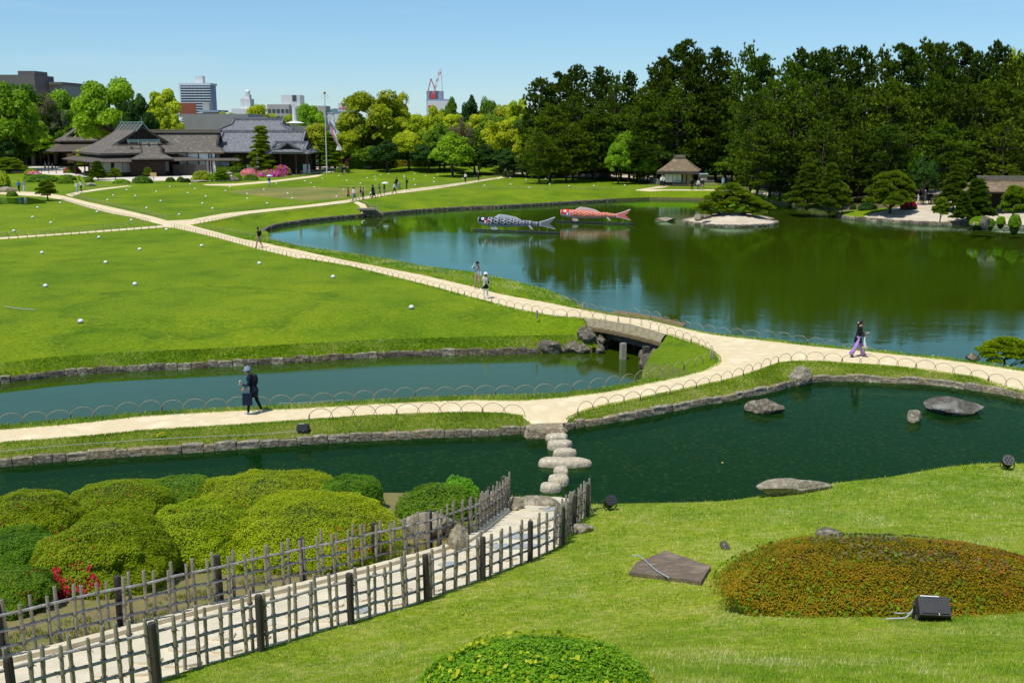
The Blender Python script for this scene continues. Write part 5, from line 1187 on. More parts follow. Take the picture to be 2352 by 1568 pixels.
MT['ochre'] = M2('ochre_plaster', (.52, .36, .16), (.45, .31, .14), 2, .9, 0)
MT['redband'] = M2('red_brown_panel', (.22, .035, .02), (.17, .03, .02), 2, .8, 0)
def tilemat():
    m, nt, b = newmat('roof_tiles'); b.inputs['Roughness'].default_value = .55
    tc = nt.nodes.new('ShaderNodeTexCoord'); w = nt.nodes.new('ShaderNodeTexWave'); w.inputs['Scale'].default_value = 1.15; w.bands_direction = 'X'; w.inputs['Distortion'].default_value = .3
    nt.links.new(tc.outputs['Object'], w.inputs[0]); n = noise(nt, 2.2, 5, .75)
    c = ramp(nt, n, [(.3, (.10, .105, .12)), (.5, (.20, .205, .22)), (.72, (.36, .36, .37))]); c = mixc(nt, 1.0, c, ramp(nt, w.outputs[0], [(.2, (.55, .55, .55)), (.6, (1.15, 1.15, 1.15))]), 'MULTIPLY')
    nt.links.new(c, b.inputs['Base Color']); bump(nt, b, w.outputs[0], .8, .06); return m
MT['tile'] = tilemat()
def irimoya(W, L, z0, H, g, mats, steps=8, pw=1.12, thick=.3, sag=.12, prof=None):
    """hip-and-gable roof, ridge along local y, centred on x; returns MB; mats 0 roof, 1 gable wall, 2 edge"""
    b = MB(); w = W / 2; rings = []
    for i in range(steps + 1):
        t = i / steps; ins = min(t * w, g); z = z0 + H * (t ** pw)
        rings.append([(-(w - t * w) or 0, ins), ((w - t * w), ins), ((w - t * w), L - ins), (-(w - t * w), L - ins), z, t * w > g + 1e-6])
    base = len(b.v)
    low = [(-w, 0, z0 - thick), (w, 0, z0 - thick), (w, L, z0 - thick), (-w, L, z0 - thick)]
    lowi = [(-w + .5, .5, z0 - thick + .1), (w - .5, .5, z0 - thick + .1), (w - .5, L - .5, z0 - thick + .1), (-w + .5, L - .5, z0 - thick + .1)]
    def rv(r): return [(r[0][0], r[0][1], r[4]), (r[1][0], r[1][1], r[4]), (r[2][0], r[2][1], r[4]), (r[3][0], r[3][1], r[4])]
    prev = None
    b.add(low + rv(rings[0]), [(0, 1, 5, 4), (1, 2, 6, 5), (2, 3, 7, 6), (3, 0, 4, 7)], 2)
    b.add(lowi + low, [(0, 1, 5, 4), (1, 2, 6, 5), (2, 3, 7, 6), (3, 0, 4, 7)], 2); b.add(lowi, [(3, 2, 1, 0)], 2)
    for a, c in zip(rings, rings[1:]):
        b.add(rv(a) + rv(c), [(1, 2, 6, 5), (3, 0, 4, 7)], 0); gm = 1 if c[5] else 0
        va, vc = rv(a), rv(c)
        if gm: va = [(x, y + (.45 if k < 2 else -.45), z) for k, (x, y, z) in enumerate(va)]; vc = [(x, y + (.45 if k < 2 else -.45), z) for k, (x, y, z) in enumerate(vc)]
        b.add(va + vc, [(0, 1, 5, 4), (2, 3, 7, 6)], gm)
        if gm:   # verge thickness
            A, B_ = rv(a), rv(c)
            for s, e in ((0, 0), (1, 1), (2, 2), (3, 3)):
                dy = .45 if s < 2 else -.45
                b.add([A[s], B_[s], (B_[s][0], B_[s][1] + dy, B_[s][2]), (A[s][0], A[s][1] + dy, A[s][2])], [(0, 1, 2, 3)], 2)
                b.add([A[s], B_[s], (B_[s][0] * .86, B_[s][1] + dy * .1, B_[s][2] - .34), (A[s][0] * .9, A[s][1] + dy * .1, A[s][2] - .34)], [(0, 1, 2, 3)], 2)
    return b
def hip(W, L, z0, H, ridge, steps=8, pw=1.0, thick=.2):
    """hipped roof with ridge length `ridge` along local y"""
    b = MB(); prev = None
    def ring(t, z): w = W / 2 * (1 - t); l0 = (L - ridge) / 2 * t; return [(-w, l0, z), (w, l0, z), (w, L - l0, z), (-w, L - l0, z)]
    rs = [ring(0, z0 - thick)] + [ring(i / steps * .999, z0 + H * ((i / steps) ** pw)) for i in range(steps + 1)]
    for k, (a, c) in enumerate(zip(rs, rs[1:])): b.add(a + c, [(0, 1, 5, 4), (1, 2, 6, 5), (2, 3, 7, 6), (3, 0, 4, 7)], 1 if k == 0 else 0)
    b.add(rs[0], [(3, 2, 1, 0)], 1); return b
def place(b, M): b.v = [tuple(M @ Vector(v)) for v in b.v]; return b
def frame(P, ang): return Matrix.Translation(P) @ Matrix.Rotation(ang, 4, 'Z')
class House:
    def __init__(s, name, label, cat, P, ang): s.r = thing(name, label, cat, tuple(P), None, ang)
    def part(s, name, b, mats, smooth=False, label=None):
        o = b.build(name, mats if isinstance(mats, list) else [MT[mats]], s.r, smooth, rel=False)
        if label: o['label'] = label
        return o
    def box(s, name, c, d, mt, par=None):
        b = MB(); b.box(c, d); o = b.build(name, [MT[mt]], s.r, rel=False)
        if par: o.parent = par
        return o
TM = [MT['thatch'], MT['darkwood'], MT['bark_roof']]
# main thatched hall: local x along the lit side (u), local y going back-left (v)
P0 = Vector((-75.6, 199.5, 0)); A0 = math.radians(35)
h = House('thatched_hall', 'big grey thatched hall with a louvred copper ridge and paper screens', 'house', P0, A0)
W, L = 15.5, 19.0; h.r.scale = (1.08, 1.08, .94); h.r.location.x -= 1.2
low = irimoya(W + 5.0, L + 5.0, 3.05, 9.0, 3.4, TM); 
b = MB()                                              # lower pent roof: a ring all round
def pent(x0, y0, x1, y1, ov, zi, zo, th=.14):
    b = MB(); o = [(x0 - ov, y0 - ov), (x1 + ov, y0 - ov), (x1 + ov, y1 + ov), (x0 - ov, y1 + ov)]; i_ = [(x0, y0), (x1, y0), (x1, y1), (x0, y1)]
    V = [(x, y, zo) for x, y in o] + [(x, y, zi) for x, y in i_] + [(x, y, zo - th) for x, y in o] + [(x, y, zi - th) for x, y in i_]
    for k in range(4):
        j = (k + 1) % 4; b.add([V[k], V[j], V[4 + j], V[4 + k]], [(0, 1, 2, 3)], 0); b.add([V[k], V[8 + k], V[8 + j], V[j]], [(0, 1, 2, 3)], 1); b.add([V[8 + k], V[12 + k], V[12 + j], V[8 + j]], [(0, 1, 2, 3)], 1)
    return b
X0, X1 = 0.0, W
h.part('lower_roof', pent(X0 + .2, .2, X1 - .2, L - .2, 2.6, 4.05, 3.05), [MT['bark_roof'], MT['darkwood']])
r_ = irimoya(W + 1.6, L + 1.6, 4.75, 5.3, 3.6, TM, 9, 1.22, .38); place(r_, Matrix.Translation((W / 2, -.8, 0))); h.part('thatched_roof', r_, TM)
yr0, yr1 = 2.4, L - 2.4
rd = MB()
for s in (-1, 1):
    rd.add([(W / 2, yr0, 10.45), (W / 2, yr1, 10.45), (W / 2 + s * 1.15, yr1, 9.15), (W / 2 + s * 1.15, yr0, 9.15)], [(0, 1, 2, 3)])
rdo = h.part('ridge_cover', rd, 'bark_roof')
for i in range(7):
    y = yr0 + .1 + (yr1 - yr0 - .2) * i / 6
    for s in (-1, 1): b = MB(); b.beam((W / 2 - s * .12, y, 10.75), (W / 2 + s * 1.25, y, 9.0), .22, .16); h.part('ridge_batten', b, 'copper')
for k in range(4):
    for s in (-1, 1): b = MB(); q = .25 + k * .27; b.beam((W / 2 + s * q, yr0, 10.5 - q * 1.13), (W / 2 + s * q, yr1, 10.5 - q * 1.13), .09, .09); h.part('ridge_slat', b, 'bark_roof')
b = MB(); b.beam((W / 2, yr0 - .4, 10.82), (W / 2, yr1 + .4, 10.82), .18, .16); h.part('ridge_pole', b, 'copper')
for y in (yr0 + .6, yr1 - .6): b = MB(); b.tube([(W / 2, y, 10.8), (W / 2, y, 11.9)], .05, 5); h.part('lightning_rod', b, 'copper')
b = MB(); b.box((W / 2, L / 2, 1.9), (W - 3.2, L - 3.2, 3.8)); h.part('wall', b, 'darkwood')
b = MB(); b.box((W / 2, L / 2, 4.35), (W - 1.6, L - 1.6, .8)); h.part('upper_wall', b, 'darkwood')
b = MB(); b.box((W / 2, L / 2, .35), (W - 1.2, L - 1.2, .22)); h.part('veranda', b, 'brownwood')
yy = 1.55
for i, (a, c) in enumerate(((2.0, 3.45), (3.5, 4.95), (5.3, 6.9), (6.95, 8.5), (8.55, 10.1), (10.15, 11.7))):
    h.box('paper_screen', ((a + c) / 2, yy, 1.75), (c - a - .06, .06, 1.95), 'shoji')
h.box('wooden_wall', (W / 2 - .2, yy + .02, .62), (W - 3.0, .05, .5), 'brownwood')
for i in range(9):
    a = 2.0 + i * 1.7; h.box('side_screen', (1.54, a + .75, 1.75), (.06, 1.4, 1.95), 'shoji' if i < 4 else 'shoji')
for x, y in ((-1.9, -1.9), (-1.9, 6), (-1.9, 13), (1.8, .9), (5.1, .9), (8.5, .9), (12.2, .9), (W + 1.8, -1.9), (W + 1.8, 8)): h.box('post', (x, y, 1.5), (.2, .2, 3.0), 'darkwood')
# small thatched annex right of the hall
h = House('thatched_annex', 'small thatched annex with a louvred ridge at the right of the big hall', 'house', G(330, 404, 0), math.radians(20)); h.r.scale = (.86, .86, .95)
r_ = irimoya(11, 9, 3.6, 3.2, 2.2, TM, 7, 1.2, .25); place(r_, Matrix.Translation((1.5, 0, 0)) @ Matrix.Rotation(math.radians(90), 4, 'Z') @ Matrix.Translation((0, -5, 0))); h.part('thatched_roof', r_, TM)
h.box('wall', (1.0, 1.2, 1.8), (7.5, 8.4, 3.6), 'darkwood')
for k in range(4): h.box('ridge_slat', (.5, -1.0 + .0 * k, 6.75 - .0 * k + k * .17), (7.0, .12 + k * .02, .08), 'copper')
for k in range(4): h.box('ridge_batten', (-2.6 + k * 2.0, -.9, 6.75), (.16, 1.2, .6), 'copper')
# long thatched wing with white plaster walls
G1 = G(455, 402, 0)
h = House('thatched_wing', 'long low thatched wing with white plaster walls and dark posts', 'house', (G1.x, G1.y, 0), math.radians(3))
r_ = irimoya(8.8, 18, 4.4, 3.9, 1.5, TM, 7, 1.12, .25); place(r_, Matrix.Translation((5.4, 4.0, 0)) @ Matrix.Rotation(math.radians(90), 4, 'Z')); h.part('thatched_roof', r_, TM)
for k in range(4): h.box('ridge_slat', (-3.6, 4.0 - .35 - k * .12, 8.7 - k * .16), (15.5, .14, .12), 'pale_bark')
h.box('ridge_cover', (-3.6, 4.0, 8.42), (15.6, 1.2, .45), 'bark_roof')
h.box('wall', (0, 4, 2.2), (7.4, 8, 4.4), 'plaster')
for x in (-3.6, -1.9, .3, 2.3, 2.8, 3.6): h.box('post', (x, -.06, 2.1), (.22, .1, 4.2), 'darkwood')
h.box('bamboo_screen', (-1.2, -1.4, 1.1), (6.5, .1, 2.0), 'timber')
h.part('porch_roof', pent(2.6, -1.2, 8.0, -.4, .6, 3.3, 2.85), [MT['bark_roof'], MT['darkwood']])
for x in (2.7, 7.8): h.box('porch_post', (x, -1.4, 1.4), (.15, .15, 2.8), 'darkwood')
# tiled reception hall with entrance porch
G2 = G(580, 400, 0)
TI = [MT['tile'], MT['darkwood'], MT['tile']]
def tileroof(h, W, L, z0, H, g, M, name='tiled_roof', ridge=True):
    r_ = irimoya(W, L, z0, H, g, TI, 7, 1.1, .22); place(r_, M); o = h.part(name, r_, TI)
    b = MB(); b.beam(M @ Vector((0, g - .2, z0 + H + .15)), M @ Vector((0, L - g + .2, z0 + H + .15)), .5, .55); q = h.part('ridge', b, 'tile')
    w = W / 2
    for sx in (-1, 1):
        for y0, y1 in ((0, g), (L, L - g)):
            t = g / w; b = MB(); b.beam(M @ Vector((sx * w, y0, z0 + .12)), M @ Vector((sx * (w - g), y1, z0 + H * t ** 1.1 + .15)), .3, .28); h.part('hip_ridge', b, 'tile')
            b = MB(); b.beam(M @ Vector((sx * (w - g), y1, z0 + H * t ** 1.1 + .15)), M @ Vector((0, y1, z0 + H + .15)), .3, .28); h.part('verge_ridge', b, 'tile')
    return o
h = House('tiled_hall', 'long dark wooden hall under a grey tiled roof with a gabled entrance porch', 'house', (G2.x, G2.y, 0), 0)
tileroof(h, 13, 21.2, 4.5, 3.7, 2.2, Matrix.Translation((12.2, 5.0, 0)) @ Matrix.Rotation(math.radians(90), 4, 'Z') @ Matrix.Translation((0, 0, 0)))
h.box('wall', (1.5, 5, 2.2), (19, 9.5, 4.4), 'darkwood')
h.box('plaster_panel', (-.2, .2, 1.0), (1.9, .1, 1.7), 'plaster'); h.box('plaster_panel', (-6.3, .2, 1.9), (3.4, .1, 1.0), 'plaster'); h.box('plaster_panel', (3.6, .2, 1.0), (1.6, .1, 1.7), 'plaster')
# entrance porch
tileroof(h, 8.5, 8.8, 4.3, 1.8, 1.2, Matrix.Translation((12.6, -.5, 0)) @ Matrix.Rotation(math.radians(90), 4, 'Z') @ Matrix.Translation((0, 0, 0)), 'porch_roof')
r_ = irimoya(6.4, 5.5, 4.6, 1.75, 1.0, TI, 7, 1.2, .2); place(r_, Matrix.Translation((8.2, -5.4, 0))); h.part('porch_gable', r_, TI)
for s in (-1, 1): b = MB(); b.beam((8.2, -4.6, 6.5), (8.2 + s * 3.1, -4.9, 4.8), .3, .3); h.part('gable_ridge', b, 'tile')
for x in (4.7, 6.7, 9.7, 11.9): h.box('post', (x, -4.2, 2.1), (.25, .25, 4.2), 'brownwood')
h.box('inner_wall', (8.2, -.4, 2.1), (7.6, .2, 4.2), 'darkwood'); h.box('plaster_panel', (11.0, -.6, 1.1), (1.4, .1, 1.8), 'plaster')
# second tiled roof behind
G3 = G(600, 384, 0)
h = House('tiled_pavilion', 'higher tiled roof with a triangular gable rising behind the long hall', 'house', (G3.x, G3.y, 0), 0)
tileroof(h, 10, 17.4, 8.2, 2.5, 3.0, Matrix.Translation((8.6, 0, 0)) @ Matrix.Rotation(math.radians(90), 4, 'Z') @ Matrix.Translation((0, 0, 0)))
h.box('wall', (0, 0, 4.1), (15, 8, 8.2), 'darkwood')
# rear left thatched building
G4 = G(120, 386, 0)
h = House('rear_thatched_hall', 'smaller thatched building with a deep veranda left behind the big hall', 'house', (G4.x, G4.y + 6, 0), A0)
h.part('lower_roof', pent(0, 0, 12, 10, 2.6, 5.2, 3.6), [MT['bark_roof'], MT['darkwood']])
r_ = irimoya(12.4, 10.5, 6.0, 4.0, 2.2, TM, 8, 1.2, .35); place(r_, Matrix.Translation((6, -.2, 0))); h.part('thatched_roof', r_, TM)
h.box('ridge_cover', (6, 5, 10.1), (1.0, 6.6, .5), 'copper')
h.box('wall', (6, 5, 2.9), (9, 7, 5.8), 'darkwood')
for i in range(4): h.box('paper_screen', (2.2 + i * 1.9, 1.46, 1.9), (1.7, .06, 2.2), 'ochre')
for x, y in ((-2.2, -2.2), (2, -2.2), (6, -2.2), (10, -2.2), (-2.2, 4), (-2.2, 9)): h.box('post', (x, y, 1.8), (.2, .2, 3.6), 'darkwood')
# museum wall
ga = Vector((-95.5 * 1.0, 0, 0))
def at_depth(px, Y, z=0): 
    zc = Y * CT + (HC - z) * ST; return Vector(((px - CX) / F_ * zc, Y, z))
MT['museum'] = M2('grey_museum_wall', (.27, .28, .26), (.24, .25, .235), .4, .85, 0)
MT['white_box'] = M2('white_render', (.72, .72, .70), (.66, .66, .65), .3, .8, 0)
a = at_depth(428, 250); c = at_depth(578, 250)
h = House('museum_block', 'long plain grey museum block rising behind the thatched wing', 'building', (0, 0, 0), 0)
zt = 10 - (265 - HOR) / ppm(at_depth(500, 250, 10))
zt = HZ(at_depth(500, 250), 269)
h.box('wall', ((at_depth(428, 250).x + at_depth(620, 250).x) / 2, 258, zt / 2), (at_depth(620, 250).x - at_depth(428, 250).x, 16, zt), 'museum'); h.box('parapet', ((at_depth(415, 250).x + at_depth(575, 250).x) / 2, 258.2, zt + .35), (at_depth(575, 250).x - at_depth(415, 250).x, 16.4, .7), 'museum')
h.box('end_wall', (at_depth(424, 250).x, 250.5, zt / 2), (1.6, 2, zt), 'ochre_grey') if 'ochre_grey' in MT else None
zt2 = HZ(at_depth(680, 246), 291); h.box('side_block', (at_depth(690, 246).x, 252, zt2 / 2), (10, 10, zt2), 'museum')
p = at_depth(682, 244); b = MB(); b.tube([(p.x, 244, 0), (p.x, 244, HZ(p, 248))], .55, 12); b.lathe([(2.2, HZ(p, 283)), (.9, HZ(p, 279))], (p.x, 244, 0), 12); h.part('chimney', b, 'white_box')
# green roofed tea house behind the flag pole
p = G(862, 385); h = House('green_roof_house', 'dark wooden house with a blue-green copper roof behind the clipped hedge', 'house', (p.x, p.y, 0), math.radians(12))
GT = [M2('dark_copper', (.10, .17, .17), (.07, .12, .13), 2, .5, .2), MT['darkwood'], MT['darkwood']]
r_ = irimoya(9, 20, 4.2, 3.0, 1.5, GT, 5, 1.1, .2); place(r_, Matrix.Translation((8, 6.0, 0)) @ Matrix.Rotation(math.radians(90), 4, 'Z')); h.part('copper_roof', r_, GT); h.box('wall', (-2, 6, 2.1), (17, 7, 4.2), 'brownwood')
p = G(985, 388); h = House('garden_shed', 'low shed roof glimpsed between pines above the hedge', 'shed', (p.x, p.y + 8, 0), 0)
r_ = hip(6, 12, 2.6, 1.4, 7); place(r_, Matrix.Rotation(math.radians(90), 4, 'Z')); h.part('roof', r_, [GT[0], MT['darkwood']]); h.box('wall', (-6, 0, 1.3), (10, 4.5, 2.6), 'darkwood')
# small thatched tea hut by the pond
p = G(1567, 428); h = House('thatched_hut', 'small square thatched hut with white paper screens above the pond', 'hut', (p.x, p.y + 3.3, 0), math.radians(-14))
TH2 = [MT['thatch2'], MT['bark_roof']]
r_ = hip(6.7, 6.7, 2.45, 2.15, 1.3, 8, .92 * 1.25, .28); place(r_, Matrix.Rotation(math.radians(90), 4, 'Z') @ Matrix.Translation((0, -3.35, 0))); h.part('thatched_roof', r_, TH2)
h.part('eaves', pent(-2.6, -2.6, 2.6, 2.6, .85, 2.2, 2.0, .07), [MT['bark_roof'], MT['darkwood']])
b = MB(); b.box((0, 0, 4.65), (1.7, .9, .45), taper=.6); h.part('ridge_cap', b, 'thatch2')
for k in range(3): b = MB(); b.beam((-.95, -.5 + .12 * k, 4.5 + k * .18), (.95, -.5 + .12 * k, 4.5 + k * .18), .08, .08); h.part('ridge_pole', b, 'pale_bark')
h.box('wall', (0, 0, 1.1), (4.5, 4.5, 2.2), 'darkwood')
for i in range(4): h.box('paper_screen', (-1.95 + i * .72, -2.29, 1.22), (.66, .06, 1.25), 'plaster')
h.box('ochre_panel', (1.02, -2.29, 1.3), (.5, .05, 1.4), 'ochre'); h.box('red_panel', (1.02, -2.30, .4), (.6, .05, .35), 'redband'); h.box('ochre_panel', (1.85, -2.29, 1.1), (.8, .06, 1.9), 'ochre'); h.box('ochre_panel', (2.29, -1.2, 1.1), (.06, 1.9, 1.9), 'ochre')
for x, y in ((-2.3, -2.32), (.7, -2.33), (1.36, -2.33), (2.32, -2.33), (2.32, -.1), (2.3, 2.2)): h.box('post', (x, y, 1.1), (.13, .13, 2.2), 'darkwood')
# slatted fence in front of the hut
fr = thing('picket_fence', 'low grey bamboo lattice fence in front of the small thatched hut', 'fence', tuple(G(1560, 431)))
Q = resample(GS([(1493, 420), (1510, 424.5), (1545, 427), (1590, 428), (1640, 427)], .0), .32)
for i, q in enumerate(Q): b = MB(); b.tube([(q.x, q.y, 0), (q.x, q.y, 1.0)], .035, 4); b.build('picket', MT['bamboo'], fr)
for z in (.3, .55, .8):
    b = MB(); b.tube([(q.x, q.y, z) for q in Q], .03, 4); b.build('rail', MT['rail'], fr)
# long open pavilion with bark roof on the right
p = G(2246, 488); h = House('long_pavilion', 'long low pavilion with a weathered bark roof half hidden by pines at right', 'pavilion', (p.x, p.y, 0), math.radians(-9))
r_ = hip(6, 26, 2.3, 1.5, 22, 6, 1.05, .2); place(r_, Matrix.Translation((25.0, 4, 0)) @ Matrix.Rotation(math.radians(90), 4, 'Z')); h.part('bark_roof', r_, [MT['thatch2'], MT['darkwood']])
for k in range(4): h.box('ridge_slat', (12, 3.8 - .22 * k, 3.95 - k * .12), (23, .12, .08), 'pale_bark')
h.box('wall', (12, 5.5, 1.1), (22, .2, 2.2), 'darkwood')
for i in range(9): h.box('post', (.3 + i * 2.8, 1.6, 1.1), (.16, .16, 2.2), 'darkwood')

# ------------------------------------------------------------------ the town behind
def block(name, label, px0, px1, ytop, Y, mat, floors=0, depth=16, win=None, wmat='glass_dark', base=0, extra=None, cat='building'):
    a, c = at_depth(px0, Y), at_depth(px1, Y); top = HZ(a, ytop); W = c.x - a.x
    h = House(name, label, cat, ((a.x + c.x) / 2, Y, 0), 0)
    h.box('wall', (0, depth / 2, top / 2), (W, depth, top), mat); h.W = W; h.top = top; h.px = lambda y: HZ(a, y)
    return h
MT['glass_dark'] = M2('window_glass', (.05, .06, .075), (.08, .09, .11), .5, .2, 0, spec=.6)
MT['tower'] = M2('hazy_blue_cladding', (.30, .38, .48), (.26, .33, .42), .1, .7, 0)  # blue of distance haze put into wall and balcony colours
MT['slabw'] = M2('pale_balcony', (.62, .68, .74), (.56, .62, .68), .1, .7, 0)
MT['beige'] = M2('beige_render', (.45, .42, .38), (.40, .37, .34), .1, .8, 0); MT['dkbrown'] = M2('hazed_dark_brick', (.15, .135, .13), (.12, .11, .105), .1, .8, 0); MT['brickred'] = M2('red_brick', (.33, .10, .06), (.27, .08, .05), .1, .8, 0)  # dark brick lightened, distance haze mixed into its colour
MT['signred'] = M2('red_sign', (.6, .03, .03), (.5, .02, .02), 1, .6, 0); MT['crane_red'] = M2('crane_red', (.55, .10, .09), (.5, .08, .07), 1, .6, 0); MT['crane_white'] = M2('crane_white', (.8, .78, .78), (.75, .72, .72), 1, .6, 0)
h = block('apartment_tower', 'tall blue-grey apartment tower with white balcony bands on the skyline', 421, 489, 196, 700, 'tower', depth=14)
nf = 21
for i in range(nf):
    z = h.top * (i + .2) / nf + (h.px(283) * 0)
    h.box('balcony', (0, -.9, z), (h.W + 1.0, 2.2, h.top / nf * .38), 'slabw')
    for k in range(8): h.box('window', (-h.W / 2 + h.W * (k + .5) / 8, -.06, z + h.top / nf * .52), (h.W / 8 * .72, .1, h.top / nf * .45), 'glass_dark')
h.box('parapet', (0, 7, h.top + .6), (h.W + 1.2, 16, 1.4), 'slabw'); h.box('roof_box', (2, 6, h.top + 3), (h.W * .24, 6, 6.0), 'white_box')
h = block('brick_block', 'low red brick block with a sign at the foot of the blue tower', 432, 470, 262, 520, 'brickred'); h.box('sign_board', (-3, -.3, h.top + 2.0), (8, .4, 6.5), 'brickred')
h = block('small_block', 'small beige block with a dark roof right of the red brick block', 470, 500, 258, 510, 'beige'); h.box('roof', (0, 8, h.top + .5), (h.W + 3, 18, 1.0), 'tower'); h.box('roof_box', (-2, 5, h.top + 2.6), (h.W * .5, 6, 4), 'beige')
h = block('white_tower_block', 'white tiered building with a round radar ball on its roof', 535, 580, 250, 650, 'white_box'); h.box('upper_block', (2, 8, h.top + 3), (h.W * .5, 10, 6), 'white_box'); h.box('upper_block', (2.5, 8, h.top + 7), (h.W * .25, 6, 3), 'white_box'); b = MB(); b.ball((2.5, 8, h.top + 10), 1.6, 12, 8); h.part('radar_ball', b, 'white_box')
h = block('beige_office', 'beige office block with a tall white stair tower behind the trees', 618, 668, 240, 420, 'beige', depth=18)
for i in range(6):
    for k in range(5): h.box('window', (-h.W / 2 + h.W * (k + .5) / 5, -.06, h.top * (i + .55) / 6.5), (h.W / 5 * .7, .1, 1.4), 'glass_dark')
h.box('stair_tower', (h.W * .5 + 0, 8, (h.px(218)) / 2), (8.2 * .45 * 2, 9, h.px(218)), 'white_box'); h.box('side_wing', (h.W * .5 + 8, 9, h.px(243) / 2), (11, 14, h.px(243)), 'beige')
for i in range(2): h.box('window', (h.W * .5 + 1.5, 3.4, h.px(225) - i * 5), (1.6, .1, 2.2), 'glass_dark')
h = block('construction_building', 'grey construction building with a red crane on its roof', 981, 1040, 228, 620, 'tower', depth=20); h.box('white_sheet', (0, -.2, h.top * .5), (h.W - 1, .2, h.top - 2), 'white_box'); h.box('roof_frame', (-3, 8, h.top + 2.4), (h.W * .62, 10, 4.6), 'tower'); h.box('red_banner', (-h.W * .30, -.4, h.px(246)), (h.W * .26, .1, 1.6), 'signred')
cr = thing('tower_crane', 'red and white lattice crane leaning right above the grey construction building', 'crane', tuple(at_depth(997, 622, HZ(at_depth(997, 622), 222))))
zc0 = HZ(at_depth(997, 622), 226); B0 = at_depth(996, 622); T0 = at_depth(1015, 622); T0.z = HZ(T0, 158); B0.z = zc0 + 2
for k in range(8):
    a, c = B0.lerp(T0, k / 8), B0.lerp(T0, (k + 1) / 8); mt = MT['crane_red'] if k % 2 == 0 else MT['crane_white']
    b = MB(); off = .5
    for s in (-1, 1): b.beam(a + Vector((s * off, 0, 0)), c + Vector((s * off, 0, 0)), .26, .26)
    for q in range(3): b.beam(a.lerp(c, q / 3) + Vector((-off, 0, 0)), a.lerp(c, (q + 1) / 3) + Vector((off, 0, 0)), .18, .18)
    b.build('jib_section', mt, cr)
b = MB(); b.box((B0.x, 622, zc0 + 1.0), (3.5, 3, 2.6)); b.build('machine_deck', MT['crane_red'], cr)
b = MB(); b.beam(B0 + Vector((-3, 0, 1)), B0 + Vector((-1, 0, 9)), .5, .5); b.beam(B0 + Vector((2, 0, 1)), B0 + Vector((-1, 0, 9)), .5, .5); b.build('mast', MT['crane_red'], cr)
b = MB(); b.tube([T0, T0 + Vector((1.2, 0, -22))], .12, 4); b.ball(T0 + Vector((1.2, 0, -23)), 1.0, 6, 4); b.build('hook_line', MT['crane_red'], cr)
b = MB(); b.tube([T0, B0 + Vector((-1, 0, 9))], .12, 4); b.build('stay_cable', MT['crane_white'], cr)
h = block('dark_apartment', 'dark brown apartment block behind bare twigs at the far left', 5, 95, 172, 330, 'dkbrown', depth=14); h.box('upper_block', (3.1, 6, h.top + .5), (5.2, 9, 1.4), 'dkbrown')
for i in range(9):
    for k in range(5): h.box('window', (-h.W / 2 + h.W * (k + .5) / 5, -.06, h.top * (i + .6) / 10), (h.W / 5 * .6, .1, 1.0), 'glass_dark')

h = block('grey_apartment', 'grey apartment top showing behind trees left of the big round tree', 118, 158, 192, 340, 'museum'); h.box('cornice', (0, 7, h.top), (h.W + .8, 17, .8), 'dkbrown')
h = block('white_shop', 'white flat-roofed building behind the flag pole', 755, 800, 262, 560, 'white_box')
MT['ink'] = M2('red_ink', (.62, .02, .02), (.6, .02, .02), 3, .6, 0); MT['inkblack'] = M2('black_ink', (.02, .02, .02), (.02, .02, .02), 3, .6, 0)
sg = thing('rooftop_sign', 'white rooftop sign with red characters above the flag pole trees', 'sign', tuple(at_depth(790, 540, HZ(at_depth(790, 540), 246))))
a, c = at_depth(779.5, 540), at_depth(801, 540); zt, zb = HZ(a, 235), HZ(a, 254)
b = MB(); b.box(((a.x + c.x) / 2, 540, (zt + zb) / 2 - .4), (c.x - a.x, .4, zt - zb)); b.build('board', MT['white_box'], sg)
b = MB(); b.box(((a.x + c.x) / 2, 541, (zb - 5) / 2), (c.x - a.x - 1, 1, zb - 5)); b.build('frame', MT['dkbrown'], sg)
def textobj(s, loc, size, mat, parent, name, rot=(math.pi / 2, 0, 0)):
    cu = bpy.data.curves.new(name, 'FONT'); cu.body = s; cu.size = size; cu.align_x = 'CENTER'; cu.align_y = 'CENTER'; cu.extrude = .02
    o = bpy.data.objects.new(name, cu); C.objects.link(o); dg = bpy.context.evaluated_depsgraph_get(); me = bpy.data.meshes.new_from_object(o.evaluated_get(dg)); bpy.data.objects.remove(o)
    if not len(me.polygons): return None
    me.materials.clear(); me.materials.append(mat); q = link(name, me, parent, tuple(Vector(loc) - Vector(parent.location)), rot); return q
textobj('吉相墓', ((a.x + c.x) / 2, 539.7, (zt + zb) / 2 - 1.2), (c.x - a.x) * .30, MT['ink'], sg, 'sign_lettering')
textobj('吉運を', ((a.x + c.x) / 2, 539.7, (zt + zb) / 2 + 1.1), (c.x - a.x) * .15, MT['inkblack'], sg, 'sign_lettering')
# distant wooded hills
MT['hill'] = M2('hazy_wooded_hill', (.075, .15, .15), (.06, .12, .13), .01, .95, 0, c3=(.09, .17, .16))  # blue-green tone holds the distance haze as painted colour
def hills(px0, px1, Y, base):
    b = MB(); n = 60; vs = []
    for i in range(n + 1):
        px = px0 + (px1 - px0) * i / n; p = at_depth(px, Y); hgt = HZ(p, base(px)) + 10 * mnoise.noise(Vector((i * .35, 0, 0)))
        vs += [(p.x, Y, -5), (p.x, Y + 150, max(3, hgt)), (p.x, Y + 700, -5)]
    fs = [(3 * i + j, 3 * i + 3 + j, 3 * i + 4 + j, 3 * i + 1 + j) for i in range(n) for j in (0, 1)]
    b.add(vs, fs); o = b.build('hills', MT['hill'], smooth=True); o['kind'] = 'structure'
hills(380, 900, 3200, lambda x: 283 - 30 * math.exp(-((x - 765) / 45) ** 2) - 20 * math.exp(-((x - 520) / 60) ** 2) - 8)
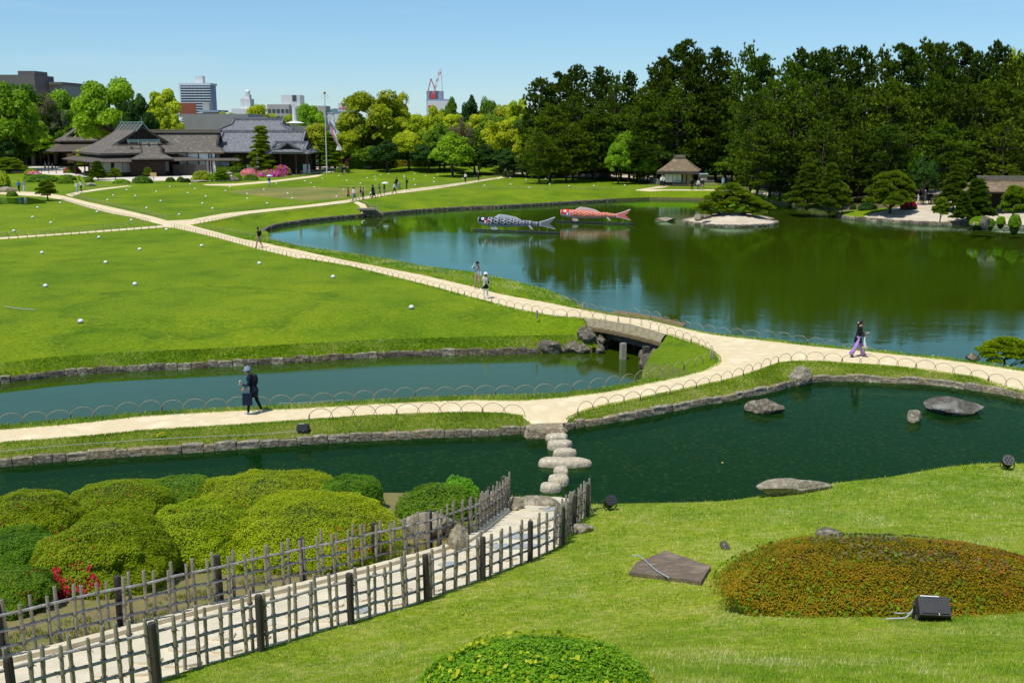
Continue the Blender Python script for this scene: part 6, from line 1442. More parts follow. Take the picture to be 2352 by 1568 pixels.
hills(1000, 2500, 3400, lambda x: 262)
# ================================================================== trees
def tufts(P, D, size, pal, k=7, spread=.55, wid=.16, jit=.2, tv=0, tb=.5):
    """needle tufts: k narrow triangles fanning from each point P around direction D"""
    n = len(P); P = np.repeat(P, k, axis=0); D = np.repeat(D, k, axis=0); m = n * k
    d = D + rng.normal(0, spread, (m, 3)); d /= np.linalg.norm(d, axis=1)[:, None]
    s = np.repeat(np.broadcast_to(size, (n,)) * rng.uniform(.75, 1.25, n), k) * rng.uniform(.8, 1.1, m)
    a = np.cross(d, rng.normal(0, 1, (m, 3))); a /= np.linalg.norm(a, axis=1)[:, None] + 1e-9
    V = np.empty((m, 3, 3)); w = (s * wid)[:, None]
    V[:, 0] = P - a * w * .5 + d * s[:, None] * .1; V[:, 1] = P + a * w * .5 + d * s[:, None] * .1; V[:, 2] = P + d * s[:, None]
    V[:, 0] -= a * w * .5; V[:, 1] += a * w * .5
    t = tb + np.repeat(rng.normal(0, jit, n), k) + rng.normal(0, .08, m) + tv
    return V.reshape(-1, 3), np.arange(m * 3).reshape(-1, 3), pick_cols(t, PALS[pal])
def limbs(b, trunk, targets, r0):
    for t in targets:
        z = trunk[1].z if len(trunk) < 2 else None
        i = min(range(len(trunk)), key=lambda k: abs(trunk[k].z - (t.z - .35 * math.hypot(t.x - trunk[k].x, t.y - trunk[k].y))))
        a = trunk[i]; m = a.lerp(t, .5) + Vector((0, 0, (t - a).length * .08)); b.tube([a, m, t], [r0 * .4, r0 * .25, r0 * .1], 5)
def proto(name, crown_parts, trunkpts, r0, bark, targets=(), size=(10, 10), leafm='leaf'):
    V, F, c = joinparts(crown_parts)
    cm = fastmesh('crown', V, F, [MT[leafm]], cols=c)
    b = MB(); n = len(trunkpts); b.tube(trunkpts, [r0 * (1 - .7 * i / (n - 1)) for i in range(n)], 8); limbs(b, trunkpts, targets, r0)
    tm = b.mesh('trunk', MT[bark], True); return dict(c=cm, t=tm, W=size[0], H=size[1])
def broad(pal, seed, nl=70, n=13000, leaf=.50, R=(5.6, 5.4), zc=.50, lobe=(1.0, 2.0), H=13, squash=.85, gaps=.0):
    r_ = random.Random(seed); L = []
    for i in range(nl):
        u = r_.uniform(-.45, 1); a = r_.uniform(0, 6.283); q = math.sqrt(max(0, 1 - u * u)); k = r_.uniform(.62, 1.0)
        rr = r_.uniform(*lobe); L.append((Vector((R[0] * q * math.cos(a) * k, R[0] * q * math.sin(a) * k, H * zc + R[1] * u * k)), rr))
    w = np.array([l[1] ** 2 for l in L]); idx = rng.choice(nl, n, p=w / w.sum()); d = dirs(n); d[:, 2] = np.where(d[:, 2] < -.2, -d[:, 2], d[:, 2])
    c = np.array([tuple(l[0]) for l in L])[idx]; rr = np.array([l[1] for l in L])[idx]
    P = c + d * rr[:, None] * np.array([1, 1, squash]) * rng.uniform(.72, 1.05, n)[:, None]
    tl = np.array([r_.gauss(0, .13) for _ in L])[idx]
    lc = leafcards(P, d + np.array([0, 0, .35]), leaf, pal, .2, tl, quad=False, aspect=1.1)
    trunk = [Vector((0, 0, -.3)), Vector((.1, 0, H * .2)), Vector((.2, .1, H * .4)), Vector((0, .1, H * .62)), Vector((0, 0, H * .8))]
    top = max(l[0].z + l[1] * squash for l in L); wid = 2 * max(max(abs(l[0].x), abs(l[0].y)) + l[1] for l in L)
    return proto('b', [lc], trunk, H * .03, 'bark', [l[0] for l in L[::3]], (wid, top))
def pine(pal, seed, H=22, nb=100, spread=4.4, n=1900, tsize=.60, bare=.16):
    r_ = random.Random(seed); T = [Vector((0, 0, -.3))]; x = y = 0
    for i in range(1, 9): x += r_.uniform(-.35, .35); y += r_.uniform(-.3, .3); T.append(Vector((x, y, H * .97 * i / 8)))
    Pt, Dt, tg = [], [], []
    def trunk_at(z): k = max(0, min(7.999, z / (H * .97) * 8)); i = int(k); return T[i].lerp(T[i + 1], k - i)
    for i in range(nb):
        f = bare + (1 - bare) * (i + r_.random()) / nb; z = H * f * .96; a = r_.uniform(0, 6.283)
        prof = min(1, (1.02 - f) / .30) ** .75 * (.55 + .45 * min(1, (f - bare) / .25 + .2)); L = spread * prof * r_.uniform(.55, 1.12) + .4
        o = trunk_at(z); e = o + Vector((math.cos(a) * L, math.sin(a) * L, L * r_.uniform(.02, .32)))
        if i % 2 == 0: tg.append(e)
        m = max(5, int(n / nb * (.35 + L / spread)))
        for j in range(m):
            t = r_.uniform(.38, 1.05); q = o.lerp(e, t); s = .62 * L * .45 * (1.1 - abs(t - .7))
            q = q + Vector((r_.gauss(0, .34 + s * .28), r_.gauss(0, .34 + s * .28), r_.gauss(.05, .34))); Pt.append(tuple(q)); dv = Vector((math.cos(a) * .35 + r_.gauss(0, .3), math.sin(a) * .35 + r_.gauss(0, .3), 1)).normalized(); Dt.append(tuple(dv))
    P = np.array(Pt); D = np.array(Dt)
    return proto('p', [tufts(P, D, tsize, pal, 11, .42, .22)], T, H * .014, 'bark', tg, (2 * spread + 1.2, H + tsize * .7), 'needle')
def padtree(pal, seed, pads, trunk, r0=.12, tsize=.2, dens=230, size=None, bark='bark', k=6, thick=.42):
    """pruned pine: flat cushions of needles (x, y, z, rx, ry) carried on visible limbs"""
    parts = []; tg = []
    for (x, y, z, rx, ry) in pads:
        n = int(dens * rx * ry * 3.14) + 12
        a = rng.uniform(0, 6.283, n); r = np.sqrt(rng.uniform(0, 1, n)) * (1 + .12 * np.sin(a * 3 + x * 5) + .1 * np.sin(a * 5 + z * 3)); h = np.sqrt(np.clip(1 - r ** 2, 0, 1)) * thick * min(rx, ry)
        P = np.column_stack([x + rx * r * np.cos(a), y + ry * r * np.sin(a), z + h * rng.uniform(.15, 1, n) - .03])
        D = np.column_stack([np.cos(a) * r * .5, np.sin(a) * r * .5, np.ones(n)]); parts.append(tufts(P, D, tsize, pal, k, .42, .34, tv=float(rng.normal(0, .06)))); tg.append(Vector((x, y, z)))
    return proto('n', parts, trunk, r0, bark, tg, size, 'needle')
def rpads(seed, H, R, n, shape='cone', z0=.25, pr=(.45, .9)):
    r_ = random.Random(seed); out = []
    for i in range(n):
        f = z0 + (1 - z0) * (i + .5) / n; rad = {'cone': (1.08 - f) * 1.1, 'dome': math.sqrt(max(.05, 1.05 - f)) * 1.0, 'col': .62 * (1.25 - f)}[shape] * R
        a = i * 2.4 + r_.uniform(-.4, .4); rad *= r_.uniform(.5, .95); s = r_.uniform(*pr) * (1.15 - .5 * f)
        out.append((rad * math.cos(a), rad * math.sin(a), H * f - .1 * s, s, s * r_.uniform(.7, 1)))
    out.append((0, 0, H - .25, pr[0], pr[0] * .9)); return out
def tk(H, lean=.0, seed=0, n=6):
    r_ = random.Random(seed); return [Vector((lean * H * i / n + r_.uniform(-.08, .08) * H * .12 * (i > 0), r_.uniform(-.06, .06) * H * .2 * (i > 0), -.15 + H * .95 * i / n)) for i in range(n + 1)]
BR = {'camphor': [broad('camphor', 1), broad('camphor', 2, 75, R=(6.3, 5.0)), broad('camphor', 3, 60, 11000, R=(4.4, 5.8))],
      'fresh': [broad('fresh', 4), broad('fresh', 5, 64, 12000, R=(5, 5.8))], 'mid': [broad('mid', 6), broad('mid', 7, 66, 12000, R=(5.2, 5.4))],
      'deep': [broad('deep', 8, 70, 11000, .46, lobe=(.9, 1.6))], 'yellow': [broad('yellow', 9, 60, 11000, R=(4.3, 5.8), lobe=(.8, 1.6))], 'grey': [broad('grey', 10, 50, 6000, .34, lobe=(.8, 1.7))]}
PN = [pine('pine', 1), pine('pineland', 2, spread=5.0), pine('pine', 3, spread=4.0, nb=66), pine('pineland', 4, nb=90, spread=5.4, n=1200), pine('pine', 5, bare=.1, spread=4.8)]
def trunkbare(seed):
    r_ = random.Random(seed); b = MB()
    def br(p, d, L, r, k):
        q = p + d * L; b.tube([p, p.lerp(q, .5) + Vector((r_.gauss(0, .04), r_.gauss(0, .04), 0)) * L, q], [r, r * .8, r * .6], 4, False)
        if k:
            for _ in range(3 if k > 1 else 4): br(p.lerp(q, r_.uniform(.55, 1)), (d + Vector((r_.gauss(0, .5), r_.gauss(0, .5), r_.gauss(.12, .25)))).normalized(), L * r_.uniform(.5, .75), r * .55, k - 1)
    br(Vector((0, 0, -.3)), Vector((0, 0, 1)), 5, .3, 5); return b.mesh('trunk', MT['twig'])
MT['twig'] = M2('bare_twigs', (.20, .17, .15), (.14, .12, .10), 3, .9, 0)
BARE = [trunkbare(3), trunkbare(9)]
def tree(kind, label, px, ytop, Y, wpx, ybase=None, group=None, rz=None, name='tree', cat='tree', z=None):
    P = at_depth(px, Y, 0); P.z = zat(P.x, P.y) if z is None else z; H = HZ(P, ytop) - P.z; s = ppm(P); W = wpx / s
    root = thing(name, label, cat, tuple(P), group, rnd.uniform(0, 6.28) if rz is None else rz)
    q = kind; root.scale = (W / q['W'], W / q['W'], H / q['H'])
    link('crown', q['c'], root); link('trunk', q['t'], root); return root
def Yof(y): return G(1176, y).y
# --- pine wood on the right: rows from the skyline forward
back = [(1237, 172, 80), (1283, 160, 75), (1330, 143, 90), (1378, 146, 80), (1408, 165, 60), (1441, 158, 55), (1478, 190, 70), (1515, 124, 95), (1566, 84, 100), (1598, 104, 80), (1642, 100, 90), (1702, 93, 85), (1742, 118, 90), (1790, 128, 90), (1832, 101, 85), (1873, 104, 95), (1920, 98, 95), (1962, 98, 90), (2005, 103, 90), (2050, 93, 100), (2100, 84, 100), (2143, 88, 90), (2183, 90, 90), (2224, 112, 90), (2270, 84, 75), (2318, 112, 90), (2352, 122, 90), (2410, 110, 100), (2480, 105, 110), (2560, 112, 110), (2640, 105, 110)]
GP = 'tall dark pines of the wood behind the pond'
where = {0: 'at the left end of the wood', 6: 'left of the gap beside the thatched hut', 9: 'behind the thatched hut', 15: 'at the middle of the wood', 20: 'right of the middle of the wood', 25: 'at the right edge'}
for i, (x, y, w) in enumerate(back):
    k = max(j for j in where if j <= i)
    tree(PN[[0, 2, 4, 0, 3, 2, 1][i % 7]], 'tall skyline pine %s, %s of the back row' % (where[k], ordn(i)), x, y, (200 if x < 1480 else 182 if x < 1700 else 160) + (i * 7) % 13, w * 1.25, group=GP, name='pine_tree')
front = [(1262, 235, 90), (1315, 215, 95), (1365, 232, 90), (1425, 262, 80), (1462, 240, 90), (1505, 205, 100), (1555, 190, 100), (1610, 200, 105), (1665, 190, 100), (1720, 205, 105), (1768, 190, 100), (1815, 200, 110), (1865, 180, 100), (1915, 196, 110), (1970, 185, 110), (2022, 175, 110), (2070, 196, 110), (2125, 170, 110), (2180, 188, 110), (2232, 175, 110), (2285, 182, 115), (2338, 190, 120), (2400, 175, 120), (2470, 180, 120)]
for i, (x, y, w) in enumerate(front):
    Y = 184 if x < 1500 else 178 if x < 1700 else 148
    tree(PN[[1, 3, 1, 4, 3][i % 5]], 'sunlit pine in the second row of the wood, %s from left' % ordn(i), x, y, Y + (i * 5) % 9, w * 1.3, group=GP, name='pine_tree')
low = [(1240, 300, 80), (1300, 290, 90), (1470, 310, 80), (1680, 290, 90), (1735, 275, 95), (1790, 300, 80), (1880, 275, 100), (1950, 290, 90), (2020, 280, 100), (2085, 290, 90), (2150, 275, 110), (2220, 290, 100), (2290, 270, 110), (2350, 280, 110)]
for i, (x, y, w) in enumerate(low):
    tree(PN[[3, 1, 4][i % 3]], 'lower pine at the front edge of the wood, %s from left' % ordn(i), x, y, (178 if x < 1700 else 140) + (i * 3) % 6, w * 1.25, group=GP, name='pine_tree')
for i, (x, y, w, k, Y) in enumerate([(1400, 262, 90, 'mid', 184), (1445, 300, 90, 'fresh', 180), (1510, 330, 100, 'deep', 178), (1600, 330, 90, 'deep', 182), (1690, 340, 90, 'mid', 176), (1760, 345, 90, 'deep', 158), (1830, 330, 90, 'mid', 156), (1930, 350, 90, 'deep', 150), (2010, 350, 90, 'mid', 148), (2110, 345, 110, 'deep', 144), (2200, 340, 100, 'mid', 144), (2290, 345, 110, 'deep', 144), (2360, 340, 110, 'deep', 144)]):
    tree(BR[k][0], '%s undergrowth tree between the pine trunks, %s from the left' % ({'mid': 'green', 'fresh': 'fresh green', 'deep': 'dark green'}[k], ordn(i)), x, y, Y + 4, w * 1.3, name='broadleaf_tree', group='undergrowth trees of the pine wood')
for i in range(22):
    x = 1225 + i * 58; tree(BR['deep'][0], 'dark undergrowth tree far back in the pine wood, %s from left' % ordn(i), x, 268 + (i * 5) % 14, 218 if x < 1700 else 188, 175, name='broadleaf_tree', group='undergrowth trees of the pine wood')  # row added to hide the sky from the pond's mirror image
for i, (x, y, w) in enumerate([(2300, 108, 70), (2345, 100, 80)]): tree(BR['camphor'][i], ['yellow-green camphor crown behind the pines at the right edge', 'rightmost yellow-green camphor crown above the pines'][i], x, y, 225, w, name='camphor_tree')
def understorey(label, x0, x1, Y0, Y1, hgt, n, size, pal):
    A, B = at_depth(x0, (Y0 + Y1) / 2), at_depth(x1, (Y0 + Y1) / 2); X = rng.uniform(A.x, B.x, n); Y = rng.uniform(Y0, Y1, n); top = hgt * (.8 + .3 * np.sin(X * .21) * np.sin(X * .53 + Y)); Zz = top * rng.uniform(0, 1, n) ** .8
    V, F, c = leafcards(np.column_stack([X, Y, Zz]), np.tile(np.array([[0, -.6, .8]]), (n, 1)), size, pal, .2, None, False, 1.1)
    tag(link('understorey', fastmesh('understorey', V, F, [MT['leaf']], cols=c)), label, 'undergrowth', kind='stuff')
understorey('dark dense undergrowth closing the pine wood behind its trunks', 1215, 2700, 206, 214, 6.5, 30000, 1.3, 'deep')  # added to block sky reflected in the pond under the crowns
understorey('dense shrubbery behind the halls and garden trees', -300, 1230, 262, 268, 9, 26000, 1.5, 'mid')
# --- middle and left trees
for (k, j, x, y, Y, w, lab) in [
    ('camphor', 0, 862, 206, 232, 190, 'biggest yellow-green camphor with cloud-like crown right of the flag pole'), ('camphor', 2, 915, 212, 240, 80, 'camphor leaning out to the right of the biggest one'),
    ('camphor', 1, 970, 262, 228, 120, 'yellow-green camphor below the crane building'), ('camphor', 2, 1005, 243, 250, 70, 'pale camphor in front of the crane building'), ('mid', 0, 1040, 222, 250, 55, 'green tree just right of the crane building'),
    ('deep', 0, 1082, 218, 245, 62, 'pointed dark conifer-like tree right of the crane building'), ('mid', 1, 1122, 222, 245, 66, 'round dark green tree second right of the crane'), ('grey', 0, 1060, 268, 228, 70, 'greyish leafless-looking tree below the pointed dark tree'),
    ('yellow', 0, 1190, 226, 235, 70, 'golden green tree against the left end of the pine wood'), ('camphor', 1, 1150, 275, 214, 120, 'dull golden tree in front of the left end of the pine wood'), ('camphor', 0, 1210, 300, 200, 80, 'olive tree at the foot of the first pines'),
    ('fresh', 1, 1040, 302, 200, 120, 'dense deep green round maple above the right end of the hedge'), ('mid', 0, 1010, 285, 215, 100, 'fresh green tree behind the round maple'), ('camphor', 2, 940, 300, 216, 90, 'golden green tree behind the layered garden pines'),
    ('camphor', 1, 735, 283, 222, 110, 'leafy green tree directly behind the flag pole'), ('camphor', 0, 790, 300, 224, 90, 'yellow-green tree right behind the carp banner'), ('fresh', 0, 712, 236, 300, 90, 'bright tree left of the flag pole, before the beige office'),
    ('camphor', 1, 600, 239, 300, 100, 'bright camphor top rising over the museum wall'), ('camphor', 0, 530, 256, 300, 70, 'low camphor top above the museum wall near the white radar building'), ('camphor', 2, 660, 262, 290, 60, 'small camphor top at the foot of the beige office'),
    ('fresh', 0, 262, 176, 236, 185, 'huge round green tree rising behind the big thatched hall'), ('mid', 1, 205, 225, 260, 90, 'green tree at the left shoulder of the huge round tree'), ('deep', 0, 322, 215, 228, 85, 'dark tree at the right shoulder of the huge round tree'),
    ('yellow', 0, 382, 203, 240, 90, 'light yellow-green tree left of the museum wall'), ('yellow', 0, 400, 262, 232, 60, 'lower light green tree touching the museum wall'),
    ('fresh', 1, 28, 186, 226, 150, 'bright green tree at the left edge of the picture'), ('fresh', 0, 60, 226, 236, 120, 'bright green tree second from the left edge'), ('grey', 0, 112, 208, 257, 130, 'greyish thin-leaved tree among the left trees'), ('mid', 0, 160, 216, 259, 120, 'mid green tree between the thin grey tree and the huge one'),
    ('mid', 1, 30, 300, 232, 110, 'green tree above the visitors at the far left'), ('deep', 0, 130, 300, 258, 100, 'dark tree behind the rear thatched hall'), ('mid', 0, 185, 290, 258, 100, 'green tree directly behind the rear thatched hall'), ('deep', 0, 5, 320, 222, 80, 'dark tree at the left edge below the bright one'), ('deep', 0, 350, 270, 232, 70, 'dark tree behind the louvred ridge of the hall'),
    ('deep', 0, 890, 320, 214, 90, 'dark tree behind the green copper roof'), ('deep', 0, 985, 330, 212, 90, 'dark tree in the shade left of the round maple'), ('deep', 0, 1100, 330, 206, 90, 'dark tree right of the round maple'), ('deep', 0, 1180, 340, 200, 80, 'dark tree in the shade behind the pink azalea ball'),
    ('yellow', 0, 205, 338, 214, 62, 'golden green tree between the two thatched halls'), ('fresh', 0, 1420, 322, 176, 70, 'fresh green maple right of the layered pine'), ('fresh', 1, 1486, 345, 178, 60, 'light green maple left of the small thatched hut'), ('deep', 0, 2120, 358, 132, 66, 'dark broadleaf tree behind the spreading pine'), ('fresh', 0, 2100, 345, 140, 50, 'bright maple crown behind the spreading pine')]:
    tree(BR[k][j], lab, x, y, Y, w, name={'camphor': 'camphor_tree', 'yellow': 'broadleaf_tree'}.get(k, 'broadleaf_tree'))
for i, (x, y, w, k, Y) in enumerate([(55, 192, 150, 'mid', 240), (150, 205, 120, 'fresh', 246), (40, 262, 110, 'mid', 240), (95, 300, 100, 'fresh', 238), (150, 285, 110, 'mid', 242), (-20, 300, 110, 'mid', 226), (10, 240, 100, 'fresh', 242), (225, 270, 100, 'mid', 244), (300, 250, 100, 'mid', 246), (350, 245, 70, 'fresh', 248)]):
    tree(BR[k][0], 'tree filling the leafy wall behind the halls, %s from the left' % ordn(i), x, y, Y + 16, w * 1.2, name='broadleaf_tree', group='trees behind the halls')
for i, (x, y, w, k, Y) in enumerate([(700, 300, 90, 'camphor', 236), (770, 322, 90, 'mid', 230), (830, 300, 110, 'camphor', 236), (880, 270, 120, 'camphor', 244), (930, 262, 110, 'camphor', 248), (975, 300, 110, 'mid', 226), (1030, 262, 100, 'camphor', 244), (1075, 275, 100, 'mid', 240), (1100, 262, 90, 'camphor', 236), (1135, 262, 90, 'mid', 232), (1165, 240, 80, 'camphor', 238), (1215, 262, 90, 'mid', 222), (860, 335, 90, 'mid', 222), (1090, 352, 90, 'mid', 208), (1150, 345, 90, 'deep', 206), (1200, 350, 90, 'deep', 200), (1250, 335, 90, 'deep', 196), (1020, 345, 80, 'deep', 214)]):
    tree(BR[k][1 if k != 'deep' else 0], 'tree filling the leafy wall behind the hedge, %s from left' % ordn(i), x, y, Y, w * 1.25, name='broadleaf_tree', group='trees behind the hedge')
for j, (x, y, Y, lab) in enumerate([(30, 158, 250, 'bare twiggy tree in front of the dark brown block'), (78, 160, 252, 'taller bare tree in front of the dark brown block'), (130, 182, 256, 'bare tree in front of the grey apartment top'), (440, 238, 262, 'black bare tree before the red brick block')]):
    P = at_depth(x, Y); H = HZ(P, y); r = thing('bare_tree', lab, 'tree', tuple(P), None, j * 2.0); r.scale = (H / 15 * 1.0,) * 3; link('trunk', BARE[j % 2], r)
# --- pruned garden pines
NW = {
 'layer': padtree('niwaki', 1, rpads(1, 8.5, 3.4, 34, 'cone', .16, (1.0, 1.5)), tk(8.5, .0, 1), .2, .32, 120, (6.8, 8.8)),
 'tall': padtree('niwaki', 2, rpads(2, 9.0, 2.7, 36, 'col', .12, (.8, 1.2)), tk(9, .0, 2), .17, .28, 130, (4.6, 9.3)),
 'small': padtree('niwaki', 3, rpads(3, 3.6, 1.9, 20, 'dome', .30, (.6, .9)), tk(3.6, .08, 3), .13, .24, 190, (4.2, 3.8)),
 'wide': padtree('niwaki', 4, rpads(5, 5.5, 5.0, 44, 'dome', .30, (1.1, 1.6)), tk(5.2, .04, 4), .24, .30, 110, (11, 5.8)),
 'cone': padtree('pineland', 5, rpads(6, 7.5, 3.0, 42, 'cone', .10, (.9, 1.3)), tk(7.5, -.03, 5), .17, .32, 120, (6.2, 7.8))}
for (k, x, y, yb, w, lab) in [
    ('tall', 603, 288, 402, 62, 'tall tiered pine standing in front of the tiled hall'), ('small', 548, 356, 400, 38, 'small bushy pine left of the tall tiered pine'), ('tall', 756, 306, 396, 60, 'tiered pine behind the flag pole'), ('tall', 850, 297, 378, 42, 'tiered pine behind the clipped hedge'),
    ('cone', 905, 345, 384, 60, 'low spreading pine above the clipped hedge'), ('small', 832, 360, 386, 26, 'little pruned pine on the hedge terrace'), ('cone', 935, 318, 386, 60, 'golden pruned pine right of the tiered pine'), ('small', 975, 330, 384, 44, 'thin grey pine near the shed roof'),
    ('small', 110, 413, 461, 56, 'dark pine bending over the path crossing at the left'), ('cone', 226, 370, 414, 46, 'dense pruned pine in front of the hall screens'), ('small', 265, 386, 412, 34, 'low pine right of the one before the hall screens'), ('wide', 22, 362, 398, 92, 'broad umbrella pine at the left edge'), ('small', 340, 384, 409, 22, 'small dark pine beside the bamboo screen'), ('small', 510, 388, 417, 44, 'pruned pine above the shrub bed left of the azaleas'),
    ('layer', 1362, 318, 410, 130, 'big layered garden pine on the sand bank with golden tiers'), ('layer', 1415, 332, 410, 60, 'rounded pine right of the big layered one'), ('small', 1292, 378, 404, 40, 'small pine left of the big layered one'), ('tall', 1296, 372, 408, 24, 'slim pruned pine beside the sign post'), ('small', 1262, 385, 402, 24, 'little pine at the shady path corner'),
    ('cone', 1853, 376, 472, 84, 'left one of the two pines on the far pond bank'), ('cone', 1905, 374, 474, 66, 'right one of the two pines on the far pond bank'), ('small', 1935, 420, 474, 44, 'low leaning pine on the bank beside the two pines'),
    ('wide', 2045, 394, 480, 150, 'wide spreading pine with pale limbs over the white spit'), ('small', 2160, 452, 494, 44, 'small pine leaning over the white sand spit'), ('cone', 2190, 378, 480, 76, 'open pine left of the long pavilion'), ('cone', 2240, 410, 492, 80, 'pine in front of the long pavilion'), ('small', 2325, 425, 506, 80, 'pine partly hiding the right end of the long pavilion'), ('cone', 2210, 440, 500, 50, 'short pine at the foot of the open pine')]:
    P = G(x, yb); tree(NW[k], lab, x, y, P.y, w * 1.05, name='garden_pine', group='pruned pines of the garden')
# island with its pine
def island():
    ctr = sum(island_poly, Vector()) / len(island_poly); b = MB(); n = len(island_poly); rings = 7; vs = []
    for k in range(rings):
        f = 1 - k / rings
        for p in island_poly:
            q = ctr.lerp(p, f); d = k / rings; z = WP + .22 + .95 * (d ** .9) + .08 * mnoise.noise(q * .6); vs.append((q.x, q.y, z))
    vs.append((ctr.x, ctr.y, WP + 1.18)); fs = []
    for k in range(rings - 1): fs += [(k * n + i, k * n + (i + 1) % n, (k + 1) * n + (i + 1) % n, (k + 1) * n + i) for i in range(n)]
    fs += [((rings - 1) * n + i, (rings - 1) * n + (i + 1) % n, len(vs) - 1) for i in range(n)]
    b.add(vs, fs); base = [(p.x, p.y, -2.5) for p in island_poly]; b.add([vs[i] for i in range(n)] + base, [(i, n + i, n + (i + 1) % n, (i + 1) % n) for i in range(n)])
    me = b.mesh('sand_island', MT['sand']); bb = _bm.new(); bb.from_mesh(me); _bm.ops.recalc_face_normals(bb, faces=bb.faces); bb.to_mesh(me); bb.free(); tag(link('sand_island', me), kind='structure')
    wallrow('island_edging', 'pale stone edging round the small sand island', resample(island_poly + [island_poly[0]], .8), WP + .24, .45, STN[:4] + STD[:2], .4, .8, thick=.4)
    return ctr
ic = island()
pads = []
for (x, y, z, rx) in [(-3.9, 0, 1.1, .8), (-3.0, -.6, 1.9, 1.0), (-2.2, .5, 2.6, 1.1), (-1.2, -.3, 3.3, 1.1), (-.2, .4, 3.9, 1.1), (.6, 0, 4.5, .9), (1.0, .5, 4.3, .8), (1.6, -.4, 3.6, 1.1), (2.4, .3, 3.0, 1.2), (3.3, -.4, 2.5, 1.2), (4.2, .2, 2.0, 1.2), (5.1, -.2, 1.6, 1.1), (5.9, 0, 1.3, .9), (-3.4, -.8, .7, .6), (-1.8, -1, 1.6, .8), (-.6, -1.1, 2.2, .8), (.6, -1.1, 2.6, .8), (.1, -1.3, 1.2, .5), (1.8, -1.1, 1.7, .6), (3.2, -1, 1.2, .7), (4.6, -.9, .9, .7), (-2.6, 1.1, 1.7, .8), (0, 1.3, 3.1, 1), (2.4, 1.3, 2.4, 1), (4.4, 1.2, 1.7, 1), (-3.6, -1.2, .3, .5)]: pads += [(x, y, z, rx * 1.12, rx * 1.0), (x + rnd.uniform(-.7, .7), y + rnd.uniform(-.8, .6), z - rnd.uniform(.25, .6), rx * .8, rx * .7)]
q = padtree('niwaki', 9, pads, [Vector((.9, .2, -.2)), Vector((.5, .1, .8)), Vector((-.1, 0, 1.7)), Vector((-.3, .1, 2.6)), Vector((.3, .1, 3.6)), Vector((.6, .1, 4.3))], .26, .26, 150, (12, 5))
zi = WP + .85; r = thing('garden_pine', 'low wide pine covering the small sand island in the pond', 'tree', (G(1680, 509, WP).x, ic.y - .8, zi - .25)); r.location.x -= .8; r.scale = (.80, .95, .80); link('crown', q['c'], r); link('trunk', q['t'], r)
for px, py, w, h, lab, ms, k, z in ((1605, 505, 22, 15, 'pale craggy rock on the left shoulder of the sand island', BLP, 2, WP + .5), (1622, 500, 22, 9, 'dark rock under the island pine', BLD, 1, WP + .9)):
    p = G(px, py, z); s = ppm(p); tag(link('rock', ms[k], None, (p.x, p.y + .5, z + h / s * .35), (0, 0, .4), (w / s / 2, .5, h / s * .6)), lab, 'rock')
# stone lantern on the island and others
def lantern(p, label, sc=1.0, mt='stone'):
    root = thing('stone_lantern', label, 'stone lantern', tuple(p)); root.scale = (sc,) * 3
    for i in range(3): a = i * 2.1; b = MB(); b.tube([(.38 * math.cos(a), .38 * math.sin(a), 0), (.3 * math.cos(a), .3 * math.sin(a), .35), (.08 * math.cos(a), .08 * math.sin(a), .5)], .09, 6); b.build('leg', MT[mt], root, rel=False)
    b = MB(); b.lathe([(.3, .48), (.34, .54), (.3, .6)], n=6); b.build('platform', MT[mt], root, rel=False)
    b = MB(); b.lathe([(.2, .6), (.22, .9)], n=6); b.build('fire_box', MT['dark_stone'], root, rel=False)
    b = MB(); b.lathe([(.75, .9), (.72, .97), (.4, 1.1), (.1, 1.2), (.12, 1.28), (.04, 1.38)], n=12); b.build('cap', MT[mt], root, rel=False); return root
p = G(1625, 497, WP + .7); lantern(Vector((p.x, p.y, WP + .7)), 'broad stone lantern with dark cap behind the island pine', 1.3, 'dark_stone')
lantern(G(525, 414), 'stone lantern between the rocks left of the pink azaleas', 1.3, 'pale_stone')
lantern(G(2146, 470) + Vector((0, 0, 0)), 'pale squat stone lantern at the back of the white spit', 1.5, 'pale_stone')
def pagoda(p, label, H):
    root = thing('stone_pagoda', label, 'stone pagoda', tuple(p))
    b = MB(); b.box((0, 0, .25), (.8, .8, .5)); b.build('base', MT['dark_stone'], root, rel=False)
    for i in range(4): z = .5 + i * (H - .9) / 4; b = MB(); b.box((0, 0, z + .15), (.42, .42, .35)); b.lathe([(.62 - i * .06, z + .32), (.3, z + .5)], n=4, M=Matrix.Rotation(.785, 4, 'Z')); b.build('tier', MT['dark_stone'], root, rel=False)
    b = MB(); b.tube([(0, 0, H - .5), (0, 0, H)], [.07, .02], 6); b.build('finial', MT['dark_stone'], root, rel=False)
pagoda(G(593, 404), 'dark four-tiered stone pagoda left of the azaleas before the tiled hall', 4.3); pagoda(G(1054, 388), 'small tiered stone pagoda beside the upright stones on the far hill', 2.3)
# --- clipped shrubs and azaleas far away
def cvb(x0, x1, y0, y1): return [(700 + x0 / 3.36) / 1.7415, (700 + x1 / 3.36) / 1.7415, (430 + y0 / 3.36) / 1.7415, (430 + y1 / 3.36) / 1.7415]
def cva(x0, x1, y0, y1): return [x0 / 3.36 / 1.7415, x1 / 3.36 / 1.7415, (400 + y0 / 3.36) / 1.7415, (400 + y1 / 3.36) / 1.7415]
def cvc(x0, x1, y0, y1): return [(1400 + x0 / 3.36) / 1.7415, (1400 + x1 / 3.36) / 1.7415, (550 + y0 / 3.36) / 1.7415, (550 + y1 / 3.36) / 1.7415]
def cvr(x0, x1, y0, y1): return [(3200 + x0 / 2.625) / 1.7415, (3200 + x1 / 2.625) / 1.7415, (650 + y0 / 2.625) / 1.7415, (650 + y1 / 2.625) / 1.7415]
PK = (('pink', .75, None, 0),)
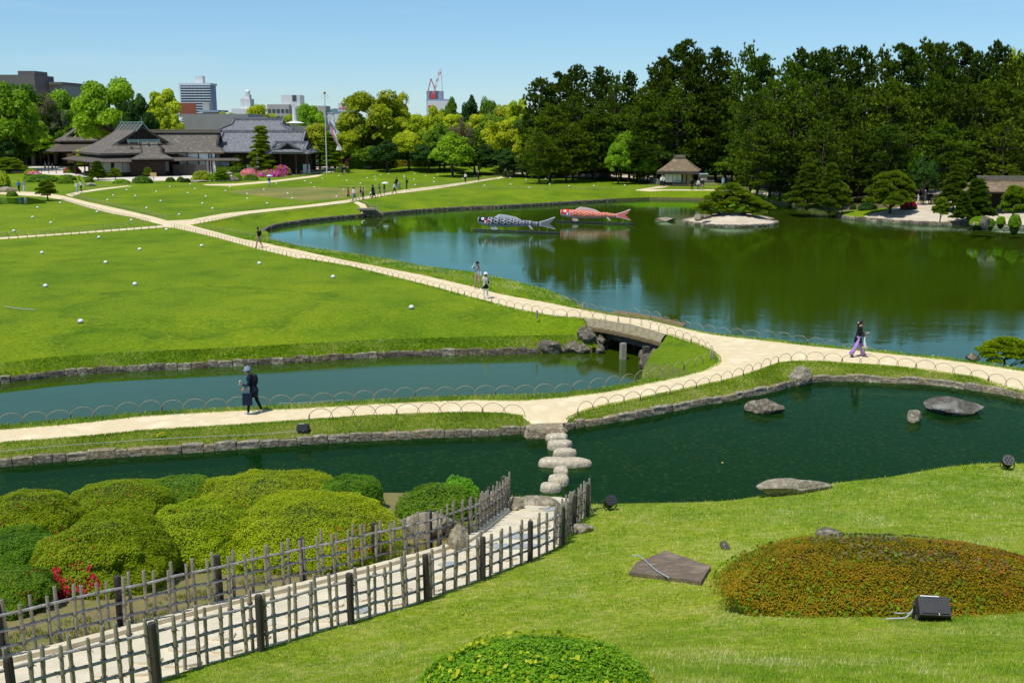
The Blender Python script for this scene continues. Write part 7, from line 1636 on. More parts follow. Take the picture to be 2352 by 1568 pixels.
for ext, pal, acc, nm, lab in [
    (cvb(1045, 1315, 775, 900), 'azalea2', (('pink', 1.6, None, 0),), 'azalea_bush', 'bright pink azalea in full bloom, the deepest pink of the group'), (cvb(885, 1090, 832, 925), 'azalea2', (('palepink', 1.4, None, 0),), 'azalea_bush', 'pale pink azalea at the left of the blooming group'),
    (cvb(1105, 1300, 705, 800), 'azalea', (), 'azalea_bush', 'yellow-green dome bush above the blooming azaleas'), (cvb(1300, 1560, 783, 920), 'azalea', (('pink', 1.0, (.5, -.5, .5), 1.0),), 'azalea_bush', 'azalea half green half pink at the right of the blooming group'),
    (cvb(1090, 1480, 842, 940), 'azalea', (('pink', .55, None, 0),), 'azalea_bush', 'low wide azalea speckled with pink in front of the blooming group'), (cvb(925, 1120, 903, 982), 'azalea2', (), 'round_bush', 'plain green cushion bush left of the blooming azaleas'),
    (cvb(30, 130, 935, 1005), 'mid', (), 'round_bush', 'dark green ball bush at the lawn edge'), (cvb(75, 210, 955, 1010), 'deep', (), 'round_bush', 'low dark ball bush at the lawn edge'), (cvb(220, 520, 855, 1000), 'camphor', (), 'garden_bush', 'loose yellow-green bushes before the white plaster wing'), (cvb(440, 700, 880, 1000), 'fresh', (), 'garden_bush', 'fresh green bush under the pruned pine by the rocks'), (cvb(770, 900, 880, 990), 'fresh', (), 'round_bush', 'green bush among the rocks by the stone lantern'), (cvb(2145, 2352, 795, 880), 'azalea2', (), 'round_bush', 'round green bush at the left end of the clipped hedge'),
    (cva(325, 520, 930, 1010), 'azalea', (), 'azalea_bush', 'yellow-green bush above the pale pink hedge at the left'), (cva(335, 580, 968, 1080), 'azalea2', (('palepink', .7, (0, 0, 1), .8),), 'azalea_bush', 'hedge with pale pink top at the left'), (cva(350, 800, 1000, 1110), 'azalea2', (), 'azalea_bush', 'long clipped green hedge mound at the left'), (cva(790, 1030, 1005, 1085), 'mid', (), 'round_bush', 'dark rounded bush beside the hall forecourt'), (cva(770, 985, 1068, 1130), 'azalea2', (), 'round_bush', 'low round bush at the little stone'), (cva(780, 880, 1035, 1090), 'fresh', (), 'round_bush', 'small green ball between two darker bushes'),
    (cva(865, 1090, 890, 985), 'fresh', (('red', .06, None, 0),), 'round_bush', 'round bush with reddish flowers under the hall eave'), (cva(1150, 1260, 1040, 1110), 'mid', (), 'round_bush', 'dark ball bush at the foot of the pruned pine'), (cva(1510, 1750, 1065, 1130), 'fresh', (), 'round_bush', 'flat green bush before the hall right part'), (cva(1780, 2050, 1025, 1125), 'mid', (), 'round_bush', 'big round green bush right of the notice board'), (cva(2230, 2352, 1040, 1105), 'mid', (), 'round_bush', 'dark low bush under the thatched annex'),
    (cva(-60, 140, 960, 1180), 'yellow', (), 'garden_bush', 'golden bush at the left edge under the umbrella pine'), (cva(-60, 120, 1150, 1210), 'deep', (), 'round_bush', 'dark bush beside the stone bridge at the left edge'), (cva(95, 235, 1228, 1300), 'mid', (), 'round_bush', 'clipped ball bush on the bank of the little left stream'),
    (cvc(1935, 2205, 272, 440), 'azalea', (('pink', .25, (.7, -.3, .5), .9),), 'azalea_bush', 'big ball azalea with pink patches at the end of the far path'), (cvc(2190, 2305, 340, 430), 'camphor', (), 'azalea_bush', 'smaller olive ball bush right of the big pink-patched one'), (cvc(1185, 1330, 270, 390), 'fresh', (), 'garden_bush', 'loose green bush left of the upright stone'),
    (cvr(620, 800, 420, 505), 'deep', (), 'garden_bush', 'dark green bush left of the spreading pine on the spit'), (cvr(1060, 1215, 395, 485), 'deep', (('red', .18, None, 0),), 'azalea_bush', 'dark azalea with red blossom under the spreading pine'), (cvr(525, 585, 445, 495), 'deep', (), 'round_bush', 'small dark bush on the bank left of the spit'), (cvr(1785, 1985, 570, 655), 'fresh', (), 'garden_bush', 'bright green bush at the right end of the spit'), (cvr(1965, 2035, 590, 660), 'fresh', (), 'garden_bush', 'small green bush left of the grey shore rock'), (cvr(2065, 2150, 570, 640), 'fresh', (), 'garden_bush', 'green bush behind the grey shore rock'), (cvr(2195, 2310, 545, 665), 'fresh', (), 'garden_bush', 'upright green bush at the right edge on the sand bank'), (cvr(385, 565, 195, 310), 'bright', (), 'garden_bush', 'bright green maple bush behind the two bank pines')]:
    near_mound(lab, *ext, pal, 1500, .26, acc, rnd.randint(1, 99), .42, None, 'bush', GL, nm, .09, 4)
def hedge(label, x0, x1, yt, yb, pal, dep=1.6, n=5000, leaf=.2, acc=None):
    A, B = G(x0, yb), G(x1, yb); A.z = zat(A.x, A.y); H = HZ(A, yt) - A.z; L = (B - A).length; ang = math.atan2(B.y - A.y, B.x - A.x)
    root = thing('clipped_hedge', label, 'hedge', tuple(A), None, ang)
    u = rng.uniform(0, 1, (n, 3)); f = rng.choice(3, n, p=[.5, .38, .12]); P = np.column_stack([u[:, 0] * L, u[:, 1] * dep, u[:, 2] * H]); N = np.zeros((n, 3))
    P[f == 0, 1] = 0; N[f == 0] = (0, -1, .3); P[f == 1, 2] = H; N[f == 1] = (0, 0, 1); e = f == 2; P[e, 0] = np.where(u[e, 0] > .5, L, 0); N[e] = (1, 0, 0); P += rng.normal(0, .05, (n, 3)) + (np.sin(P[:, 0] * 1.7)[:, None] * .05)
    V, F, c = leafcards(P, N, leaf, pal, .22, .18 * np.sin(P[:, 0] * .55 + 1))
    if acc is not None: m = (P[:, 0] / L > acc[0]) & (P[:, 0] / L < acc[1]) & (rng.random(n) < .45); c[m] = pick_cols(rng.uniform(0, 1, m.sum()), PALS['rust'])
    link('foliage', fastmesh('foliage', V, F, [MT['leaf']], cols=c), root); b = MB(); b.col = (.02, .04, .01); b.box((L / 2, dep / 2, H / 2 - .05), (L - .15, dep - .15, H - .15)); b.build('dark_core', MT['leaf'], root, rel=False)  # dark inner box closes the gaps between the leaves
hedge('long clipped hedge with reddish right end in front of the trees', 801, 972, 369, 394, 'fresh', 2.0, 7000, acc=(.45, 1.0)); hedge('second clipped hedge behind the long one', 797, 950, 356, 372, 'camphor', 1.6, 5000); hedge('dark clipped hedge continuing right of the long one', 965, 1000, 371, 392, 'mid', 2.0, 2200)
hedge('low clipped hedge beside the small pagoda on the hill', 1022, 1066, 382, 392, 'fresh', 1.2, 1800, acc=(0, .5)); hedge('short clipped hedge right of the small pagoda', 1066, 1100, 384, 390, 'fresh', 1.2, 1400); hedge('dark clipped hedge in front of the white plaster wing', 497, 555, 384, 402, 'mid', 3.0, 2600)
# rocks scattered in the far gardens
for px, py, w, h, lab, ms in [(1041, 389, 22, 12, 'pale split stone on the far hill by the pagoda', BLP), (1389, 409, 24, 24, 'grey upright rock beside the trunk of the layered pine', BLD), (1400, 411, 9, 12, 'small pointed white stone right of the upright grey rock', BLP), (1541, 408, 28, 15, 'dark hollow rock on the sand bank left of the thatched hut', BLK), (536, 417, 26, 12, 'grey rocks by the stone lantern before the azaleas', BLD), (205, 428, 30, 9, 'flat pale rock behind the visitors at the left', BLP), (848, 387, 30, 6, 'flat rock at the left end of the clipped hedge', BLP), (2265, 521, 26, 26, 'tall grey rock on the shore at the right edge of the spit', BLD), (2238, 518, 12, 8, 'small white stone at the shore left of the tall grey rock', BLP), (450, 419, 60, 5, 'long flat pale rock at the lawn edge before the shrub bed', BLP), (10, 442, 44, 14, 'stone slab of the little bridge at the left edge', BLP), (1463 + 10, 404, 30, 12, 'low rock at the top of the sand bank', BLD)]:
    boulder(px, py, w, h, lab, ms, None, None, rnd.uniform(-.4, .4), rnd.randint(0, 4), .15)
# corner pine by the path, near enough to show needles
P = G(2302, 832, -.25); pads = []
for (x, y, z, rx) in [(-.75, 0, .55, .36), (-.35, .1, .75, .38), (.05, 0, .95, .36), (.35, .2, .92, .34), (.75, 0, .8, .36), (1.1, .1, .6, .36), (1.4, 0, .38, .3), (-.6, -.25, .35, .28), (.1, -.3, .6, .3), (.7, -.3, .5, .3), (.3, .45, .8, .3), (1.0, -.35, .3, .26), (1.5, .3, .5, .3)]: pads += [(x, y, z, rx * 1.25, rx * 1.1), (x * .9 + .03, y - .12, z - .22, rx * 1.1, rx)]
q = padtree('azalea', 12, pads, [Vector((.2, .1, -.3)), Vector((.1, .05, .1)), Vector((.3, 0, .4)), Vector((.1, 0, .7)), Vector((.2, 0, .85))], .06, .085, 900, (3, 1.2), 'bark', 7)
r = thing('garden_pine', 'low cushion pine growing over the pond edge at the right side of the path', 'tree', tuple(P)); link('crown', q['c'], r); link('trunk', q['t'], r)
boulder(2240, 829, 36, 16, 'small grey rock beside the cushion pine at the pond edge', BLD, -.15, .5, .2, 2, .15)
# little stream at the left edge behind the lawn
sheet('left_stream_water', [tuple(p) for p in [(q.x, q.y) for q in GS([(-60, 452), (30, 455), (60, 453), (98, 460), (108, 466), (60, 470), (20, 468), (-60, 474)], .02)]], .03, MT['pond'])
# ================================================================== banner pole with carp streamers
P = G(751, 401); fp = thing('banner_pole', 'tall grey pole with a spoked wheel on top carrying carp banners', 'pole', tuple(P)); zt = HZ(P, 222)
b = MB(); b.tube([(P.x, P.y, 0), (P.x + .1, P.y, zt)], [.14, .08], 8); b.build('pole', M2('galvanised_steel', (.55, .56, .57), (.5, .5, .52), 3, .5, 0), fp)
for k in range(8): a = k * math.pi / 4; b = MB(); b.beam((P.x + .1, P.y, zt), (P.x + .1 + .75 * math.cos(a), P.y, zt + .1 + .75 * math.sin(a) * .5), .06, .06); b.ball((P.x + .1 + .75 * math.cos(a), P.y, zt + .1 + .75 * math.sin(a) * .5), .13, 6, 4); b.build('spoke', MT['white_dome'], fp)
b = MB(); b.ball((P.x + .1, P.y, zt + .7), .28, 8, 6); b.build('finial_ball', M2('gold', (.5, .25, .05), rough=.4), fp)
def hang(label, dx0, z0, dx1, z1, w, colf, name='carp_banner'):
    n, m = 40, 14; T = np.linspace(0, 1, n + 1); An = np.arange(m) / m * 2 * math.pi; c = np.column_stack([dx0 + (dx1 - dx0) * T + .12 * np.sin(T * 9), np.zeros(n + 1) + .15 * np.sin(T * 7), z0 + (z1 - z0) * T])
    r = np.interp(T, [0, .1, .5, .8, .86, 1], [w, w * 1.05, w * .85, w * .4, w * .5, w * 1.1]); V = np.empty((n + 1, m, 3)); V[:, :, 0] = c[:, 0, None] + r[:, None] * np.cos(An); V[:, :, 1] = c[:, 1, None] + r[:, None] * .35 * np.sin(An); V[:, :, 2] = c[:, 2, None]
    V[:, :, 0] += .08 * np.sin(T * 23)[:, None]
    i, j = np.meshgrid(np.arange(n), np.arange(m), indexing='ij'); j2 = (j + 1) % m; F = np.stack([i * m + j, (i + 1) * m + j, (i + 1) * m + j2, i * m + j2], -1).reshape(-1, 4)
    t = ((i + .5) / n).ravel(); s = ((j + .5) / m).ravel(); cols = colf(t, s); root = thing(name, label, 'carp banner', (P.x, P.y - .2, 0)); link('body', fastmesh('body', V.reshape(-1, 3), F, [MT['cloth_print']], cols=cols), root)
def cblack(t, s):
    c = np.tile(np.array([.7, .72, .76]), (len(t), 1)); c[(t < .14) & (((t * 28).astype(int)) % 2 == 0)] = (.02, .03, .12); m = (t > .26) & (s < .7); c[m] = (.05, .05, .22); c[(t > .3) & (np.sin(t * 90 + s * 20) > .4)] = (.5, .5, .6); return c
def cblue(t, s):
    c = np.tile(np.array([.75, .76, .78]), (len(t), 1)); m = (t > .25) & (t < .88) & (s < .62); c[m] = (.12, .36, .48); c[(t > .2) & (t < .9) & (s > .62) & (s < .8)] = (.70, .18, .28); c[(t > .35) & (np.sin(t * 70 + s * 25) > .55) & m] = (.4, .62, .7); return c
Z = lambda y: HZ(P, y)
hang('dark blue and white carp banner hanging highest on the tall pole', .9, Z(256), 2.2, Z(308), .62, cblack); hang('white and blue carp banner hanging lower on the tall pole', .8, Z(266), 2.6, Z(345), .60, cblue)
# sign posts, notice boards and a lamp
def signpost(px, py, ytop, label, w=1.1):
    P = G(px, py); P.z = zat(P.x, P.y); H = HZ(P, ytop) - P.z; r = thing('notice_board', label, 'sign', tuple(P)); b = MB(); b.beam((0, 0, 0), (0, 0, H), .12, .12); b.build('post', MT['darkwood'], r, rel=False); b = MB(); b.box((0, 0, H), (w + .3, .6, .1), 0, .2); b.build('roof', MT['copper'], r, rel=False); b = MB(); b.box((0, -.08, H - .55), (w, .06, .8)); b.build('board', MT['grey_timber'], r, rel=False)
signpost(1615, 431, 400, 'roofed notice board right of the small thatched hut'); signpost(1256, 400, 381, 'roofed notice board at the end of the far path')
P = G(353, 414); r = thing('notice_board', 'cream notice board on the lawn edge in front of the hall', 'sign', tuple(P)); b = MB(); b.box((0, 0, 1.0), (1.1, .06, .7)); b.build('board', MT['ochre'], r, rel=False); b = MB(); b.beam((0, .05, 0), (0, .05, .8), .08, .08); b.build('post', MT['darkwood'], r, rel=False)
P = G(1172, 396); r = thing('garden_lamp', 'x', 'x'); bpy.data.objects.remove(r)
def woodrail(label, pix, h=.9, n=2):
    P = [GL(a, b) for a, b in pix]; r = thing('rope_fence', label, 'fence', tuple(P[0])); Q = resample(P, 2.0)
    for q in Q: b = MB(); b.beam(q, q + Vector((0, 0, h)), .1, .1); b.build('post', MT['darkwood'], r)
    for k in range(n): b = MB(); b.tube([q + Vector((0, 0, h * (.9 - .4 * k))) for q in Q], .03, 4); b.build('rope', MT['grey_timber'], r)
woodrail('low post and rope fence before the gravel court of the tiled hall', [(690, 404), (735, 400), (775, 396), (790, 390)]); woodrail('grey railing across the forecourt at the left', [(96, 398), (130, 399), (147, 398)]); woodrail('post fence behind the white spit', [(2100, 466), (2130, 469), (2180, 471), (2240, 472), (2352, 478)]); woodrail('short railing before the hall forecourt by the visitors', [(182, 414), (205, 412)])
# ================================================================== people
def cloth(name, c, c2=None): return M2(name, c, c2 or tuple(x * .82 for x in c), 9, .85, .25, .004, 60, spec=.15)
CL = {k: cloth(k + '_cloth', c) for k, c in dict(navy=(.012, .02, .05), black=(.012, .012, .014), white=(.78, .78, .76), cream=(.70, .64, .52), khaki=(.36, .28, .17), lilac=(.42, .25, .60), sky=(.45, .68, .75), greyvest=(.33, .38, .42), maroon=(.33, .03, .03), grey=(.28, .30, .32), lightgrey=(.55, .57, .60), teal=(.03, .12, .14), jeans=(.10, .17, .28), blue=(.03, .16, .45), plaid=(.10, .10, .13), palegreen=(.40, .48, .42), lightblue=(.30, .45, .55), red=(.5, .02, .02), beige=(.50, .44, .34), hatgrey=(.22, .27, .32), pattern=(.10, .10, .10), yellow=(.75, .55, .05)).items()}
CL['skin'] = M2('skin', (.50, .28, .18), (.44, .24, .15), 8, .55, 0, spec=.3); CL['hair'] = M2('black_hair', (.012, .010, .010), (.02, .017, .015), 20, .45, .2, spec=.4)
CL['pattern'] = M2('white_flower_print', (.02, .02, .025), (.75, .75, .75), 30, .8, 0)
CL['plaid'] = M2('dark_plaid', (.04, .045, .07), (.30, .30, .34), 24, .8, 0)
CL['film'] = M2('plastic_film', (.72, .78, .80), (.6, .68, .72), 9, .25, .3, spec=.6)
def body(name, H, pose, mats, fingers=False):
    """one skinned surface: pose gives joint positions in body heights, x = forward, y = left, z = up"""
    J = pose; V = []; E = []; R = []; Bn = []
    def v(p, r, tagm): V.append(tuple(Vector(p) * H)); R.append(r * H if not hasattr(r, '__len__') else (r[0] * H, r[1] * H)); Bn.append(tagm); return len(V) - 1
    pel = v(J['pelvis'], (.075, .088), 'bottom'); sp = v(J['spine'], (.066, .078), 'top'); ch = v(J['chest'], (.072, .098), 'top'); nk = v(J['neck'], .034, 'skin'); hd0 = v(J['head'] + Vector((0, 0, -.035)), .040, 'skin'); hd1 = v(J['head'] + Vector((0, 0, .012)), .056, 'skin'); hd2 = v(J['head'] + Vector((0, 0, .05)), .040, 'skin')
    E += [(pel, sp), (sp, ch), (ch, nk), (nk, hd0), (hd0, hd1), (hd1, hd2)]
    fwd = J.get('look', Vector((1, 0, 0))); ns = v(J['head'] + fwd * .062 + Vector((0, 0, -.005)), .010, 'skin'); E.append((hd1, ns))
    for s, k in ((1, 'l'), (-1, 'r')):
        sh = v(J['chest'] + Vector((0, s * .092, .012)), .040, 'top'); el = v(J['elb_' + k], .030, 'sleeve'); wr = v(J['wri_' + k], .019, 'fore'); d = (J['wri_' + k] - J['elb_' + k]).normalized(); pa = v(J['wri_' + k] + d * .035, (.015, .024), 'skin')
        E += [(ch, sh), (sh, el), (el, wr), (wr, pa)]
        if fingers:
            side = d.cross(Vector((0, 1, 0))); side = side.normalized() if side.length > .1 else Vector((0, 0, 1)); cu = Vector((0, -s, 0)) * .3
            for q in range(4):
                o = side * (q - 1.5) * .011; L = (.040, .046, .043, .034)[q]; a = v(J['wri_' + k] + d * .055 + o, .0062, 'skin'); b_ = v(J['wri_' + k] + d * (.055 + L * .55) + o * 1.3 + cu * .01, .0058, 'skin'); c = v(J['wri_' + k] + d * (.055 + L) + o * 1.4 + cu * .05, .005, 'skin'); E += [(pa, a), (a, b_), (b_, c)]
            t1 = v(J['wri_' + k] + d * .03 - side * .024, .0068, 'skin'); t2 = v(J['wri_' + k] + d * .055 - side * .036, .006, 'skin'); E += [(pa, t1), (t1, t2)]
        else: f = v(J['wri_' + k] + d * .085, .011, 'skin'); E.append((pa, f))
        hp = v(J['pelvis'] + Vector((0, s * .048, -.02)), .062, 'bottom'); kn = v(J['kne_' + k], .040, 'shin'); an = v(J['ank_' + k], .026, 'shin2'); fd = J.get('foot_' + k, Vector((1, 0, 0))); he = v(J['ank_' + k] + Vector((0, 0, -.028)) - fd * .012, .024, 'shoe'); to = v(J['ank_' + k] + fd * .095 + Vector((0, 0, -.034)), (.017, .026), 'shoe')
        E += [(pel, hp), (hp, kn), (kn, an), (an, he), (he, to)]
    me = bpy.data.meshes.new(name); me.from_pydata(V, E, []); o = bpy.data.objects.new(name, me); C.objects.link(o)
    o.modifiers.new('skin', 'SKIN'); sk = me.skin_vertices[0].data
    for i, r in enumerate(R): sk[i].radius = r if hasattr(r, '__len__') else (r, r); sk[i].use_root = (i == 0)
    sb = o.modifiers.new('sub', 'SUBSURF'); sb.levels = 2 if fingers else 1
    dg = bpy.context.evaluated_depsgraph_get(); out = bpy.data.meshes.new_from_object(o.evaluated_get(dg)); bpy.data.objects.remove(o)
    zmin = min(v_.co.z for v_ in out.vertices); out.transform(Matrix.Translation((0, 0, -zmin)))
    keys = ['top', 'bottom', 'sleeve', 'fore', 'skin', 'shin', 'shin2', 'shoe']; out.materials.clear()
    for k in keys: out.materials.append(CL[mats.get(k, {'sleeve': mats['top'], 'fore': mats['top'], 'skin': 'skin', 'shin': mats['bottom'], 'shin2': mats['bottom'], 'shoe': 'black'}.get(k, 'skin'))])
    A = np.array([V[a] for a, b in E]); B = np.array([V[b] for a, b in E]); A[:, 2] -= zmin; B[:, 2] -= zmin
    for p in out.polygons:
        c = np.array(p.center); t = np.clip(((c - A) * (B - A)).sum(1) / (((B - A) ** 2).sum(1) + 1e-9), 0, 1); d = np.linalg.norm(c - (A + (B - A) * t[:, None]), axis=1); i = int(d.argmin()); a, b = E[i]; bn = Bn[a] if t[i] < .5 else Bn[b]
        if Bn[a] in ('top',) and Bn[b] == 'sleeve': bn = 'top' if t[i] < .75 else 'sleeve'
        if Bn[a] == 'sleeve' and Bn[b] == 'fore': bn = 'sleeve' if t[i] < .2 else 'fore'
        if Bn[a] == 'fore': bn = 'fore' if t[i] < .4 else 'skin'
        if Bn[a] == 'bottom' and Bn[b] == 'shin': bn = 'bottom' if t[i] < .85 else 'shin'
        if Bn[a] == 'shin' and Bn[b] == 'shin2': bn = 'shin' if t[i] < .1 else 'shin2'
        if Bn[a] == 'shin2' : bn = 'shin2' if t[i] < .4 else 'shoe'
        if a == pel and b == sp: bn = 'bottom' if t[i] < .35 else 'top'
        if Bn[a] == 'top' and Bn[b] == 'skin' : bn = 'top' if t[i] < .6 else 'skin'
        p.material_index = keys.index(bn); p.use_smooth = True
    return out, -zmin
def pose(kind='stand', ph=0.0, arms='down', lean=.0):
    P = dict(pelvis=Vector((0, 0, .53)), spine=Vector((lean * .1, 0, .62)), chest=Vector((lean * .25, 0, .775)), neck=Vector((lean * .33, 0, .855)), head=Vector((lean * .42 + .012, 0, .925)))
    st = {'stand': .02, 'walk': .13, 'stride': .19}[kind]
    for s, k in ((1, 'l'), (-1, 'r')):
        q = st * s * (1 if ph == 0 else -1); y = .052 * s if kind != 'stand' else .065 * s
        back = q < 0 and kind != 'stand'
        P['ank_' + k] = Vector((q, y, .045 + (.035 if back else 0))); P['kne_' + k] = Vector((q * .5 + (.035 if not back else .03), y, .285 + (.0 if not back else -.005)))
        if back: P['foot_' + k] = Vector((.88, 0, -.35)).normalized()
        sw = -q * .9 if arms == 'swing' or kind != 'stand' else 0
        P['elb_' + k] = P['chest'] + Vector((sw * .5 - .01, s * .118, -.155)); P['wri_' + k] = P['elb_' + k] + Vector((sw * .6 + .035, s * .008, -.125))
    return P
def person(label, p, H, face, P, mats, hair='short', hat=None, skirt=None, pack=None, fingers=False, grp=None):
    """face: heading of the body's forward direction, radians from +X"""
    root = thing('person', label, 'person', tuple(p), grp, face)
    me, lift = body('body', H, P, mats, fingers); link('body', me, root)
    up = Vector((0, 0, lift)); hd = P['head'] * H + up; f = P.get('look', Vector((1, 0, 0)))
    if hair:
        b = MB(); M = Matrix.Rotation(.0, 4, 'Z'); b.ball((0, 0, 0), (.062 * H, .062 * H, .066 * H), 10, 7); b.v = [tuple(Vector(v) + hd + Vector((-.012 * H * f.x, -.012 * H * f.y, .020 * H))) for v in b.v]
        if hair in ('long', 'tail'): b.tube([hd + Vector((-.045 * H, 0, .01 * H)), hd + Vector((-.075 * H, 0, -.05 * H)), hd + Vector((-.08 * H, 0, -.14 * H)), hd + Vector((-.07 * H, 0, -.2 * H if hair == 'long' else -.22 * H))], [.03 * H, .034 * H, .028 * H, .008 * H], 7)
        b.build('hair', CL['hair'], root, True, rel=False)
    if hat:
        kind, mt = hat; b = MB(); c = hd + Vector((0, 0, .022 * H))
        if kind == 'bucket': b.lathe([(.108 * H, -.022 * H), (.070 * H, .012 * H), (.060 * H, .062 * H), (.03 * H, .072 * H), (.002, .073 * H)], c, 14)
        elif kind == 'brim': b.lathe([(.105 * H, .0), (.070 * H, .012 * H), (.064 * H, .06 * H), (.035 * H, .078 * H), (.002, .08 * H)], c, 14)
        else: b.ball(c + Vector((0, 0, .012 * H)), (.066 * H, .064 * H, .052 * H), 10, 6); b.box(c + f * .075 * H + Vector((0, 0, .005 * H)), (.06 * H, .09 * H, .01 * H))
        b.build('hat', CL[mt], root, True, rel=False)
    if skirt:
        mt, z1, w = skirt; pv = P['pelvis'] * H + up; b = MB(); b.lathe([(.075 * H, 0.04 * H), (.095 * H, -.02 * H), ((.095 + w) * H, (z1 - P['pelvis'].z) * H)], pv, 12); b.build('skirt', CL[mt], root, True, rel=False)
    if pack:
        mt = pack; c = P['chest'] * H + up + Vector((-.105 * H, 0, -.05 * H)); b = MB(); b.ball(c, (.055 * H, .078 * H, .125 * H), 10, 7)
        for s in (-1, 1): b.tube([c + Vector((.03 * H, s * .05 * H, .1 * H)), c + Vector((.11 * H, s * .06 * H, .125 * H)), c + Vector((.175 * H, s * .06 * H, .04 * H)), c + Vector((.12 * H, s * .07 * H, -.08 * H)), c + Vector((.02 * H, s * .06 * H, -.09 * H))], .009 * H, 5)
        tag(b.build('backpack', CL[mt], root, True, rel=False))
    return root, up
def wp(root, q, H, up):                                # body point -> world
    return Vector(root.location) + Matrix.Rotation(root.rotation_euler.z, 3, 'Z') @ (Vector(q) * H + up)
# 1 walker with bucket hat on the front path (heads left)
p = G(586, 949); H = 1.66
P = pose('walk', 0, lean=.25); P['elb_r'] = P['chest'] + Vector((.06, -.12, -.14)); P['wri_r'] = P['elb_r'] + Vector((.10, .02, -.10)); P['elb_l'] = P['chest'] + Vector((.015, .12, -.155)); P['wri_l'] = P['elb_l'] + Vector((.13, -.03, .02))
r, up = person('person in grey bucket hat, mask and navy jacket walking left with backpack and tote bag', p, H, math.pi - .05, P, dict(top='navy', bottom='black', shoe='lightgrey'), 'short', ('bucket', 'hatgrey'), ('navy', .36, -.015), 'black', True)
b = MB(); hd = P['head'] * H + up; b.ball(hd + Vector((.045 * H, 0, -.032 * H)), (.022 * H, .036 * H, .028 * H), 8, 5); b.build('face_mask', CL['white'], r, True, rel=False)
b = MB(); b.beam(P['chest'] * H + up + Vector((.078 * H, 0, .05 * H)), P['pelvis'] * H + up + Vector((.095 * H, 0, -.05 * H)), .05, .01); b.build('shirt_front', CL['white'], r, rel=False)
w = wp(r, P['elb_l'] + Vector((.03, 0, 0)), H, up); tb = thing('tote_bag', 'navy cloth tote bag hanging from the arm of the walker in bucket hat', 'bag', tuple(w))
b = MB(); b.box((0, -.05, -.46), (.33, .12, .42), 0, 0, None, .92); b.build('bag_body', CL['navy'], tb, rel=False)
for s in (-1, 1): b = MB(); b.tube([(s * .05, -.05, -.28), (s * .03, -.02, -.02), (0, 0, .03)], .012, 5); b.build('handle', CL['jeans'], tb, rel=False)
w = wp(r, P['wri_l'] + Vector((.05, 0, .03)), H, up); cp = thing('paper_cup', 'small white cup held by the walker in bucket hat', 'cup', tuple(w)); b = MB(); b.lathe([(.03, -.03), (.038, .07)], n=10); b.build('cup_body', CL['beige'], cp, rel=False); b = MB(); b.lathe([(.04, .07), (.036, .09)], n=10); b.build('lid', CL['white'], cp, rel=False)
# 2 walker in lilac trousers (heads right)
p = G(1968, 819); H = 1.62
P = pose('stride', 0, lean=.12); P['elb_r'] = P['chest'] + Vector((.0, -.11, -.15)); P['wri_r'] = P['elb_r'] + Vector((.12, .02, -.05)); P['elb_l'] = P['chest'] + Vector((.02, .11, -.15)); P['wri_l'] = P['elb_l'] + Vector((.14, -.02, .0))
r, up = person('person in black jacket and wide lilac trousers striding right with a plastic bag', p, H, .05, P, dict(top='black', bottom='lilac', shoe='black'), 'tail', None, ('black', .40, .01), None, True)
for k in ('l', 'r'): # flared trouser legs
    b = MB(); kn, an = P['kne_' + k] * H + up, P['ank_' + k] * H + up; b.tube([P['pelvis'] * H + up + Vector((0, (.04 if k == 'l' else -.04) * H, -.04 * H)), kn, kn.lerp(an, .5), an + Vector((0, 0, -.01 * H))], [.062 * H, .058 * H, .066 * H, .08 * H], 12, flat=.8); b.build('trouser_leg', CL['lilac'], r, True, rel=False)
b = MB(); c = P['head'] * H + up + Vector((-.062 * H, 0, .0)); [b.ball(c + Vector((rnd.uniform(-.02, .02), rnd.uniform(-.03, .03), rnd.uniform(-.03, .03))), .032, 7, 5) for _ in range(6)]; b.build('scrunchie', CL['white'], r, True, rel=False)
w = wp(r, P['wri_r'] + Vector((.0, -.01, 0)), H, up); pb_ = thing('plastic_bag', 'clear plastic shopping bag with yellow food held by the walker in lilac trousers', 'bag', tuple(w))
b = MB(); b.tube([(0, 0, .02), (-.02, 0, -.15), (.0, 0, -.32), (.03, 0, -.50), (.03, 0, -.53)], [.012, .05, .10, .13, .10], 9, flat=.5); b.build('film', CL['film'], pb_, True, rel=False); b = MB(); b.box((.05, -.065, -.47), (.13, .03, .11)); b.build('snack_box', CL['beige'], pb_, rel=False); b = MB(); b.box((-.06, -.06, -.48), (.11, .03, .06), 0); b.build('snack_box', CL['yellow'], pb_, rel=False)
b = MB(); q = wp(r, P['wri_l'] + Vector((.09, 0, .01)), H, up); b.box(q, (.14, .07, .012)); tag(b.build('phone', CL['white']), 'white phone held out by the walker in lilac trousers', 'phone')
# 3 couple on the long path
p = G(1097, 664); H = 1.70
P = pose('stand'); P['ank_l'] = Vector((0, .10, .045)); P['ank_r'] = Vector((0, -.09, .045)); P['kne_l'] = Vector((.02, .08, .285)); P['kne_r'] = Vector((.02, -.075, .285))
P['elb_r'] = P['chest'] + Vector((.05, -.20, -.03)); P['wri_r'] = P['head'] + Vector((.075, -.075, .02)); P['foot_l'] = Vector((.8, .6, 0)); P['foot_r'] = Vector((.85, -.5, 0))
r, up = person('person in pale blue shirt, grey vest and khaki trousers touching a dark cap', p, H, -math.pi / 2 - .15, P, dict(top='greyvest', sleeve='sky', fore='sky', bottom='khaki', shoe='white'), 'short', ('cap', 'navy'), None, None, True)
b = MB(); c = P['chest'] * H + up; b.tube([c + Vector((.085, .10, .09)), c + Vector((.135, 0, -.03)), c + Vector((.12, -.13, -.2)), c + Vector((.0, -.16, -.26))], .016, 5); b.build('bag_strap', CL['black'], r, rel=False)
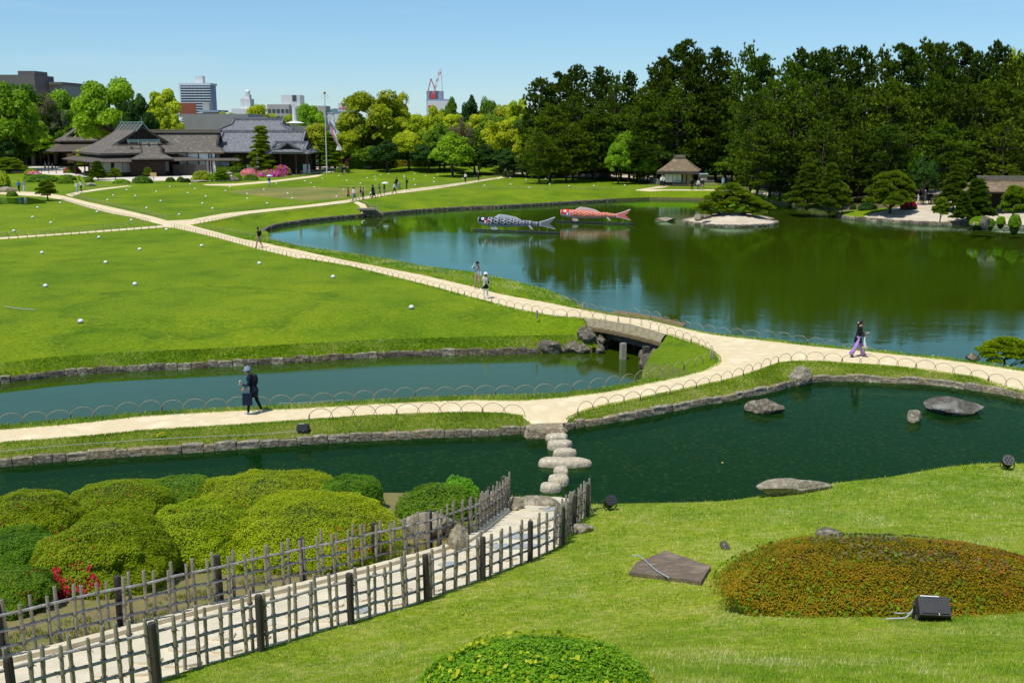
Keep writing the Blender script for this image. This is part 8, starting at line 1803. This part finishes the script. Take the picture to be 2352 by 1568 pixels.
b = MB(); b.beam(c + Vector((.118, 0, .085)), c + Vector((.135, 0, -.02)), .06, .01); b.build('shirt_collar', CL['sky'], r, rel=False)
p = G(1116, 686); H = 1.52
P = pose('stand'); 
for s, k in ((1, 'l'), (-1, 'r')): P['elb_' + k] = P['chest'] + Vector((.05, s * .15, -.09)); P['wri_' + k] = P['chest'] + Vector((.16, s * .05, .06))
r, up = person('person seen from behind in white hat, cream blouse and white trousers taking a picture', p, H, math.pi / 2 + .2, P, dict(top='cream', bottom='white', shoe='lightgrey'), 'short', ('brim', 'white'), ('black', .40, .015), 'pattern', True)
q = wp(r, P['chest'] + Vector((.19, 0, .07)), H, up); b = MB(); b.box(q, (.08, .05, .14)); tag(b.build('phone', CL['black']), 'dark phone held up by the person in the white hat', 'phone')
q = G(1104, 664); b = MB(); b.box(q + Vector((.42, .1, .45)), (.22, .14, .26)); tag(b.build('shoulder_bag', CL['black']), 'black bag between the couple on the long path', 'bag')
# 5 walker in black by the pond corner
p = G(596, 569.5); H = 1.68
P = pose('walk', 1, lean=.1)
r, up = person('person in black shirt and khaki trousers walking left along the long path', p, H, math.pi + .45, P, dict(top='black', fore='skin', bottom='khaki', shoe='black'), 'short', None, None, 'black', True)
# small far people: pixel of the feet, height, heading, clothes
def parasol(p, H, mt, label):
    r = thing('parasol', label, 'parasol', (p[0] + .15, p[1] - .05, p[2])); b = MB(); b.tube([(0, 0, H * .62), (0, 0, H * 1.2)], .015, 5); b.build('shaft', CL['black'], r, rel=False)
    b = MB(); b.lathe([(.56, H * 1.05), (.50, H * 1.10), (.3, H * 1.17), (.02, H * 1.21)], n=10); b.build('canopy', CL[mt], r, True, rel=False)
FG = 'visitors far across the garden'
far = [(801, 462.2, 1.72, 2.9, 'walk', 'maroon', 'black', 'skin', dict(shin='skin', shin2='skin', shoe='white'), None, 'person in dark red shirt and black shorts leading the group on the far path'),
 (810.5, 459.8, 1.68, .2, 'stand', 'white', 'grey', None, {}, ('cap', 'grey'), 'person in white shirt and grey cap behind the one in dark red'),
 (815, 461, 1.68, 3.4, 'walk', 'cream', 'jeans', 'skin', {}, None, 'person in cream shirt and pale jeans beside the one in dark red'), (828.5, 458.6, 1.66, .2, 'walk', 'black', 'beige', 'skin', {}, None, 'person in black top and beige trousers in the walking group'),
 (834.5, 458, 1.6, 2.8, 'stand', 'beige', 'navy', None, {}, ('cap', 'white'), 'person in pale cap with a red bag in the walking group'), (851.3, 454.7, .95, 1.2, 'stand', 'cream', 'black', None, {}, None, 'small child in cream top on the far path'),
 (859, 455, 1.72, 3.0, 'walk', 'navy', 'navy', None, {}, None, 'person dressed all in navy beside the small child'), (856, 453.6, 1.68, 2.9, 'stand', 'black', 'navy', None, {}, None, 'person half hidden behind the one all in navy'),
 (872, 452.2, 1.72, 2.8, 'walk', 'teal', 'khaki', 'skin', {}, None, 'person in dark teal shirt and khaki trousers on the far path'), (883, 448.5, 1.56, 3.1, 'stand', 'black', 'grey', None, {}, None, 'person in black top and grey skirt under the white parasol'),
 (905.7, 446.2, 1.66, .3, 'stride', 'lightgrey', 'navy', None, {}, ('cap', 'navy'), 'person in light grey top and navy trousers striding right with a white bag'), (911.3, 434, 1.76, 1.4, 'stand', 'black', 'black', None, {}, None, 'tall person in black beside the pushchair on the lawn'),
 (934.5, 435.4, 1.68, 3.1, 'stand', 'black', 'black', None, {}, None, 'person in black with a backpack taking a picture at the path junction'), (1069, 420, 1.7, -1.4, 'walk', 'white', 'black', None, dict(fore='black'), None, 'person in black with a white shawl walking down the far path'),
 (1099.2, 415.5, 1.66, -1.6, 'walk', 'black', 'black', None, {}, ('cap', 'white'), 'person in black with a white cap on the far path'), (1103.6, 396.5, 1.7, .2, 'walk', 'navy', 'black', None, {}, None, 'left one of two dark figures at the top of the far lawn'), (1115, 395.8, 1.66, .9, 'stand', 'black', 'black', None, {}, None, 'right one of two dark figures at the top of the far lawn'),
 (618.3, 429, 1.58, 1.2, 'stand', 'blue', 'white', None, {}, None, 'person in blue top and long white skirt under a pale blue parasol'), (787, 402, 1.66, -1.2, 'stand', 'navy', 'black', None, {}, ('cap', 'black'), 'left one of two people by the green bush at the hedge'), (791.8, 401.5, 1.64, -1.9, 'stand', 'black', 'beige', None, {}, ('cap', 'white'), 'right one of two people by the green bush at the hedge'),
 (1149, 397, 1.66, -1.5, 'stand', 'blue', 'grey', None, {}, None, 'person in blue shirt in front of the pink-patched ball azalea'), (1161, 405, 1.64, 1.2, 'stand', 'white', 'black', None, {}, None, 'left one of the couple under the dark parasol on the far path'), (1166, 405, 1.66, 1.4, 'stand', 'black', 'beige', None, {}, None, 'right one of the couple under the dark parasol on the far path'),
 (1174.5, 396.4, 1.62, -1.5, 'stand', 'white', 'grey', None, {}, ('cap', 'white'), 'person in white at the right of the ball azalea'), (1182.5, 396.4, 1.6, -1.4, 'stand', 'palegreen', 'jeans', None, {}, None, 'person under the blue parasol right of the ball azalea'),
 (1206, 400, 1.66, 1.3, 'stand', 'teal', 'navy', None, {}, None, 'person in teal under a white parasol at the end of the far path'), (1213.5, 400, 1.66, -1.6, 'stand', 'white', 'black', None, {}, None, 'person in white top and black trousers at the end of the far path'), (1299.5, 401, 1.66, 1.6, 'stand', 'black', 'black', None, {}, None, 'person in black in the shade left of the layered pine'), (1307, 401.4, 1.66, 1.2, 'stand', 'black', 'lightgrey', None, {}, None, 'person in black top and pale trousers left of the layered pine'),
 (1344.5, 404, 1.7, 1.5, 'stand', 'blue', 'black', None, {}, None, 'person in blue shirt under the layered pine'), (1463.7, 396.5, 1.66, 3.3, 'walk', 'teal', 'black', 'skin', {}, None, 'person walking left behind the sand mound'), (1476.6, 397.8, 1.6, 3.0, 'walk', 'pattern', 'navy', 'skin', {}, None, 'person in patterned top behind the sand mound'),
 (1519, 428.8, 1.7, 1.6, 'stand', 'white', 'black', None, {}, None, 'person in white shirt at the fence of the thatched hut'), (1525.5, 428, 1.66, -1.0, 'stand', 'white', 'navy', None, {}, None, 'person in white and navy facing the one at the hut fence'), (1589, 437, 1.76, -1.6, 'stand', 'black', 'black', None, {}, ('cap', 'black'), 'person in black clothes standing in front of the hut panel'), (1603.4, 436.8, 1.66, -1.7, 'stand', 'white', 'teal', None, dict(shoe='white'), None, 'person in white top and dark trousers right of the hut front'), (1612.6, 437, 1.62, -2.2, 'walk', 'navy', 'khaki', None, {}, ('cap', 'white'), 'person in pale hat and khaki trousers right of the hut front'),
 (1660.3, 429.4, 1.64, -1.6, 'stand', 'lightblue', 'lightblue', None, {}, None, 'person in pale blue dress in the shade right of the hut'), (1672.6, 429, 1.7, 1.5, 'stand', 'navy', 'navy', None, {}, None, 'person in navy in the shade right of the hut'),
 (104.2, 391.5, 1.68, 1.5, 'stand', 'white', 'black', None, {}, ('brim', 'white'), 'person in white hat with dark backpack in the left forecourt'), (112, 391.5, 1.66, 1.2, 'stand', 'teal', 'beige', None, {}, ('cap', 'white'), 'person between two others in the left forecourt'), (120.5, 394, 1.7, 1.0, 'stand', 'navy', 'black', None, {}, None, 'person in dark clothes right in the left forecourt'),
 (44.4, 441.5, 1.72, -1.5, 'walk', 'blue', 'black', None, {}, None, 'person in bright blue jacket on the little stone bridge at the left'), (56.6, 441.5, 1.68, 1.4, 'walk', 'plaid', 'lightgrey', None, dict(shoe='white'), ('cap', 'lightgrey'), 'person in plaid shirt beside the blue jacket at the left'), (177, 442.5, 1.6, 1.3, 'walk', 'cream', 'lightblue', None, {}, None, 'person in cream top and pale jeans on the path before the hall'), (187.2, 441.5, 1.7, 2.6, 'walk', 'white', 'black', None, {}, None, 'person in white shirt and black trousers on the path before the hall'),
 (2107.7, 465, 1.74, .1, 'stand', 'navy', 'white', None, {}, None, 'person in navy with a backpack pointing on the white spit'), (2123, 467, 1.6, -1.5, 'stand', 'grey', 'white', None, {}, ('brim', 'white'), 'person in white hat behind the stone lantern on the spit'), (2145.5, 468, 1.66, -1.5, 'stand', 'sky', 'black', None, {}, None, 'person in pale blue shirt right of the squat lantern'), (2175.5, 465, 1.66, -2, 'stand', 'black', 'black', None, {}, None, 'person in black in the shade right of the squat lantern'), (1969.8, 457.5, 1.66, 1.5, 'stand', 'black', 'black', None, {}, None, 'left one of two dark figures in the shade behind the pond bank'), (1979, 457.5, 1.66, 1.5, 'stand', 'black', 'black', None, {}, None, 'right one of two dark figures in the shade behind the pond bank')]
for i, (x, y, H, fc, kd, top, bot, fore, extra, hat, lab) in enumerate(far):
    p = GL(x, y); m_ = dict(top=top, bottom=bot); m_.update(extra)
    if fore: m_['fore'] = fore
    sk = None
    if 'skirt' in lab: sk = (bot, .12 if 'long' in lab else .22, .03)
    if 'dress' in lab: sk = (bot, .18, .02)
    pk = 'black' if 'backpack' in lab else None
    person(lab, p, H * 1.03, fc, pose(kd, i % 2, lean=.08), m_, 'long' if i % 5 == 4 else 'short', hat, sk, pk, False, FG)
    if 'white parasol' in lab: parasol(p, H, 'white', 'white parasol held open %s' % ('in the walking group' if x < 1000 else 'at the end of the far path'))
    if 'pale blue parasol' in lab: parasol(p, H, 'sky', 'pale blue parasol before the pink azaleas')
    if 'under the blue parasol' in lab: parasol(p, H, 'blue', 'deep blue parasol right of the ball azalea')
    if 'right one of the couple' in lab: parasol((p[0] - .3, p[1], p[2]), H * .92, 'grey', 'dark parasol over the couple on the far path')
p = GL(916, 434.5); r = thing('pushchair', 'dark pushchair beside the tall person in black', 'pushchair', tuple(p)); b = MB(); b.box((0, 0, .45), (.4, .45, .3), 0, .3); b.ball((0, .1, .8), (.25, .28, .25), 8, 5); b.build('seat', CL['grey'], r, rel=False)
for s in (-1, 1):
    for t in (-1, 1): b = MB(); b.lathe([(.12, -.02), (.12, .02)], c=(s * .2, t * .3, .12), n=10, M=Matrix.Rotation(math.pi / 2, 4, 'Y')); b.build('wheel', CL['black'], r, rel=False)
b = MB(); b.tube([(-.2, -.2, .6), (-.2, -.45, 1.0), (.2, -.45, 1.0), (.2, -.2, .6)], .015, 5); b.build('handle', CL['black'], r, rel=False)
